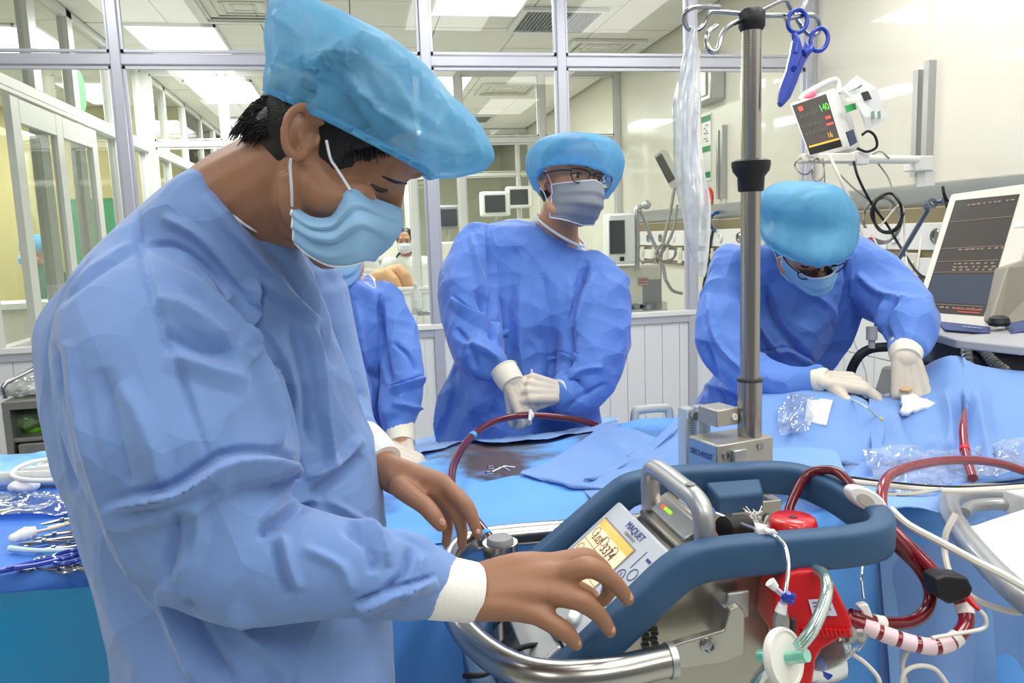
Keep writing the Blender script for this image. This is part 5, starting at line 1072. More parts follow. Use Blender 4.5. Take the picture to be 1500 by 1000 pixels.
V = np.array(m.V); tmpn = np.array([v.normal[:] for v in me_.data.vertices]); V2 = V-np.array(me_.location)+tmpn*crumple(V*np.array([1, 1, .25]), 5, 28, .004)[:, None]
for v, c in zip(me_.data.vertices, V2): v.co = c
tag(me_, 'long crumpled clear plastic sleeve hanging from the left pole hook', 'plastic bag')
# ================================================================== BED, DRAPES AND WHAT LIES ON THEM
def gs(x, y, cx, cy, sx, sy): return np.exp(-((x-cx)/sx)**2/2-((y-cy)/sy)**2/2)
B1 = onZ(1190, 590, 1.03); B2 = onZ(1375, 596, 1.0); B3 = onZ(1490, 570, 1.05); B4 = onZ(955, 615, .98); B5 = onZ(1310, 600, .98)
YE = 1.24
def H(x, y):
    x = np.asarray(x, float); y = np.asarray(y, float)
    z = .925+.035*gs(x, y, .7, 1.62, 9, .16)*(1/(1+np.exp(-(x+.05)*12)))
    z = z+.085*gs(x, y, B1[0], B1[1], .13, .13)+.09*gs(x, y, B2[0], B2[1], .07, .10)+.085*gs(x, y, B3[0]+.05, B3[1], .16, .22)+.04*gs(x, y, B4[0], B4[1], .12, .10)-.04*gs(x, y, B5[0], B5[1], .06, .10)
    z = z-.03*np.clip((y-1.85)/.15, 0, 2)**2
    return z
def drape_pt(x, y, off=0.):
    z = .95
    for _ in range(12):
        p = onZ(x, y, z); z = .5*z+.5*float(H(p[0], max(p[1], YE)))
    p = onZ(x, y, z); return p+A_(0, 0, off)
def coons(top, bot, left, right, nu, nv):
    """grid between four pixel polylines"""
    def rs(P, n):
        P = np.asarray(P, float); S = spline(list(P), 8) if len(P) > 2 else P
        L = np.concatenate([[0], np.cumsum(np.linalg.norm(np.diff(S, axis=0), axis=1))]); t = np.linspace(0, L[-1], n)
        return np.stack([np.interp(t, L, S[:, j]) for j in range(S.shape[1])], 1)
    T_, B_, L_, R_ = rs(top, nu), rs(bot, nu), rs(left, nv), rs(right, nv); G = np.zeros((nv, nu, T_.shape[1]))
    for j in range(nv):
        v = j/(nv-1)
        for i in range(nu):
            u_ = i/(nu-1); G[j, i] = (1-v)*T_[i]+v*B_[i]+(1-u_)*L_[j]+u_*R_[j]-((1-u_)*(1-v)*T_[0]+u_*(1-v)*T_[-1]+(1-u_)*v*B_[0]+u_*v*B_[-1])
    return G
def sheet_mesh(name, G, m, parent=None, amp=.006, scale=9, seed=1, oct_=4, creases=(), stretch=(1, 1, 1), **k):
    mb = MB(); mb.sheet(G); V = np.array(mb.V); me = bpy.data.meshes.new('t'); me.from_pydata(mb.V, [], mb.F); me.update(); N = np.array([v.normal[:] for v in me.vertices])
    if N[:, 2].mean() < 0: N = -N; mb.F = [f[::-1] for f in mb.F]
    V = disp(V, N, crumple(V*np.array(stretch), seed, scale, amp, oct_)+(stamp(V, N, creases) if creases else 0)); return make(name, V, mb.F, m, parent, angle=180, **k)
DR_A = mat('bright_blue_drape', '5ea4f0', .55, dots=(260, .3, .0012), vary=(5, '529ae8', .3), sheen=.2)
DR_B = mat('periwinkle_drape', '739bd8', .6, dots=(700, .12, .0005), vary=(5, '658ecd', .3), sheen=.2)
DR_C = mat('pale_blue_drape', '7aa6e2', .55, vary=(6, '709cd8', .3), sheen=.2)
def stained(m, spots):
    """dried dark stains soaked into the cloth, at points of the cloth itself (object space)"""
    nt = m.node_tree; N = nt.nodes; L = nt.links; b = N['Principled BSDF']; src = b.inputs['Base Color'].links[0].from_socket; tc = N.new('ShaderNodeTexCoord')
    for (c, r, col, k, sc) in spots:
        vm = N.new('ShaderNodeVectorMath'); vm.operation = 'SUBTRACT'; vm.inputs[1].default_value = c; L.new(tc.outputs['Object'], vm.inputs[0])
        v2 = N.new('ShaderNodeVectorMath'); v2.operation = 'MULTIPLY'; v2.inputs[1].default_value = (1/r[0], 1/r[1], 0); L.new(vm.outputs[0], v2.inputs[0])
        ln_ = N.new('ShaderNodeVectorMath'); ln_.operation = 'LENGTH'; L.new(v2.outputs[0], ln_.inputs[0])
        nz = N.new('ShaderNodeTexNoise'); nz.inputs['Scale'].default_value = sc; nz.inputs['Detail'].default_value = 6; L.new(tc.outputs['Object'], nz.inputs['Vector'])
        ad = N.new('ShaderNodeMath'); ad.operation = 'MULTIPLY_ADD'; ad.inputs[1].default_value = 1.6; L.new(nz.outputs['Fac'], ad.inputs[0]); L.new(ln_.outputs['Value'], ad.inputs[2])
        mr = N.new('ShaderNodeMapRange'); mr.inputs[1].default_value = 1.35; mr.inputs[2].default_value = 1.85; mr.inputs[3].default_value = k; mr.inputs[4].default_value = 0; L.new(ad.outputs[0], mr.inputs[0])
        mx = N.new('ShaderNodeMix'); mx.data_type = 'RGBA'; L.new(mr.outputs[0], mx.inputs[0]); L.new(src, mx.inputs[6]); mx.inputs[7].default_value = lin(col); src = mx.outputs[2]
    L.new(src, b.inputs['Base Color'])
bed = thing('hospital_bed', 'hospital bed hidden under the blue surgical drapes', 'bed', (.95, 1.62, 0))
m = MB(); m.boxb((-.1, 1.3, .68), (1.72, 1.95, .80)); m.build('mattress', M_dgrey, bed, bevel=.03)
m = MB(); m.boxb((-.1, 1.3, .60), (1.74, 1.94, .68)); m.build('frame', M_white, bed, bevel=.01)
for x in (.1, 1.6):
    for y in (1.38, 1.86): m = MB(); m.cyl((x, y, .05), (x, y, .62), .03); m.cyl((x-.02, y, .05), (x+.02, y, .05), .05); m.build('leg', M_white, bed)
m = MB(); a, b_ = onY(930, 607, 2.02), onY(980, 603, 2.02); m.tube([a-A_(0, 0, .1), a, a+A_(.02, 0, .012), b_+A_(-.02, 0, .012), b_, b_-A_(0, 0, .1)], .012, 10); m.build('side_rail', M_cream, bed)
pat = thing('person', 'patient lying under the drapes with one small patch of bare skin showing', 'person', (.95, 1.62, .80))
b = MB(); pk = drape_pt(897, 634)
limb(b, [A_(.15, 1.55, .85), A_(.6, 1.55, .86), A_(1.0, 1.58, .86)], [.045, .06, .075]); limb(b, [A_(.15, 1.70, .85), A_(.6, 1.70, .86), A_(1.0, 1.66, .86)], [.045, .06, .075])
limb(b, [A_(.95, 1.62, .865), A_(1.2, 1.62, .87), A_(1.42, 1.60, .87)], [.09, .09, .08]); limb(b, [A_(1.42, 1.60, .88), A_(1.56, 1.60, .89)], [.05, .05])
b.ell(A_(1.64, 1.60, .91), (.11, .08, .09)); limb(b, [A_(1.36, 1.74, .87), A_(1.1, 1.82, .86), pk+A_(.12, .0, -.035), pk+A_(-.03, 0, -.016)], [.04, .035, .03, .026])
skin_mesh(b, pat, mat('patient_skin', 'c08c6c', .5), .008, 3)
# base sheet
xs = np.linspace(-.22, 1.86, 140); ys = list(np.linspace(2.04, YE, 70)); G = []
for y in [2.10, 2.08, 2.06]: G.append([[x, min(2.07, y), H(x, 2.04)-(y-2.04)*6] for x in xs])
for y in ys: G.append([[x, y, float(H(x, y))] for x in xs])
for k in range(1, 26):
    t = k/25; G.append([[x, YE-.02-.05*t-.025*math.sin(x*16+2*t)*t, float(H(x, YE))-.03-t*.58] for x in xs])
A = sheet_mesh('surgical_drape', G, DR_A, None, .012, 6, 61, stretch=(1, 1, .5)); tag(A, 'bright blue dotted drape over the left half of the bed, with dark dried stains', 'drape')
aloc = np.array(A.location)
def st_(x, y, r, col, k, sc): p = drape_pt(x, y)-aloc; return (tuple(p), r, col, k, sc)
stained(DR_A, [st_(718, 660, (.15, .24), '3f4a5e', .9, 16), st_(722, 678, (.08, .17), '351a28', .95, 22), st_(705, 655, (.05, .12), '46202c', .9, 22), st_(870, 640, (.06, .06), '3f5070', .8, 20), st_(932, 640, (.09, .06), '3a68a8', .8, 25), st_(600, 745, (.03, .03), '6aa09a', .4, 30)])
# pale strip over the far left edge
Gp = coons([(600, 652), (660, 634), (700, 622), (800, 617), (905, 615)], [(612, 672), (680, 652), (720, 655), (800, 650), (845, 640), (905, 628)], [(600, 652), (612, 672)], [(905, 615), (905, 628)], 70, 12)
sheet_mesh('surgical_drape', [[drape_pt(*q, .010) for q in r] for r in Gp], DR_C, None, .009, 12, 62, label='pale blue strip of drape along the far edge below the gloved hands', cat='drape')
# dotted sheet near the hand
Gp = coons([(560, 735), (640, 728), (720, 712), (790, 703), (845, 712)], [(545, 800), (600, 805), (700, 795), (800, 790), (890, 800)], [(560, 735), (550, 770), (545, 800)], [(845, 712), (870, 750), (890, 800)], 60, 24)
sheet_mesh('surgical_drape', [[drape_pt(*q, .014) for q in r] for r in Gp], DR_A, None, .011, 8, 63, label='bright blue dotted drape lying in front of the metal clamp by the bare hand', cat='drape')
# periwinkle sheets, falling over the near side
def falling(top, left, right, nu, nv, off, seed, label, m_, amp=.012, zend=.34, ynear=1.235, creases=(), x0=None, x1=None):
    T_ = spline([drape_pt(*p, off) for p in top], 8); L_ = spline([drape_pt(*p, off) for p in left], 8); R_ = spline([drape_pt(*p, off) for p in right], 8)
    def rs(S, n): S = np.asarray(S); L = np.concatenate([[0], np.cumsum(np.linalg.norm(np.diff(S, axis=0), axis=1))]); t = np.linspace(0, L[-1], n); return np.stack([np.interp(t, L, S[:, j]) for j in range(3)], 1)
    T2, L2, R2 = rs(T_, nu), rs(L_, nv), rs(R_, nv); G = []
    a, c = L2[-1], R2[-1]; B2 = np.array([a+(c-a)*i/(nu-1) for i in range(nu)])
    for j in range(nv):
        v = j/(nv-1); row = []
        for i in range(nu):
            u_ = i/(nu-1); p = (1-v)*T2[i]+v*B2[i]+(1-u_)*L2[j]+u_*R2[j]-((1-u_)*(1-v)*T2[0]+u_*(1-v)*T2[-1]+(1-u_)*v*B2[0]+u_*v*B2[-1])
            row.append([p[0], p[1], float(H(p[0], max(p[1], YE)))+off])
        G.append(row)
    last = np.array(G[-1])
    for k in range(1, 22):
        t = k/21; G.append([[q_[0], q_[1]-.035*min(1, t*5)-.05*t-.03*t*math.sin(q_[0]*19+seed), q_[2]-.012-(q_[2]-zend)*t] for q_ in last])
    return sheet_mesh('surgical_drape', G, m_, None, amp, 6.5, seed, creases=creases, stretch=(1, 1, .6), label=label, cat='drape')
def edge_pt(x, y=1.235):   # pixel row of the near bed edge under a pixel column
    a, b_ = 560, 1100
    for _ in range(30):
        c = (a+b_)/2
        if onZ(x, c, .94)[1] > y: a = c
        else: b_ = c
    return (x, c)
e1, e2, e3 = edge_pt(905), edge_pt(1215), edge_pt(1600)
falling([(880, 634), (925, 640), (1000, 632), (1060, 600), (1100, 575), (1150, 562), (1200, 558), (1262, 566)], [(880, 634), (852, 660), (800, 690), (762, 706), (800, 712), (848, 722), (878, 765), e1], [(1262, 566), (1290, 640), (1270, 700), e2], 110, 60, .020, 64,
        'large periwinkle drape behind the console, tented up beside the bending person', DR_B, .016, creases=[('ridge', [(1112, 572), (1100, 620), (1090, 680)], 16, .018), ('ridge', [(1245, 575), (1290, 640), (1330, 690)], 14, .016), ('valley', [(1150, 700), (1240, 680), (1320, 670)], 14, .012), ('ridge', [(880, 640), (940, 680), (1000, 700)], 18, .010), ('ridge', [(870, 700), (930, 690), (990, 660)], 14, .008)])
falling([(1255, 572), (1300, 588), (1340, 578), (1375, 570), (1410, 590), (1440, 560), (1480, 545), (1540, 540), (1580, 545)], [(1255, 572), (1275, 640), (1262, 700), edge_pt(1200)], [(1580, 545), (1600, 640), (1600, 700), e3], 110, 60, .034, 65,
        'periwinkle drape over the head end, pulled into folds round the upright red tube', DR_B, .016, creases=[('valley', [(1412, 590), (1405, 640), (1400, 690)], 18, .022), ('ridge', [(1430, 570), (1440, 640), (1450, 700)], 22, .016), ('ridge', [(1385, 575), (1392, 620), (1400, 670)], 16, .014), ('ridge', [(1300, 600), (1330, 650), (1390, 670)], 16, .014), ('valley', [(1320, 610), (1350, 660), (1380, 690)], 14, .012), ('ridge', [(1260, 620), (1290, 680), (1340, 720)], 14, .010)])
falling([(1082, 706), (1120, 690), (1180, 686), (1222, 690), (1232, 706)], [(1082, 706), (1078, 730), (1075, 760), edge_pt(1070)], [(1232, 706), (1238, 730), (1240, 760), edge_pt(1236)], 60, 30, .045, 66, 'small gathered fold of blue drape beside the steel pole', DR_C, .012)
falling([(1262, 770), (1320, 760), (1380, 775), (1410, 800)], [(1262, 770), (1262, 800), edge_pt(1262)], [(1410, 800), (1415, 820), edge_pt(1420)], 50, 20, .050, 67, 'loose corner of blue drape hanging below the red tubes at the bed side', DR_C, .010, zend=.55)
# towel clamp
GZ = mat('white_gauze', 'eceff1', .9, dots=(700, .3, .001), bump=(80, .4, .003))
tc_ = thing('towel_clip', 'small steel towel clip lying on the drape in front of the stain', 'clamp', drape_pt(735, 702))
m = MB(); g_ = lambda x, y, o=.02: drape_pt(x, y, o)
m.tube([g_(755, 698), g_(740, 700, .024), g_(722, 705)], .0022, 8); m.tube([g_(748, 704), g_(736, 701, .024), g_(724, 699)], .0022, 8); m.build('arm', M_chrome, tc_)
for (x, y) in ((718, 706), (720, 698)): m = MB(); c = g_(x, y); m.tube([c+A_(.009*math.cos(t), .009*math.sin(t), 0) for t in np.linspace(0, 6.283, 14, endpoint=False)], .0018, 6, True, 1); m.build('finger_ring', M_chrome, tc_)
# gauze pads, swab stick
def patch(name, corners, off, m_, label, cat, amp=.003, scale=30, seed=1, thick=.006, n=16):
    a, b_, c, d = corners; G = coons([a, b_], [d, c], [a, d], [b_, c], n, n); o = sheet_mesh(name, [[drape_pt(*q, off) for q in r] for r in G], m_, None, amp, scale, seed, label=label, cat=cat); md = o.modifiers.new('t', 'SOLIDIFY'); md.thickness = thick; return o
patch('gauze_pad', [(1183, 594), (1222, 598), (1210, 645), (1178, 638)], .034, GZ, 'flat square white gauze pad on the drape beside the crumpled plastic', 'gauze', .002, 20, 3)
o = patch('gauze_pad', [(1318, 606), (1332, 604), (1368, 622), (1322, 638)], .052, GZ, 'folded white gauze with a brown stain below the gloved hand', 'gauze', .010, 34, 4, .012)
m = MB(); c = drape_pt(1326, 610, .064); m.ell(c, (.016, .012, .003)); m.build('brown_stain', mat('brown_stain', 'a8733c', .8, vary=(90, 'd8b98c', .3)), o)
m = MB(); m.tube([drape_pt(1160, 584, .040), drape_pt(1200, 592, .040), drape_pt(1250, 612, .040), drape_pt(1290, 640, .040)], .0020, 8); o = m.build('suction_stick', mat('pale_green_plastic', 'c9dcc6', .3), label='thin pale stick with yellow tip lying across the tented drape', cat='catheter')
m = MB(); m.ell(drape_pt(1290, 640, .040), .0048); m.build('yellow_tip', mat('yellow_tip', 'cfc05a', .5), o)
# crumpled clear plastic
WRAP = glassy('crumpled_film', 'f4f7fc', 1.5, .12, ('eaf1fb', .12, 40))
def film(P, off, label, seed, n=(40, 30), amp=.016, scale=26, zfun=None):
    G = coons(*P, *n); o = sheet_mesh('plastic_film', [[(zfun or drape_pt)(*q, off) for q in r] for r in G], WRAP, None, amp, scale, seed, 6, label=label, cat='plastic bag'); return o
film([[(1150, 548), (1182, 553)], [(1142, 668), (1184, 662)], [(1150, 548), (1162, 590), (1140, 630), (1142, 668)], [(1182, 553), (1184, 590), (1194, 630), (1184, 662)]], .045, 'crumpled clear plastic wrapper standing beside the gauze pad', 71, (26, 60), .02, 30)
film([[(1110, 565), (1160, 556)], [(1112, 578), (1160, 572)], [(1110, 565), (1112, 578)], [(1160, 556), (1160, 572)]], .045, 'thin clear film strip running from the pole to the wrapper', 72, (30, 12), .012, 34)
film([[(1262, 700), (1330, 692), (1400, 700), (1500, 676)], [(1290, 762), (1350, 770), (1400, 752), (1500, 730)], [(1262, 700), (1290, 762)], [(1500, 676), (1500, 730)]], .055, 'crinkled clear film under the thick leads at the right', 73, (90, 30), .014, 30)
# ------------------------------------------------------------------ white board with grey tube frame at the right
wt = thing('side_table', 'white overbed board in a thick grey tube frame at the right edge', 'table', (1.05, .88, 0))
GT = mat('grey_tube_paint', 'a4a6a8', .3, .4, coat=.3)
def z9(x, y, z=.985): return onZ(x, y, z)
m = MB(); m.tube([z9(1540, 905), z9(1490, 868), z9(1440, 818), z9(1402, 770), z9(1391, 742), z9(1398, 727), z9(1425, 722), z9(1470, 722), z9(1520, 722)], .0165, 20, sm=6); m.build('frame_tube', GT, wt)
m = MB(); m.tube([z9(1412, 752), z9(1422, 742), z9(1450, 738), z9(1500, 738)], .010, 14); m.build('inner_tube', GT, wt)
m = MB(); P = spline([z9(1423, 776, .998), z9(1430, 768, .998), z9(1500, 745, .998), z9(1580, 722, .998), z9(1640, 900, .998), z9(1560, 905, .998), z9(1480, 850, .998)], 3, True); m.prism(list(P), (0, 0, -.012)); m.build('board', M_white, wt, bevel=.003)
m = MB(); m.box(z9(1500, 738, .99), (.035, .05, .04)); m.build('hinge_block', M_white, wt, bevel=.004)
for x, y in ((1.02, .78), (1.05, .98)): m = MB(); m.cyl((x, y, 0.0), (x, y, .985), .018); m.build('leg', GT, wt)
# ================================================================== INSTRUMENT TABLE AT THE LEFT
TEALP = mat('teal_shiny_drape', '1788ba', .22, vary=(4, '1a8cc0', .3), bump=(7, .6, .02), coat=.2)
DR_T = mat('table_blue_drape', '4c86e0', .6, dots=(500, .15, .0006), vary=(5, '447cd6', .3))
tz = .90
xl, xr = -1.75, onZ(158, 826, tz)[0]; yn, yf = onZ(80, 835, tz)[1], onZ(40, 676, tz)[1]
it = thing('instrument_table', 'instrument table draped in blue with a shiny teal skirt at lower left', 'table', ((xl+xr)/2, (yn+yf)/2, 0))
m = MB(); m.boxb((xl, yn+.02, tz-.04), (xr-.02, yf, tz-.012)); m.build('tabletop', M_steel, it, bevel=.003)
for x in (xl+.1, xr-.1):
    for y in (yn+.1, yf-.1): m = MB(); m.cyl((x, y, 0), (x, y, tz-.04), .015); m.build('leg', M_steel, it)
G = []
for y in np.linspace(yf, yn+.03, 40): G.append([[x, y, tz] for x in np.linspace(xl, xr, 70)])
sheet_mesh('top_cover', G, DR_T, it, .002, 8, 81)
m = MB(); S = [(-.00, -.002), (.008, .006), (.022, .010), (.034, .004), (.036, -.02), (.034, -.05)]
Gr = [[[x, yn+.03-s, tz+h+.003*math.sin(x*23)] for x in np.linspace(xl, xr+.01, 60)] for s, h in S]; sheet_mesh('cover_fold', Gr, DR_T, it, .003, 12, 82)
G = []
for k in range(36): t = k/35; G.append([[x, yn-.012-.03*t+.012*math.sin(x*11+t*2)*t, tz-.028-.75*t] for x in np.linspace(xl, xr+.015, 90)])
sheet_mesh('skirt', G, TEALP, it, .020, 4, 83)
G = []
for k in range(30): t = k/29; G.append([[xr+.018+.02*t, y, tz-.01-.76*t] for y in np.linspace(yn, yf, 40)])
sheet_mesh('side_skirt', G, DR_T, it, .008, 6, 84)
def tp(x, y, h=.0): return onZ(x, y, tz+h)
G = coons([(-60, 668), (110, 660)], [(-60, 700), (120, 690)], [(-60, 668), (-60, 700)], [(110, 660), (120, 690)], 30, 12); sheet_mesh('plastic_film', [[tp(*q, .012) for q in r] for r in G], mat('cyan_plastic', '3f9fdc', .3), None, .005, 14, 85, label='cyan wrapping paper along the far edge of the instrument table', cat='drape')
# syringes, tubing coil, gauze
CLW = glassy('clear_white_barrel', 'eef2f6', 2, .03, ('eef2f6', .45))
def syringe(x0, y0, x1, y1, r, label, h=.02):
    a, b_ = tp(x0, y0, h), tp(x1, y1, h); d = unit(b_-a); L = np.linalg.norm(b_-a); s = thing('syringe', label, 'syringe', (a+b_)/2-A_(0, 0, r), 'large syringes on the instrument table')
    m = MB(); m.lathe([(.003, -.02), (.003, 0), (r*.9, .003), (r, .01), (r, L), (r*1.7, L+.001), (r*1.7, L+.005), (r*.9, L+.005), (r*.9, .012), (.002, .006)], a, d, 24); m.build('barrel', CLW, s)
    m = MB(); m.cyl(a+d*L*.62, a+d*(L*.62+.02), r*.93, n=20); m.build('rubber_piston', M_black, s)
    m = MB(); m.box(a+d*L*.95, (L*.6, .006, r*1.3), (d, np.cross(CUP, d), CUP)); m.cyl(a+d*(L*1.28), a+d*(L*1.3), r*1.2); m.build('plunger', M_white, s)
syringe(-40, 704, 92, 699, .0185, 'large clear syringe with black piston lying nearest on the left table', .022)
syringe(30, 694, 118, 688, .015, 'second clear syringe with black piston behind the nearest one', .03)
m = MB(); m.tube([tp(*p, .04) for p in ((120, 674), (80, 672), (45, 677), (22, 688), (18, 697), (40, 703), (80, 703), (120, 696))], .0055, 10, sm=6); tag(m.build('coiled_tube', M_white), 'stiff white tube bent in a loop over the syringes', 'tube')
m = MB()
for k, (x, y, r) in enumerate(((50, 690, .03), (75, 682, .035), (100, 680, .045), (35, 712, .035), (115, 690, .05))): m.ell(tp(x, y, .02), (r, r*.8, r*.5), n=18)
V, N, F = fuse(m.V, m.F, .004, 2); V = disp(V, N, crumple(V, 9, 26, .008)); make('gauze_heap', V, F, GZ, None, angle=180, label='heap of white gauze behind the syringes on the left table', cat='gauze')
G = coons([(-60, 722), (135, 722)], [(-60, 755), (138, 748)], [(-60, 722), (-60, 755)], [(135, 722), (138, 748)], 60, 16); sheet_mesh('plastic_film', [[tp(*q, .014) for q in r] for r in G], glassy('blue_clear_film', 'b9cff2', 3, .05, ('5c86dc', .2, 20)), None, .010, 22, 86, 5, label='clear plastic pouch in front of the syringes on the left table', cat='plastic bag')
# haemostats
def forceps(x0, y0, x1, y1, label, h=.008, ring=True, m_=None, gap=.012, rr=.011, th=.0026, tagname='forceps', cat='surgical instrument'):
    a, b_ = tp(x0, y0, h), tp(x1, y1, h); d = unit(b_-a); L = np.linalg.norm(b_-a); s_ = np.cross(CUP, d); m_ = m_ or M_chrome; t = thing(tagname, label, cat, (a+b_)/2, None)
    for k in (-1, 1):
        m = MB(); m.tube([a+s_*gap*k+A_(0, 0, .002*k), a+d*L*.3+s_*gap*.7*k, a+d*L*.62, a+d*L*.8-s_*.002*k, b_-s_*.0005*k], [th, th, th*1.25, th, th*.6], 8)
        if ring: c = a-d*rr*.8+s_*gap*k; m.tube([c+(d*math.cos(q_)*1.25+s_*math.sin(q_))*rr for q_ in np.linspace(0, 6.283, 16, endpoint=False)], th*.9, 6, True, 1)
        m.build('arm', m_, t)
    m = MB(); m.cyl(a+d*L*.62-A_(0, 0, .004), a+d*L*.62+A_(0, 0, .005), th*1.6); m.build('pivot', m_, t)
forceps(140, 752, 60, 768, 'long steel forceps topmost on the left table', .014, False, gap=.004)
forceps(142, 760, 70, 772, 'dark tipped forceps just below the longest one', .010, False, gap=.005)
forceps(130, 772, 48, 790, 'steel clamp under the thick cotton swab', .008)
forceps(132, 780, 36, 800, 'steel clamp lying below the cotton swab head', .008)
forceps(120, 788, 30, 796, 'steel clamp crossing the two beside the swab', .012)
forceps(126, 795, 48, 808, 'thin steel clamp nearest the pale tube', .006)
forceps(110, 826, 170, 812, 'steel ring handles beside the blue plastic clamp', .008, rr=.014, gap=.016)
forceps(60, 826, 140, 836, 'steel scissors half under the blue plastic clamp', .006, rr=.014, gap=.016)
forceps(86, 818, -30, 842, 'cobalt blue plastic clamp at the near edge of the left table', .016, m_=BLUE_P, rr=.018, gap=.012, th=.0042, tagname='tubing_clamp', cat='clamp')
sw = thing('cotton_swab', 'white swab stick with a thick cotton head on the left table', 'swab', tp(40, 780))
m = MB(); m.tube([tp(145, 750, .03), tp(90, 770, .024), tp(48, 780, .018)], .0034, 10); m.build('stick', M_cream, sw)
m = MB(); m.tube([tp(52, 778, .018), tp(38, 782, .018), tp(22, 787, .018)], [.010, .013, .009], 14); V = np.array(m.V); m.V = [tuple(v+np.random.RandomState(i).normal(0, .0006, 3)) for i, v in enumerate(V)]; m.ell(tp(20, 788, .018), .009); m.build('cotton_head', GZ, sw)
m = MB(); m.tube([tp(14, 803, .01), tp(50, 806, .012), tp(90, 806, .012), tp(135, 806, .012)], [.006, .0045, .0045, .004], 10); tag(m.build('curved_tube', mat('pale_cyan_tube', 'cfe6ee', .3)), 'pale cyan tube lying below the steel clamps', 'tube')
for k, (x, y, lab) in enumerate(((134, 782, 'small steel cup of brown antiseptic farther from the table edge'), (142, 806, 'small steel cup of brown antiseptic nearest the table edge'))):
    c = tp(x, y+14, 0); t = thing('steel_cup', lab, 'cup', c)
    m = MB(); m.lathe([(.022, 0), (.026, .01), (.031, .05), (.034, .052), (.033, .054), (.029, .05), (.024, .012), (0, .01)], c, n=32); m.build('bowl', M_chrome, t)
    m = MB(); m.lathe([(.001, .034), (.0278, .034), (.0276, .038), (.0, .039)], c, n=28); m.build('antiseptic', mat('brown_antiseptic', '8a4a20', .3, vary=(60, 'a5602c', .3)), t)
# ================================================================== STEEL TROLLEY BEHIND
Yt = 3.0; z1 = onY(50, 586, Yt)[2]; xa, xb = onY(2, 600, Yt)[0], onY(150, 600, Yt)[0]
tr = thing('steel_trolley', 'grey steel trolley with rail, open shelf and drawer behind the gowned man', 'trolley', ((xa+xb)/2, Yt+.2, 0))
TS = mat('dull_steel', '9c9a96', .4, .7)
for nm, a_, b_ in (('tray', (xa, Yt, z1-.03), (xb, Yt+.42, z1)), ('side_panel', (xa, Yt, .15), (xa+.025, Yt+.42, z1-.03)), ('side_panel', (xb-.025, Yt, .15), (xb, Yt+.42, z1-.03)), ('back_panel', (xa, Yt+.4, .15), (xb, Yt+.42, z1-.03)), ('shelf', (xa, Yt+.01, z1-.15), (xb, Yt+.42, z1-.135)), ('lower_cabinet', (xa+.02, Yt+.02, .15), (xb-.02, Yt+.4, z1-.32))):
    m = MB(); m.boxb(a_, b_); m.build(nm, TS, tr, smooth=False, bevel=.003)
m = MB(); m.boxb((xa+.04, Yt-.005, z1-.30), (xb-.04, Yt+.38, z1-.155)); dw = m.build('drawer', TS, tr, bevel=.004)
m = MB(); m.ell(onY(97, 660, Yt-.02), .014); m.build('knob', M_chrome, dw)
a_ = onY(8, 583, Yt); m = MB(); m.tube([a_, a_+A_(0, 0, .045), a_+A_(.04, .05, .07), a_+A_(.1, .12, .095), a_+A_(.25, .2, .10), a_+A_(.45, .2, .10)], .008, 10); m.cyl(a_+A_(.13, .15, 0), a_+A_(.13, .15, .095), .006); m.build('rail', M_chrome, tr)
for k, (x, y, c_, lab, r) in enumerate(((25, 640, 'b9c2b4', 'crumpled clear bag at the left of the trolley shelf', (.035, .05, .05)), (50, 632, 'a9c890', 'clear bag with bright green contents on the trolley shelf', (.07, .06, .045)), (58, 572, 'd5d6d8', 'crumpled clear bag on the trolley top', (.14, .08, .03)))):
    m = MB(); c = onY(x, y, Yt+.12); c[2] = (z1-.135 if k < 2 else z1)+r[2]; m.ell(c, r, n=28); V, N, F = fuse(m.V, m.F, .006, 1); V = disp(V, N, crumple(V, 90+k, 16, .02)); V[:, 2] = np.maximum(V[:, 2], c[2]-r[2]); o = make('plastic_bag', V, F, glassy('bag_film_%d' % k, 'f0f4f0', 2.5, .08, (c_, .35, 20)), None, angle=180, label=lab, cat='plastic bag')
    if k == 1: m = MB(); m.ell(c-A_(0, 0, .03), (.04, .03, .025)); m.build('green_contents', mat('lime_green', '7ee02a', .4), o)
# ================================================================== VENTILATOR AT THE RIGHT
PUTTY = mat('putty_plastic', 'c9c6bc', .4); TAUPE = mat('taupe_plastic', '8f897d', .45); SCR_D = mat('dark_screen', '3a3735', .25, emit=.22, emitcol='6b625c')  # dark screen emission holds its own glow plus reflected room light
vt = thing('ventilator', 'ventilator with big tilted dark screen at the right edge', 'machine', (1.75, 1.75, .0))
def quad(tl, tr_, br_, bl_): return [W(*tl), W(*tr_), W(*br_), W(*bl_)]
def plate(mb, Q, t, inset=None):
    Q = [np.asarray(q) for q in Q]; n = unit(np.cross(Q[1]-Q[0], Q[3]-Q[0])); n = n if n@CF > 0 else -n; mb.prism(Q, n*t); return n
Q = quad((1393, 283, 2.339), (1545, 262, 2.203), (1462, 482, 2.040), (1335, 470, 2.149)); pn_ = np.cross(Q[2]-Q[3], Q[0]-Q[3]); v_ = ray(1540, 262); Q[1] = CC+v_*(((Q[3]-CC)@pn_)/(v_@pn_))
m = MB(); n_ = plate(m, Q, .06); mon = m.build('monitor_shell', PUTTY, vt, smooth=False, bevel=.008, seg=3)
def uv(Q, u_, v): return (1-v)*((1-u_)*Q[0]+u_*Q[1])+v*((1-u_)*Q[3]+u_*Q[2])
m = MB(); plate(m, [uv(Q, a, b_)-n_*.001 for a, b_ in ((.075, .07), (.735, .085), (.80, .93), (.075, .93))], .002); scn = m.build('screen', SCR_D, mon, smooth=False)
U_ = unit(Q[0]-Q[3]); Rr_ = unit(Q[1]-Q[0])
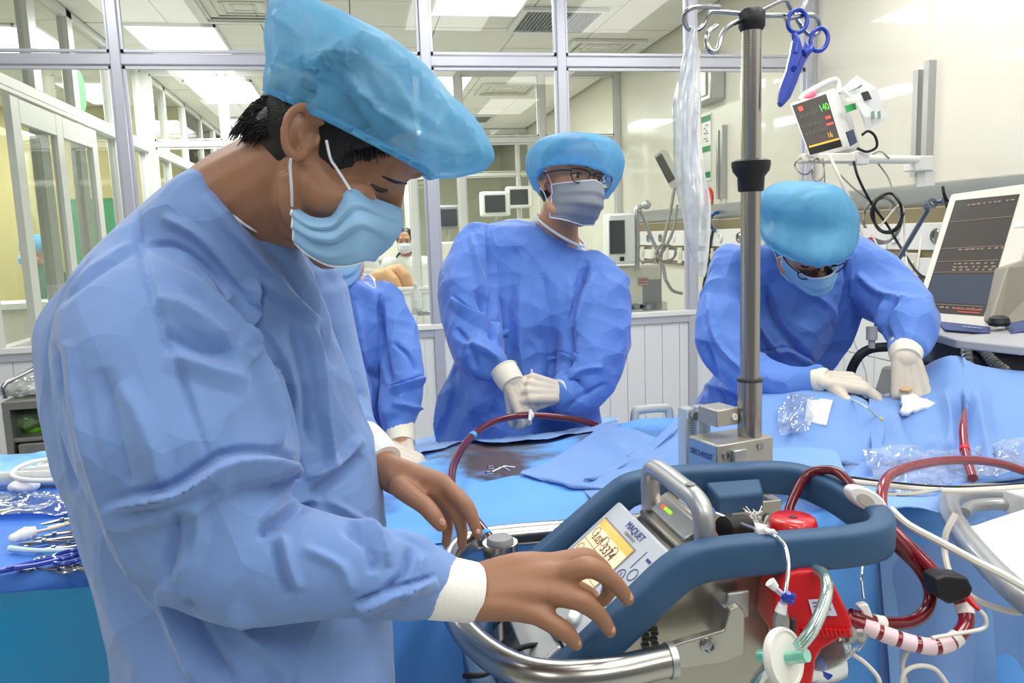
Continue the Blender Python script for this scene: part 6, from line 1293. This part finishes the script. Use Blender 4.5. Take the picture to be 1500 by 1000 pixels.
def sline(mb, u0, u1, v, th=.006, o=.002): mb.prism([uv(Q, u0, v)-n_*o, uv(Q, u1, v)-n_*o, uv(Q, u1, v+th)-n_*o, uv(Q, u0, v+th)-n_*o], -n_*.0004)
SL_ = mat('screen_line', '7d6c60', .4, emit=.08, emitcol='a08878'); SLR = mat('screen_line_red', 'a0483c', .4, emit=.15, emitcol='b05044'); SLB = mat('screen_panel_blue', '39414f', .3, emit=.06, emitcol='4a5468')
m = MB(); plate(m, [uv(Q, a, b_)-n_*.0016 for a, b_ in ((.09, .66), (.765, .66), (.79, .86), (.09, .86))], .0003); m.build('lower_field', SLB, scn, smooth=False)
m = MB()
for v in (.25, .46, .56, .64, .87): sline(m, .09, .755, v, .004)
rng = random.Random(7)
for v in (.12, .47, .575, .60, .62, .885):
    u_ = .28 if v > .15 else .22
    while u_ < .74:
        w_ = rng.uniform(.02, .05); sline(m, u_, u_+w_, v, .012); u_ += w_+rng.uniform(.01, .06)
m.build('screen_text', SL_, scn, smooth=False, kind='stuff')
m = MB(); sline(m, .45, .76, .89, .010); sline(m, .50, .74, .91, .008); m.build('red_text', SLR, scn, smooth=False)
m = MB(); plate(m, [uv(Q, a, b_)-n_*.0015 for a, b_ in ((.80, .30), (.88, .30), (.88, .335), (.80, .335))], .001); m.build('label_sticker', mat('lilac_label', 'c9cfe6', .5), mon, smooth=False)
m = MB(); plate(m, [uv(Q, a, b_)-n_*.0015 for a, b_ in ((.89, .30), (.99, .30), (.99, .34), (.89, .34))], .001); m.build('green_sticker', mat('lime_sticker', '6fdc5a', .5), mon, smooth=False)
m = MB(); m.prism(px([(1478, 390, 2.081), (1500, 380, 2.122), (1560, 380, 2.176), (1560, 480, 2.040), (1462, 480, 2.040), (1450, 470, 2.040)]), CF*.16); m.build('monitor_side', TAUPE, vt, smooth=False, bevel=.006)
# keyboard shelf
K = [W(1366, 470, 2.108), W(1452, 480, 2.013), W(1530, 462, 2.067), W(1560, 470, 1.972), W(1500, 508, 1.850), W(1400, 497, 1.931), W(1368, 488, 2.013)]
m = MB(); m.prism(K, (0, 0, -.022)); kb = m.build('control_shelf', mat('shelf_grey', 'a3a4a8', .4), vt, smooth=False, bevel=.004)
m = MB(); m.prism([W(1372, 473, 2.088)+A_(0, 0, .004), W(1450, 482, 1.992)+A_(0, 0, .004), W(1450, 491, 1.945)+A_(0, 0, .004), W(1385, 486, 1.999)+A_(0, 0, .004)], (0, 0, .002)); m.build('blue_strip', mat('navy_strip', '3a4a78', .4), kb, smooth=False)
m = MB(); m.prism([W(1470, 478, 1.999)+A_(0, 0, .004), W(1540, 464, 2.040)+A_(0, 0, .004), W(1540, 480, 1.931)+A_(0, 0, .004), W(1480, 492, 1.931)+A_(0, 0, .004)], (0, 0, .002)); m.build('blue_strip', mat('navy_strip', '3a4a78', .4), kb, smooth=False)
writing('2000', W(1424, 484, 1.986)+A_(0, 0, .008), W(1450, 486, 1.986)-W(1400, 481, 2.026), (0, 1, 0), .022, M_white, kb, 'model_digits', .0003)
m = MB(); c = W(1463, 479, 1.972)+A_(0, 0, .012); m.lathe([(.0, -.008), (.022, -.008), (.026, 0), (.022, .012), (.012, .017), (0, .018)], c, n=28); m.build('turn_knob', M_black, kb)
# body below
m = MB(); m.prism(px([(1366, 497, 2.203), (1500, 512, 2.040), (1560, 515, 2.040), (1560, 560, 2.040), (1500, 552, 2.067), (1366, 530, 2.203)]), CF*.25); m.build('neck_block', M_dgrey, vt, smooth=False, bevel=.01)
m = MB(); m.prism(px([(1376, 540, 2.230), (1440, 545, 2.149), (1560, 560, 2.108), (1560, 720, 2.108), (1355, 700, 2.258), (1356, 600, 2.258)]), CF*.35); m.build('main_body', mat('grey_body', '6f6f6d', .5), vt, smooth=False, bevel=.012)
m = MB(); m.prism(px([(1385, 565, 2.210), (1430, 568, 2.149), (1430, 620, 2.149), (1385, 615, 2.210)]), CF*.01); m.build('recess_frame', M_grey, vt, smooth=False, bevel=.003)
m = MB(); m.prism(px([(1391, 571, 2.200), (1424, 574, 2.138), (1424, 614, 2.138), (1391, 609, 2.200)]), CF*.01); m.build('recess', M_black, vt, smooth=False)
b0 = W(1450, 700, 2.312); m = MB(); m.boxb((b0[0]-.1, b0[1]-.1, .1), (b0[0]+.25, b0[1]+.3, b0[2]+.1)); m.build('column', M_grey, vt, bevel=.02)
m = MB(); m.boxb((b0[0]-.15, b0[1]-.15, .02), (b0[0]+.3, b0[1]+.35, .1)); m.build('base', M_dgrey, vt, bevel=.02)
def hose(P, r, m_, label, pitch=.010, parent=None, cat='hose'):
    S = spline(px(P), 30); L = np.concatenate([[0], np.cumsum(np.linalg.norm(np.diff(S, axis=0), axis=1))]); n = int(L[-1]/pitch*4); t = np.linspace(0, L[-1], n)
    Q_ = np.stack([np.interp(t, L, S[:, j]) for j in range(3)], 1); rr = r*(1+.13*np.cos(t/pitch*2*math.pi)); mb = MB(); mb.tube(list(Q_), list(rr), 14, sm=1); o = mb.build('corrugated_hose', m_); return tag(o, label, cat)
HOSE = mat('smoky_corrugated_tube', 'b5ada2', .3, trans=.35)
hose([(1395, 590, 2.108), (1405, 575, 2.108), (1418, 555, 2.108), (1418, 530, 2.108), (1416, 512, 2.122), (1425, 505, 2.135), (1440, 512, 2.108), (1455, 530, 2.081), (1475, 545, 2.040)], .0135, HOSE, 'smoky corrugated breathing hose arching below the ventilator shelf')
hose([(1400, 600, 2.081), (1402, 590, 2.067), (1410, 580, 2.067), (1425, 575, 2.067)], .016, HOSE, 'short fat corrugated hose end beside the arching one')
# black arched rail, knob, support arm
m = MB(); m.tube(px([(1243, 570, 1.95), (1246, 545, 1.95), (1258, 522, 1.93), (1275, 511, 1.92), (1300, 508, 1.9), (1340, 508, 1.85)]), .0115, 14); o = m.build('arched_rail', M_black, label='black arched rail under the bending person arm', cat='rail')
m = MB(); m.cyl(W(1277, 478, 1.9), W(1277, 498, 1.9), .013, n=16); m.cyl(W(1277, 498, 1.9), W(1277, 510, 1.9), .008); m.build('clamp_knob', M_grey, o)
ARM = mat('slate_arm', '6d7580', .35, .6)
ar = thing('support_arm', 'slate grey jointed hose arm rising in front of the socket wall', 'arm', W(1340, 350, 2.698))
m = MB(); m.cyl(W(1298, 410, 2.769), W(1360, 305, 2.627), .0085, n=16); m.build('lower_rod', ARM, ar)
m = MB(); m.cyl(W(1370, 296, 2.599), W(1560, 268, 2.272), .0075, n=16); m.build('upper_rod', ARM, ar)
m = MB(); c = W(1362, 299, 2.599); m.cyl(c-CF*.016, c+CF*.016, .017, n=24); m.cyl(W(1385, 300, 2.570), W(1385, 290, 2.570), .012, n=16); m.build('joint', ARM, ar)
m = MB(); m.lathe([(.007, 0), (.007, .004), (0, .005)], c-CF*.016, -CF, 6); m.build('hex_bolt', M_chrome, ar)
m = MB(); m.tube(px([(1386, 293, 2.556), (1383, 284, 2.542), (1381, 273, 2.542)]), [.006, .005, .0045], 10); m.tube(px([(1386, 296, 2.556), (1389, 302, 2.542)]), [.006, .008], 10); m.build('lock_lever', M_black, ar)
# ================================================================== PATIENT MONITOR ON ITS WALL ARM
DM = 2.95
pmn = thing('patient_monitor', 'tilted white patient monitor with dark screen and green reading on a wall arm', 'monitor', W(1215, 200, 3.0))
Q = quad((1156, 151, DM), (1221, 128, 3.02), (1246, 214, 3.0), (1185, 230, DM-.02)); n_ = unit(np.cross(Q[1]-Q[0], Q[3]-Q[0])); n_ = n_ if n_@CF > 0 else -n_
BK = unit(n_*.4+CR*.9+CF*.3)
m = MB(); m.prism(Q, BK*.035); sh_ = m.build('front_shell', M_white, pmn, smooth=False, bevel=.006, seg=3)
m = MB(); m.prism([uv(Q, a, b_)+BK*.034 for a, b_ in ((.05, .05), (.97, .05), (.97, .95), (.05, .95))], BK*.08); m.build('rear_shell', mat('light_grey_plastic', 'cfd1d2', .4), pmn, smooth=False, bevel=.01)
SB = mat('monitor_screen', '45413f', .25, emit=.30, emitcol='6a615b')  # emission also stands in for the pale reflection on the screen
m = MB(); m.prism([uv(Q, a, b_)-n_*.0012 for a, b_ in ((.04, .06), (.80, .06), (.80, .97), (.04, .97))], n_*.002); ms = m.build('screen', SB, sh_, smooth=False)
def sq(name, u0, u1, v0, v1, m_, o=.0028): mb = MB(); mb.prism([uv(Q, a, b_)-n_*o for a, b_ in ((u0, v0), (u1, v0), (u1, v1), (u0, v1))], -n_*.0004); return mb.build(name, m_, ms, smooth=False)
G_ = mat('reading_green', '5fe04a', .4, emit=.8, emitcol='5fd84a'); R2_ = mat('reading_red', 'ff5a50', .4, emit=.8, emitcol='ff5548'); O_ = mat('reading_amber', 'f0b040', .4, emit=.7, emitcol='f0a838')
sq('alarm_block', .13, .22, .12, .2, R2_); sq('alarm_block', .62, .74, .42, .47, R2_); sq('alarm_block', .60, .76, .54, .575, R2_); sq('bottom_bar', .04, .80, .86, .97, M_black, .0022); sq('menu_bar', .07, .78, .82, .85, O_)
rt = unit(Q[1]-Q[0]); up_ = unit(Q[0]-Q[3])
for t_, u_, v, sz, mm_ in (('140', .66, .27, .040, G_), ('16', .60, .74, .030, O_)): writing(t_, uv(Q, u_, v)-n_*.003, rt, up_, sz, mm_, ms, 'screen_digits', .0003, .8)
m = MB()
for v, u0, u1 in ((.30, .10, .50), (.48, .08, .50), (.62, .08, .56)):
    pts = [uv(Q, u0+(u1-u0)*i/24, v+(.02*math.sin(i*1.7) if i % 6 else -.05))-n_*.003 for i in range(25)]; m.tube(pts, .0007, 4, sm=1)
m.build('wave_trace', mat('trace_grey_green', '7f9a78', .4, emit=.2, emitcol='7f9a78'), ms, kind='stuff')
m = MB(); m.tube([uv(Q, .18, -.01)+BK*.02, uv(Q, .30, -.08)+BK*.02, uv(Q, .62, -.13)+BK*.02, uv(Q, .98, -.17)+BK*.03, uv(Q, 1.03, -.10)+BK*.04, uv(Q, 1.0, .05)+BK*.04], .0085, 10, flat=1.4); m.build('carry_handle', M_white, pmn)
m = MB(); m.ell(uv(Q, .44, -.015)+BK*.012, (.035, .012, .010), (rt, up_, n_)); m.build('alarm_lamp', mat('alarm_pink', 'ff5a70', .4, emit=.9, emitcol='ff4a62'), pmn)
m = MB(); m.prism(px([(1237, 155, 2.96), (1252, 151, 2.98), (1255, 160, 2.98), (1240, 165, 2.96)]), -CF*.002); m.build('green_band', mat('sign_green_light', '3fae5a', .5), pmn, smooth=False)
P = spline(px([(1232, 130, 2.95), (1255, 110, 2.98), (1283, 128, 3.0), (1302, 174, 3.02), (1270, 193, 2.97), (1265, 170, 2.95), (1253, 148, 2.95)]), 1, True)
m = MB(); m.prism(list(P), CF*.002); pap = m.build('instruction_sheet', mat('grey_white_paper', 'dcdfe0', .6), pmn, smooth=False)
m = MB(); m.prism(px([(1261, 136, 2.965), (1271, 133, 2.97), (1277, 145, 2.975), (1266, 148, 2.97)]), -CF*.002); m.build('dark_print', M_dgrey, pap, smooth=False)
m = MB()
for k in range(4): m.prism(px([(1243+k*3, 134-k, 2.95), (1262, 126-k, 2.97), (1262, 127.2-k, 2.97), (1243+k*3, 135.2-k, 2.95)]), -CF*.002)
for x in (1276, 1285): m.prism(px([(x, 164, 2.97), (x+4, 162, 2.97), (x+5, 173, 2.97), (x+1, 175, 2.97)]), -CF*.003)
m.build('sheet_print', mat('print_green_grey', '7d9a86', .6), pap, smooth=False, kind='stuff')
m = MB(); m.prism(px([(1240, 193, 2.93), (1250, 189, 2.94), (1256, 208, 2.94), (1247, 214, 2.93)]), CF*.01); m.build('connector_panel', mat('navy_panel', '3f4d63', .5), pmn, smooth=False)
m = MB(); m.box(W(1210, 232, 2.98), (.20, .07, .035), (CR, unit(A_(CF[0], CF[1], 0)), CU)); m.build('connector_block', M_cream, pmn, bevel=.006)
wa = thing('wall_arm', 'white swing arm carrying the patient monitor from the wall rail', 'arm', W(1310, 232, 3.1))
m = MB(); m.cyl(W(1262, 233, 3.02), W(1352, 234, 3.25), .017, n=16); m.build('arm_tube', M_white, wa)
m = MB(); m.box(W(1258, 232, 3.0), (.055, .055, .05)); m.build('swivel', M_white, wa, bevel=.004)
m = MB(); c = W(1345, 240, 3.25); m.box(c, (.09, .07, .06)); m.box(c+A_(.04, .0, -.06), (.05, .05, .07)); m.build('rail_bracket', M_white, wa, bevel=.004)
CG = mat('grey_cable', '8f8d88', .5); CW = mat('ivory_cable', 'd4cfc2', .5)
n_cab = 0
for P, r, mm_, lab in (([(1215, 228, 2.95), (1230, 260, 2.9), (1248, 300, 2.9), (1262, 340, 2.9), (1275, 395, 2.9)], .006, CW, 'thick ivory cable dropping from the monitor behind the bending person'),
        ([(1250, 235, 2.95), (1258, 262, 2.95), (1278, 300, 3.0), (1300, 330, 3.05), (1318, 360, 3.0), (1345, 400, 2.9), (1370, 410, 2.8)], .005, M_black, 'black cable falling from the monitor across the sockets'),
        ([(1262, 198, 2.93), (1272, 192, 2.92), (1282, 200, 2.92), (1284, 215, 2.93), (1270, 222, 2.95), (1255, 217, 2.96)], .005, M_black, 'short black cable looping at the back of the monitor'),
        ([(1230, 255, 2.95), (1250, 275, 2.95), (1275, 295, 3.0), (1290, 310, 3.0)], .003, CG, 'thin grey cable with a clip below the monitor'),
        ([(1278, 226, 3.1), (1290, 222, 3.08), (1303, 232, 3.08)], .003, CG, 'thin grey cable looped over the wall arm'),
        ([(1285, 238, 3.1), (1302, 262, 3.1), (1308, 290, 3.05), (1302, 310, 3.0)], .003, CG, 'thin grey cable hanging from the wall arm'),
        ([(1290, 330, 3.0), (1320, 300, 3.0), (1325, 350, 3.0), (1330, 420, 2.9), (1322, 480, 2.9)], .0035, CW, 'white cable hanging right of the cable coil'),
        ([(1270, 330, 3.0), (1290, 370, 2.95), (1310, 420, 2.9), (1318, 460, 2.9)], .0035, CW, 'white cable crossing left of the slate arm'),
        ([(1350, 345, 3.0), (1345, 380, 2.95), (1338, 430, 2.9)], .004, CW, 'short white cable hanging beside the ventilator screen'),
        ([(1232, 460, 2.9), (1228, 490, 2.9), (1215, 530, 2.9), (1208, 550, 2.9)], .003, CW, 'thin white wire hanging in front of the tiles'),
        ([(1240, 470, 2.9), (1255, 510, 2.9), (1268, 545, 2.9), (1270, 575, 2.9)], .003, CW, 'thin white wire curving down across the tiles'),
        ([(1205, 232, 2.93), (1208, 260, 2.93), (1206, 285, 2.93)], .003, CG, 'thin grey lead hanging under the monitor corner'),
        ([(1195, 0, 3.9), (1194, 60, 3.9), (1190, 120, 3.9)], .006, CG, 'grey cable running down the corner post above the monitor')):
    cable(P, r, mm_, lab); n_cab += 1
m = MB(); m.cyl(W(1231, 470, 2.89), W(1224, 492, 2.89), .007, .005); tag(m.build('cable_plug', M_grey), 'grey plug hanging in front of the white tiles', 'plug')
def coil(c, d, rx, ry, n, r, m_, label, seed, name='cable_coil'):
    rng = random.Random(seed); mb = MB(); pts = []
    for k in range(n*10):
        t = k/10*2*math.pi; a, b_ = rng.uniform(.9, 1.08), rng.uniform(.9, 1.08); pts.append(W(c[0]+rx*a*math.cos(t), c[1]+ry*b_*math.sin(t), d+rng.uniform(-.03, .03)))
    mb.tube(pts, r, 7, sm=4); tag(mb.build(name, m_), label, 'cable')
coil((1292, 322), 3.05, 27, 33, 4, .0042, CG, 'tangled coil of grey cables hung on the service rail', 1); coil((1300, 312), 3.0, 22, 28, 2, .0055, M_black, 'black cable coil hung over the grey one', 2)
coil((1198, 248), 2.93, 9, 17, 3, .0032, CG, 'small coil of grey leads under the monitor', 3); coil((1178, 243), 2.95, 13, 12, 1, .0032, CG, 'single loop of grey lead left under the monitor', 4)
m = MB(); m.prism(px([(1262, 335, 2.98), (1276, 333, 2.98), (1278, 355, 2.98), (1266, 358, 2.98)]), CF*.01); o = m.build('cable_tag', M_white, label='white tag with red end hanging on the cables', cat='tag'); m = MB(); m.prism(px([(1268, 349, 2.97), (1277, 347, 2.97), (1278, 354, 2.97), (1269, 357, 2.97)]), CF*.005); m.build('red_end', RED, o)
# ================================================================== BEYOND THE GLASS
def on_wallroom(x, y, Y): return onY(x, y, Y)
bv = thing('ventilator', 'white ventilator with upright dark screen seen through the glass', 'machine', (onY(932, 450, 5.2)[0], 5.2, 0))
def bxp(name, x0, y0, x1, y1, Y, dpt, m_, par, bev=.008, **k): mb = MB(); a, c = onY(x0, y0, Y), onY(x1, y1, Y); mb.boxb((a[0], Y, a[2]), (c[0], Y+dpt, c[2])); return mb.build(name, m_, par, bevel=bev, **k)
bxp('screen_shell', 890, 313, 932, 386, 4.8, .12, M_white, bv, .015); bxp('screen', 893, 323, 916, 371, 4.79, .02, M_dgrey, bv, .002); bxp('knob', 909, 376, 915, 382, 4.78, .02, M_black, bv, .004)
bxp('body', 893, 390, 970, 455, 4.9, .35, M_cream, bv, .02); bxp('grey_flank', 942, 410, 970, 453, 4.89, .02, M_grey, bv, .006); bxp('green_tag', 903, 395, 909, 400, 4.89, .01, M_green, bv, .001); bxp('purple_tag', 893, 384, 901, 389, 4.79, .01, mat('purple', '7a4a7c', .5), bv, .001)
for k in range(3): bxp('rib', 935, 407+k*4, 950, 409+k*4, 4.885, .01, mat('dusty_pink', 'c09a8c', .5), bv, .001)
a = onY(893, 455, 5.0); c = onY(970, 455, 5.0); m = MB(); m.boxb((a[0], 4.9, .0), (c[0], 5.25, a[2]+.05)); m.build('pedestal', M_cream, bv, bevel=.01)
for k in range(5): m = MB(); q_ = onY(898+16*k, 448, 4.88); m.cyl(q_, q_+A_(0, -.05, 0), .018); m.build('port', M_chrome if k % 2 else M_grey, bv)
m = MB(); m.tube([onY(933, 396, 4.85), onY(934, 350, 4.85), onY(932, 308, 4.85), onY(940, 303, 4.85)], .016, 10, sm=3); m.tube([onY(938, 308, 4.85), onY(955, 350, 4.85), onY(970, 385, 4.85), onY(975, 410, 4.85)], .012, 10); m.ell(onY(947, 300, 4.83), .03); m.build('hose_arm', M_silver, bv)
cable([(975, 410, 4.9), (985, 425, 4.9), (1000, 430, 4.9)], .010, CG, 'grey hose curving behind the glass panel at the right'); cable([(940, 385, 5.0), (965, 375, 5.0), (985, 340, 5.0), (992, 300, 5.0)], .010, CG, 'grey cable loop beside the far ventilator')
coil((975, 370), 5.0, 14, 12, 2, .008, CG, 'small coil of cable beside the far ventilator', 5); coil((1052, 325), 5.42, 12, 14, 3, .008, mat('blue_cable', '2f5fae', .4), 'blue cable coil hung on the far service rail', 6)
cable([(1052, 312, 5.42), (1070, 295, 5.35), (1082, 292, 5.25)], .006, mat('blue_cable', '2f5fae', .4), 'blue cable tail above the blue coil')
cable([(1045, 335, 5.45), (1040, 360, 5.5), (1038, 395, 5.5), (1030, 430, 5.5), (1028, 600, 5.5), (1030, 640, 5.5)], .010, M_black, 'black cable hanging beside the plastic sleeve')
bm = thing('patient_monitor', 'second patient monitor seen edge on through the glass left of the plastic sleeve', 'monitor', onY(975, 245, 5.6))
Q = [onY(957, 228, 5.4), onY(968, 218, 5.55), onY(995, 268, 5.6), onY(982, 276, 5.4)]; m = MB(); m.prism(Q, A_(.10, .12, 0)); m.build('shell', M_white, bm, smooth=False, bevel=.015); m = MB(); m.prism([uv(Q, a, b_)-A_(.004, .02, 0) for a, b_ in ((.1, .1), (.8, .1), (.8, .85), (.1, .85))], A_(.0, .01, 0)); m.build('screen', M_dgrey, bm, smooth=False)
cable([(988, 275, 5.5), (980, 320, 5.5), (968, 380, 5.5), (965, 500, 5.5), (963, 652, 5.5)], .012, CG, 'grey pole dropping from the second patient monitor', 'stand_pole', 'pole')
bxp('notice_sheet', 937, 318, 957, 355, 7.15, .01, M_white, None, 0, label='white sheet with red seals behind the far ventilator', cat='poster')
m = MB()
for k in range(6): c = onY(943+8*(k % 2), 327+9*(k//2), 7.15); m.cyl(c, c+A_(0, -.004, 0), .02)
m.build('red_seals', mat('red_print', 'd98070', .6), bpy.data.objects.get('notice_sheet'), kind='stuff')
# nurse and patient in the far room
ns = thing('person', 'masked person in a white coat with a dark stethoscope, sitting far beyond the glass', 'person', (onY(600, 400, 8)[0], 8, 0))
s_ = 8.2/FPX*1.0
b = MB(); hc_ = onY(593, 352, 8.0); q, ax = head(b, hc_, A_(-.15, -1, -.15), CUP, 1.0); limb(b, [q(-.02, 0, -.08), q(-.02, 0, -.2), q(-.03, 0, -.5)], [.05, .06, .12]); limb(b, [q(-.03, .15, -.25), q(0, .2, -.5), q(.2, .12, -.6)], [.05, .045, .035]); limb(b, [q(-.03, -.15, -.25), q(0, -.2, -.5), q(.2, -.12, -.6)], [.05, .045, .035])
b.ell(q(.24, .1, -.62), (.07, .035, .03)); b.ell(q(.24, -.1, -.62), (.07, .035, .03)); legs(b, q(0, 0, -.7), A_(0, -1, 0), .62, ns); skin_mesh(b, ns, SKIN2, .008, 2)
h = MB(); h.ell(q(-.025, 0, .03), (.105, .09, .1), ax); h.ell(q(-.05, 0, -.06), (.06, .08, .1), ax); h.build('hair', HAIR, ns, angle=180); face_parts(q, ax, ns); front_mask(q, ax, ns, TRIM)
g = MB(); g.loft(smooth_rings([[q(-.02+.08*math.sin(t), .07*math.cos(t), -.15) for t in np.linspace(0, 6.283, 24, endpoint=False)], [q(-.02+.12*math.sin(t), .19*math.cos(t), -.2) for t in np.linspace(0, 6.283, 24, endpoint=False)], [q(-.02+.15*math.sin(t), .22*math.cos(t), -.35) for t in np.linspace(0, 6.283, 24, endpoint=False)], [q(-.0+.17*math.sin(t), .22*math.cos(t), -.85) for t in np.linspace(0, 6.283, 24, endpoint=False)]]))
for k in (-1, 1): limb(g, [q(-.03, .18*k, -.24), q(0, .23*k, -.5), q(.18, .13*k, -.6)], [.075, .07, .05])
V, N, F = fuse(g.V, g.F, .012, 3); V = disp(V, N, crumple(V, 5, 5, .02)); make('coat', V, F, mat('white_coat', 'e3e3e0', .7), ns, angle=180)
m = MB(); m.tube([q(.1, .07, -.3), q(.02, .09, -.16), q(-.08, 0, -.12), q(.02, -.09, -.16), q(.13, -.08, -.32), q(.16, -.05, -.42)], .010, 8); m.ell(q(.17, -.05, -.43), .025); m.build('stethoscope', mat('navy_rubber', '2a3248', .4), ns)
pt2 = thing('person', 'bare legged patient in a grey shirt sitting on the far bed beside the white coat', 'person', (onY(560, 420, 7.6)[0], 7.6, 0))
b = MB(); k1 = onY(566, 402, 7.5); limb(b, [k1+A_(-.25, .25, -.22), k1, k1+A_(.18, -.05, -.42)], [.09, .07, .05]); limb(b, [k1+A_(-.15, .3, -.22), k1+A_(.12, .12, .03), k1+A_(.28, .05, -.4)], [.09, .07, .05])
tq = onY(540, 400, 7.9); limb(b, [k1+A_(-.22, .28, -.22), tq+A_(-.05, 0, .1)], [.13, .12]); q, ax = head(b, onY(535, 352, 7.95), A_(-1, -.2, -.1), CUP, 1.0); limb(b, [q(-.02, 0, -.06), tq+A_(-.05, 0, .1)], [.05, .09]); skin_mesh(b, pt2, mat('fair_skin', 'd3a47c', .5), .010, 3)
h = MB(); h.ell(q(-.025, 0, .03), (.105, .09, .1), ax); h.build('hair', HAIR, pt2, angle=180); g = MB(); limb(g, [k1+A_(-.2, .3, -.16), tq+A_(-.03, 0, -.05), tq+A_(-.05, 0, .12)], [.17, .2, .13], 20); V, N, F = fuse(g.V, g.F, .014, 3); V = disp(V, N, crumple(V, 6, 5, .03)); make('shirt', V, F, mat('grey_shirt', 'b4b8b6', .8), pt2, angle=180)
fb = thing('hospital_bed', 'white hospital bed with rails in the far room under the seated patient', 'bed', (onY(590, 430, 7.6)[0], 7.8, 0))
zb = k1[2]-.36; m = MB(); m.boxb((k1[0]-1.2, 7.4, zb-.12), (k1[0]+.9, 8.2, zb)); m.build('mattress', M_white, fb, bevel=.03)
m = MB(); m.boxb((k1[0]-1.2, 7.38, zb-.25), (k1[0]+.9, 8.22, zb-.12)); m.build('frame', M_cream, fb, bevel=.02)
m = MB(); m.tube([A_(k1[0]+.1, 7.36, zb-.1), A_(k1[0]+.1, 7.36, zb+.12), A_(k1[0]+.9, 7.36, zb+.12), A_(k1[0]+.9, 7.36, zb-.1)], .018, 8, sm=3); m.build('side_rail', M_chrome, fb)
for dx in (-1.1, .8): m = MB(); m.cyl((k1[0]+dx, 7.8, 0), (k1[0]+dx, 7.8, zb-.2), .03); m.build('leg', M_grey, fb)
# counter with bottle and instruments just behind the sill
ct = thing('counter', 'white counter just behind the partition sill with small items on it', 'counter', (.2, 5.0, 0)); za = onY(620, 463, 4.9)[2]
m = MB(); m.boxb((-.25, 4.85, za-.04), (.27, 5.5, za)); m.build('worktop', M_steel, ct, bevel=.004); m = MB(); m.boxb((-.24, 4.87, 0), (.26, 5.48, za-.04)); m.build('cabinet', M_white, ct, bevel=.004)
bt = thing('bottle', 'clear saline bottle standing on the far counter', 'bottle', onY(611, 457, 5.05)); c = onY(611, 457, 5.05); c[2] = za
m = MB(); m.lathe([(.0, 0), (.033, 0), (.035, .01), (.034, .12), (.014, .16), (.013, .18), (0, .18)], c, n=20); m.build('body', CLW, bt); m = MB(); m.cyl(c+A_(0, 0, .18), c+A_(0, 0, .2), .015); m.build('cap', M_white, bt); m = MB(); m.lathe([(.0352, .04), (.0352, .10)], c, n=20); m.build('label_band', M_white, bt)
m = MB(); c = onY(632, 455, 5.0); c[2] = za; m.boxb(c-A_(.09, .06, 0), c+A_(.06, .06, .025)); o = m.build('instrument_tray', M_chrome, label='small steel tray with instruments on the far counter', cat='tray', bevel=.003)
# other far equipment
def stand(x, y0, y1, Y, label, kind):
    a = onY(x, y0, Y); t = thing('monitor_stand', label, 'machine', (a[0], Y, 0)); m = MB(); m.cyl((a[0], Y, .05), (a[0], Y, a[2]), .02); m.build('pole', M_silver, t)
    m = MB(); m.boxb((a[0]-.2, Y-.2, .03), (a[0]+.2, Y+.2, .08)); m.build('base', M_grey, t, bevel=.02)
    m = MB(); m.boxb((a[0]-.16, Y-.06, a[2]-.12), (a[0]+.16, Y+.06, a[2]+.14)); s2 = m.build('head_unit', M_white if kind else M_grey, t, bevel=.02)
    m = MB(); m.boxb((a[0]-.12, Y-.07, a[2]-.08), (a[0]+.10, Y-.055, a[2]+.10)); m.build('screen', M_dgrey, s2, bevel=.003)
    m = MB(); m.boxb((a[0]-.17, Y-.1, a[2]-.5), (a[0]+.17, Y+.15, a[2]-.25)); m.build('body', M_cream, t, bevel=.02)
stand(655, 320, 400, 8.6, 'grey machine stand between the white posts left of the standing person', 0); stand(725, 300, 400, 8.4, 'white machine stand under the far rail beside the standing person', 1); stand(560, 320, 400, 9.6, 'grey machine stand far behind the seated patient', 0); stand(760, 290, 380, 9.5, 'white machine stand farthest back near the end wall', 1)
# far left person in green scrubs at a desk
gp = thing('person', 'person in green scrubs and blue cap seated in the far left room', 'person', (onY(50, 400, 7.2)[0], 7.2, 0))
b = MB(); q, ax = head(b, onY(50, 368, 7.2), A_(-.8, -.5, -.2), CUP, 1.0); limb(b, [q(-.02, 0, -.08), q(-.03, 0, -.25), q(-.03, 0, -.6)], [.05, .1, .13]); limb(b, [q(0, .17, -.25), q(.05, .2, -.5), q(.3, .1, -.45)], [.05, .045, .035]); b.ell(q(.36, .1, -.44), (.08, .035, .03), ax); legs(b, q(0, 0, -.7), A_(-1, 0, 0), .6, gp); skin_mesh(b, gp, SKIN2, .009, 2)
g = MB(); limb(g, [q(-.03, 0, -.2), q(-.03, 0, -.4), q(-.02, 0, -.8)], [.12, .19, .2], 20); limb(g, [q(0, .17, -.25), q(.05, .2, -.45)], [.08, .075]); V, N, F = fuse(g.V, g.F, .014, 3); make('scrub_top', disp(V, N, crumple(V, 8, 5, .02)), F, mat('green_scrub', '3f6b5c', .8), gp, angle=180)
h = MB(); h.ell(q(-.02, 0, .045), (.12, .1, .09), ax); h.build('cap', CAPBAND, gp, angle=180); face_parts(q, ax, gp); front_mask(q, ax, gp, MASK_BLUE)
ds = thing('desk', 'low white desk unit in the far left room beside the green scrubs', 'desk', (onY(60, 480, 6.8)[0], 6.8, 0)); c = onY(60, 440, 6.8)
m = MB(); m.boxb((c[0]-.5, 6.6, c[2]-.05), (c[0]+.3, 7.0, c[2])); m.build('worktop', M_white, ds, bevel=.005); m = MB(); m.boxb((c[0]-.48, 6.62, 0), (c[0]+.28, 6.98, c[2]-.05)); m.build('cabinet', M_cream, ds, bevel=.005)
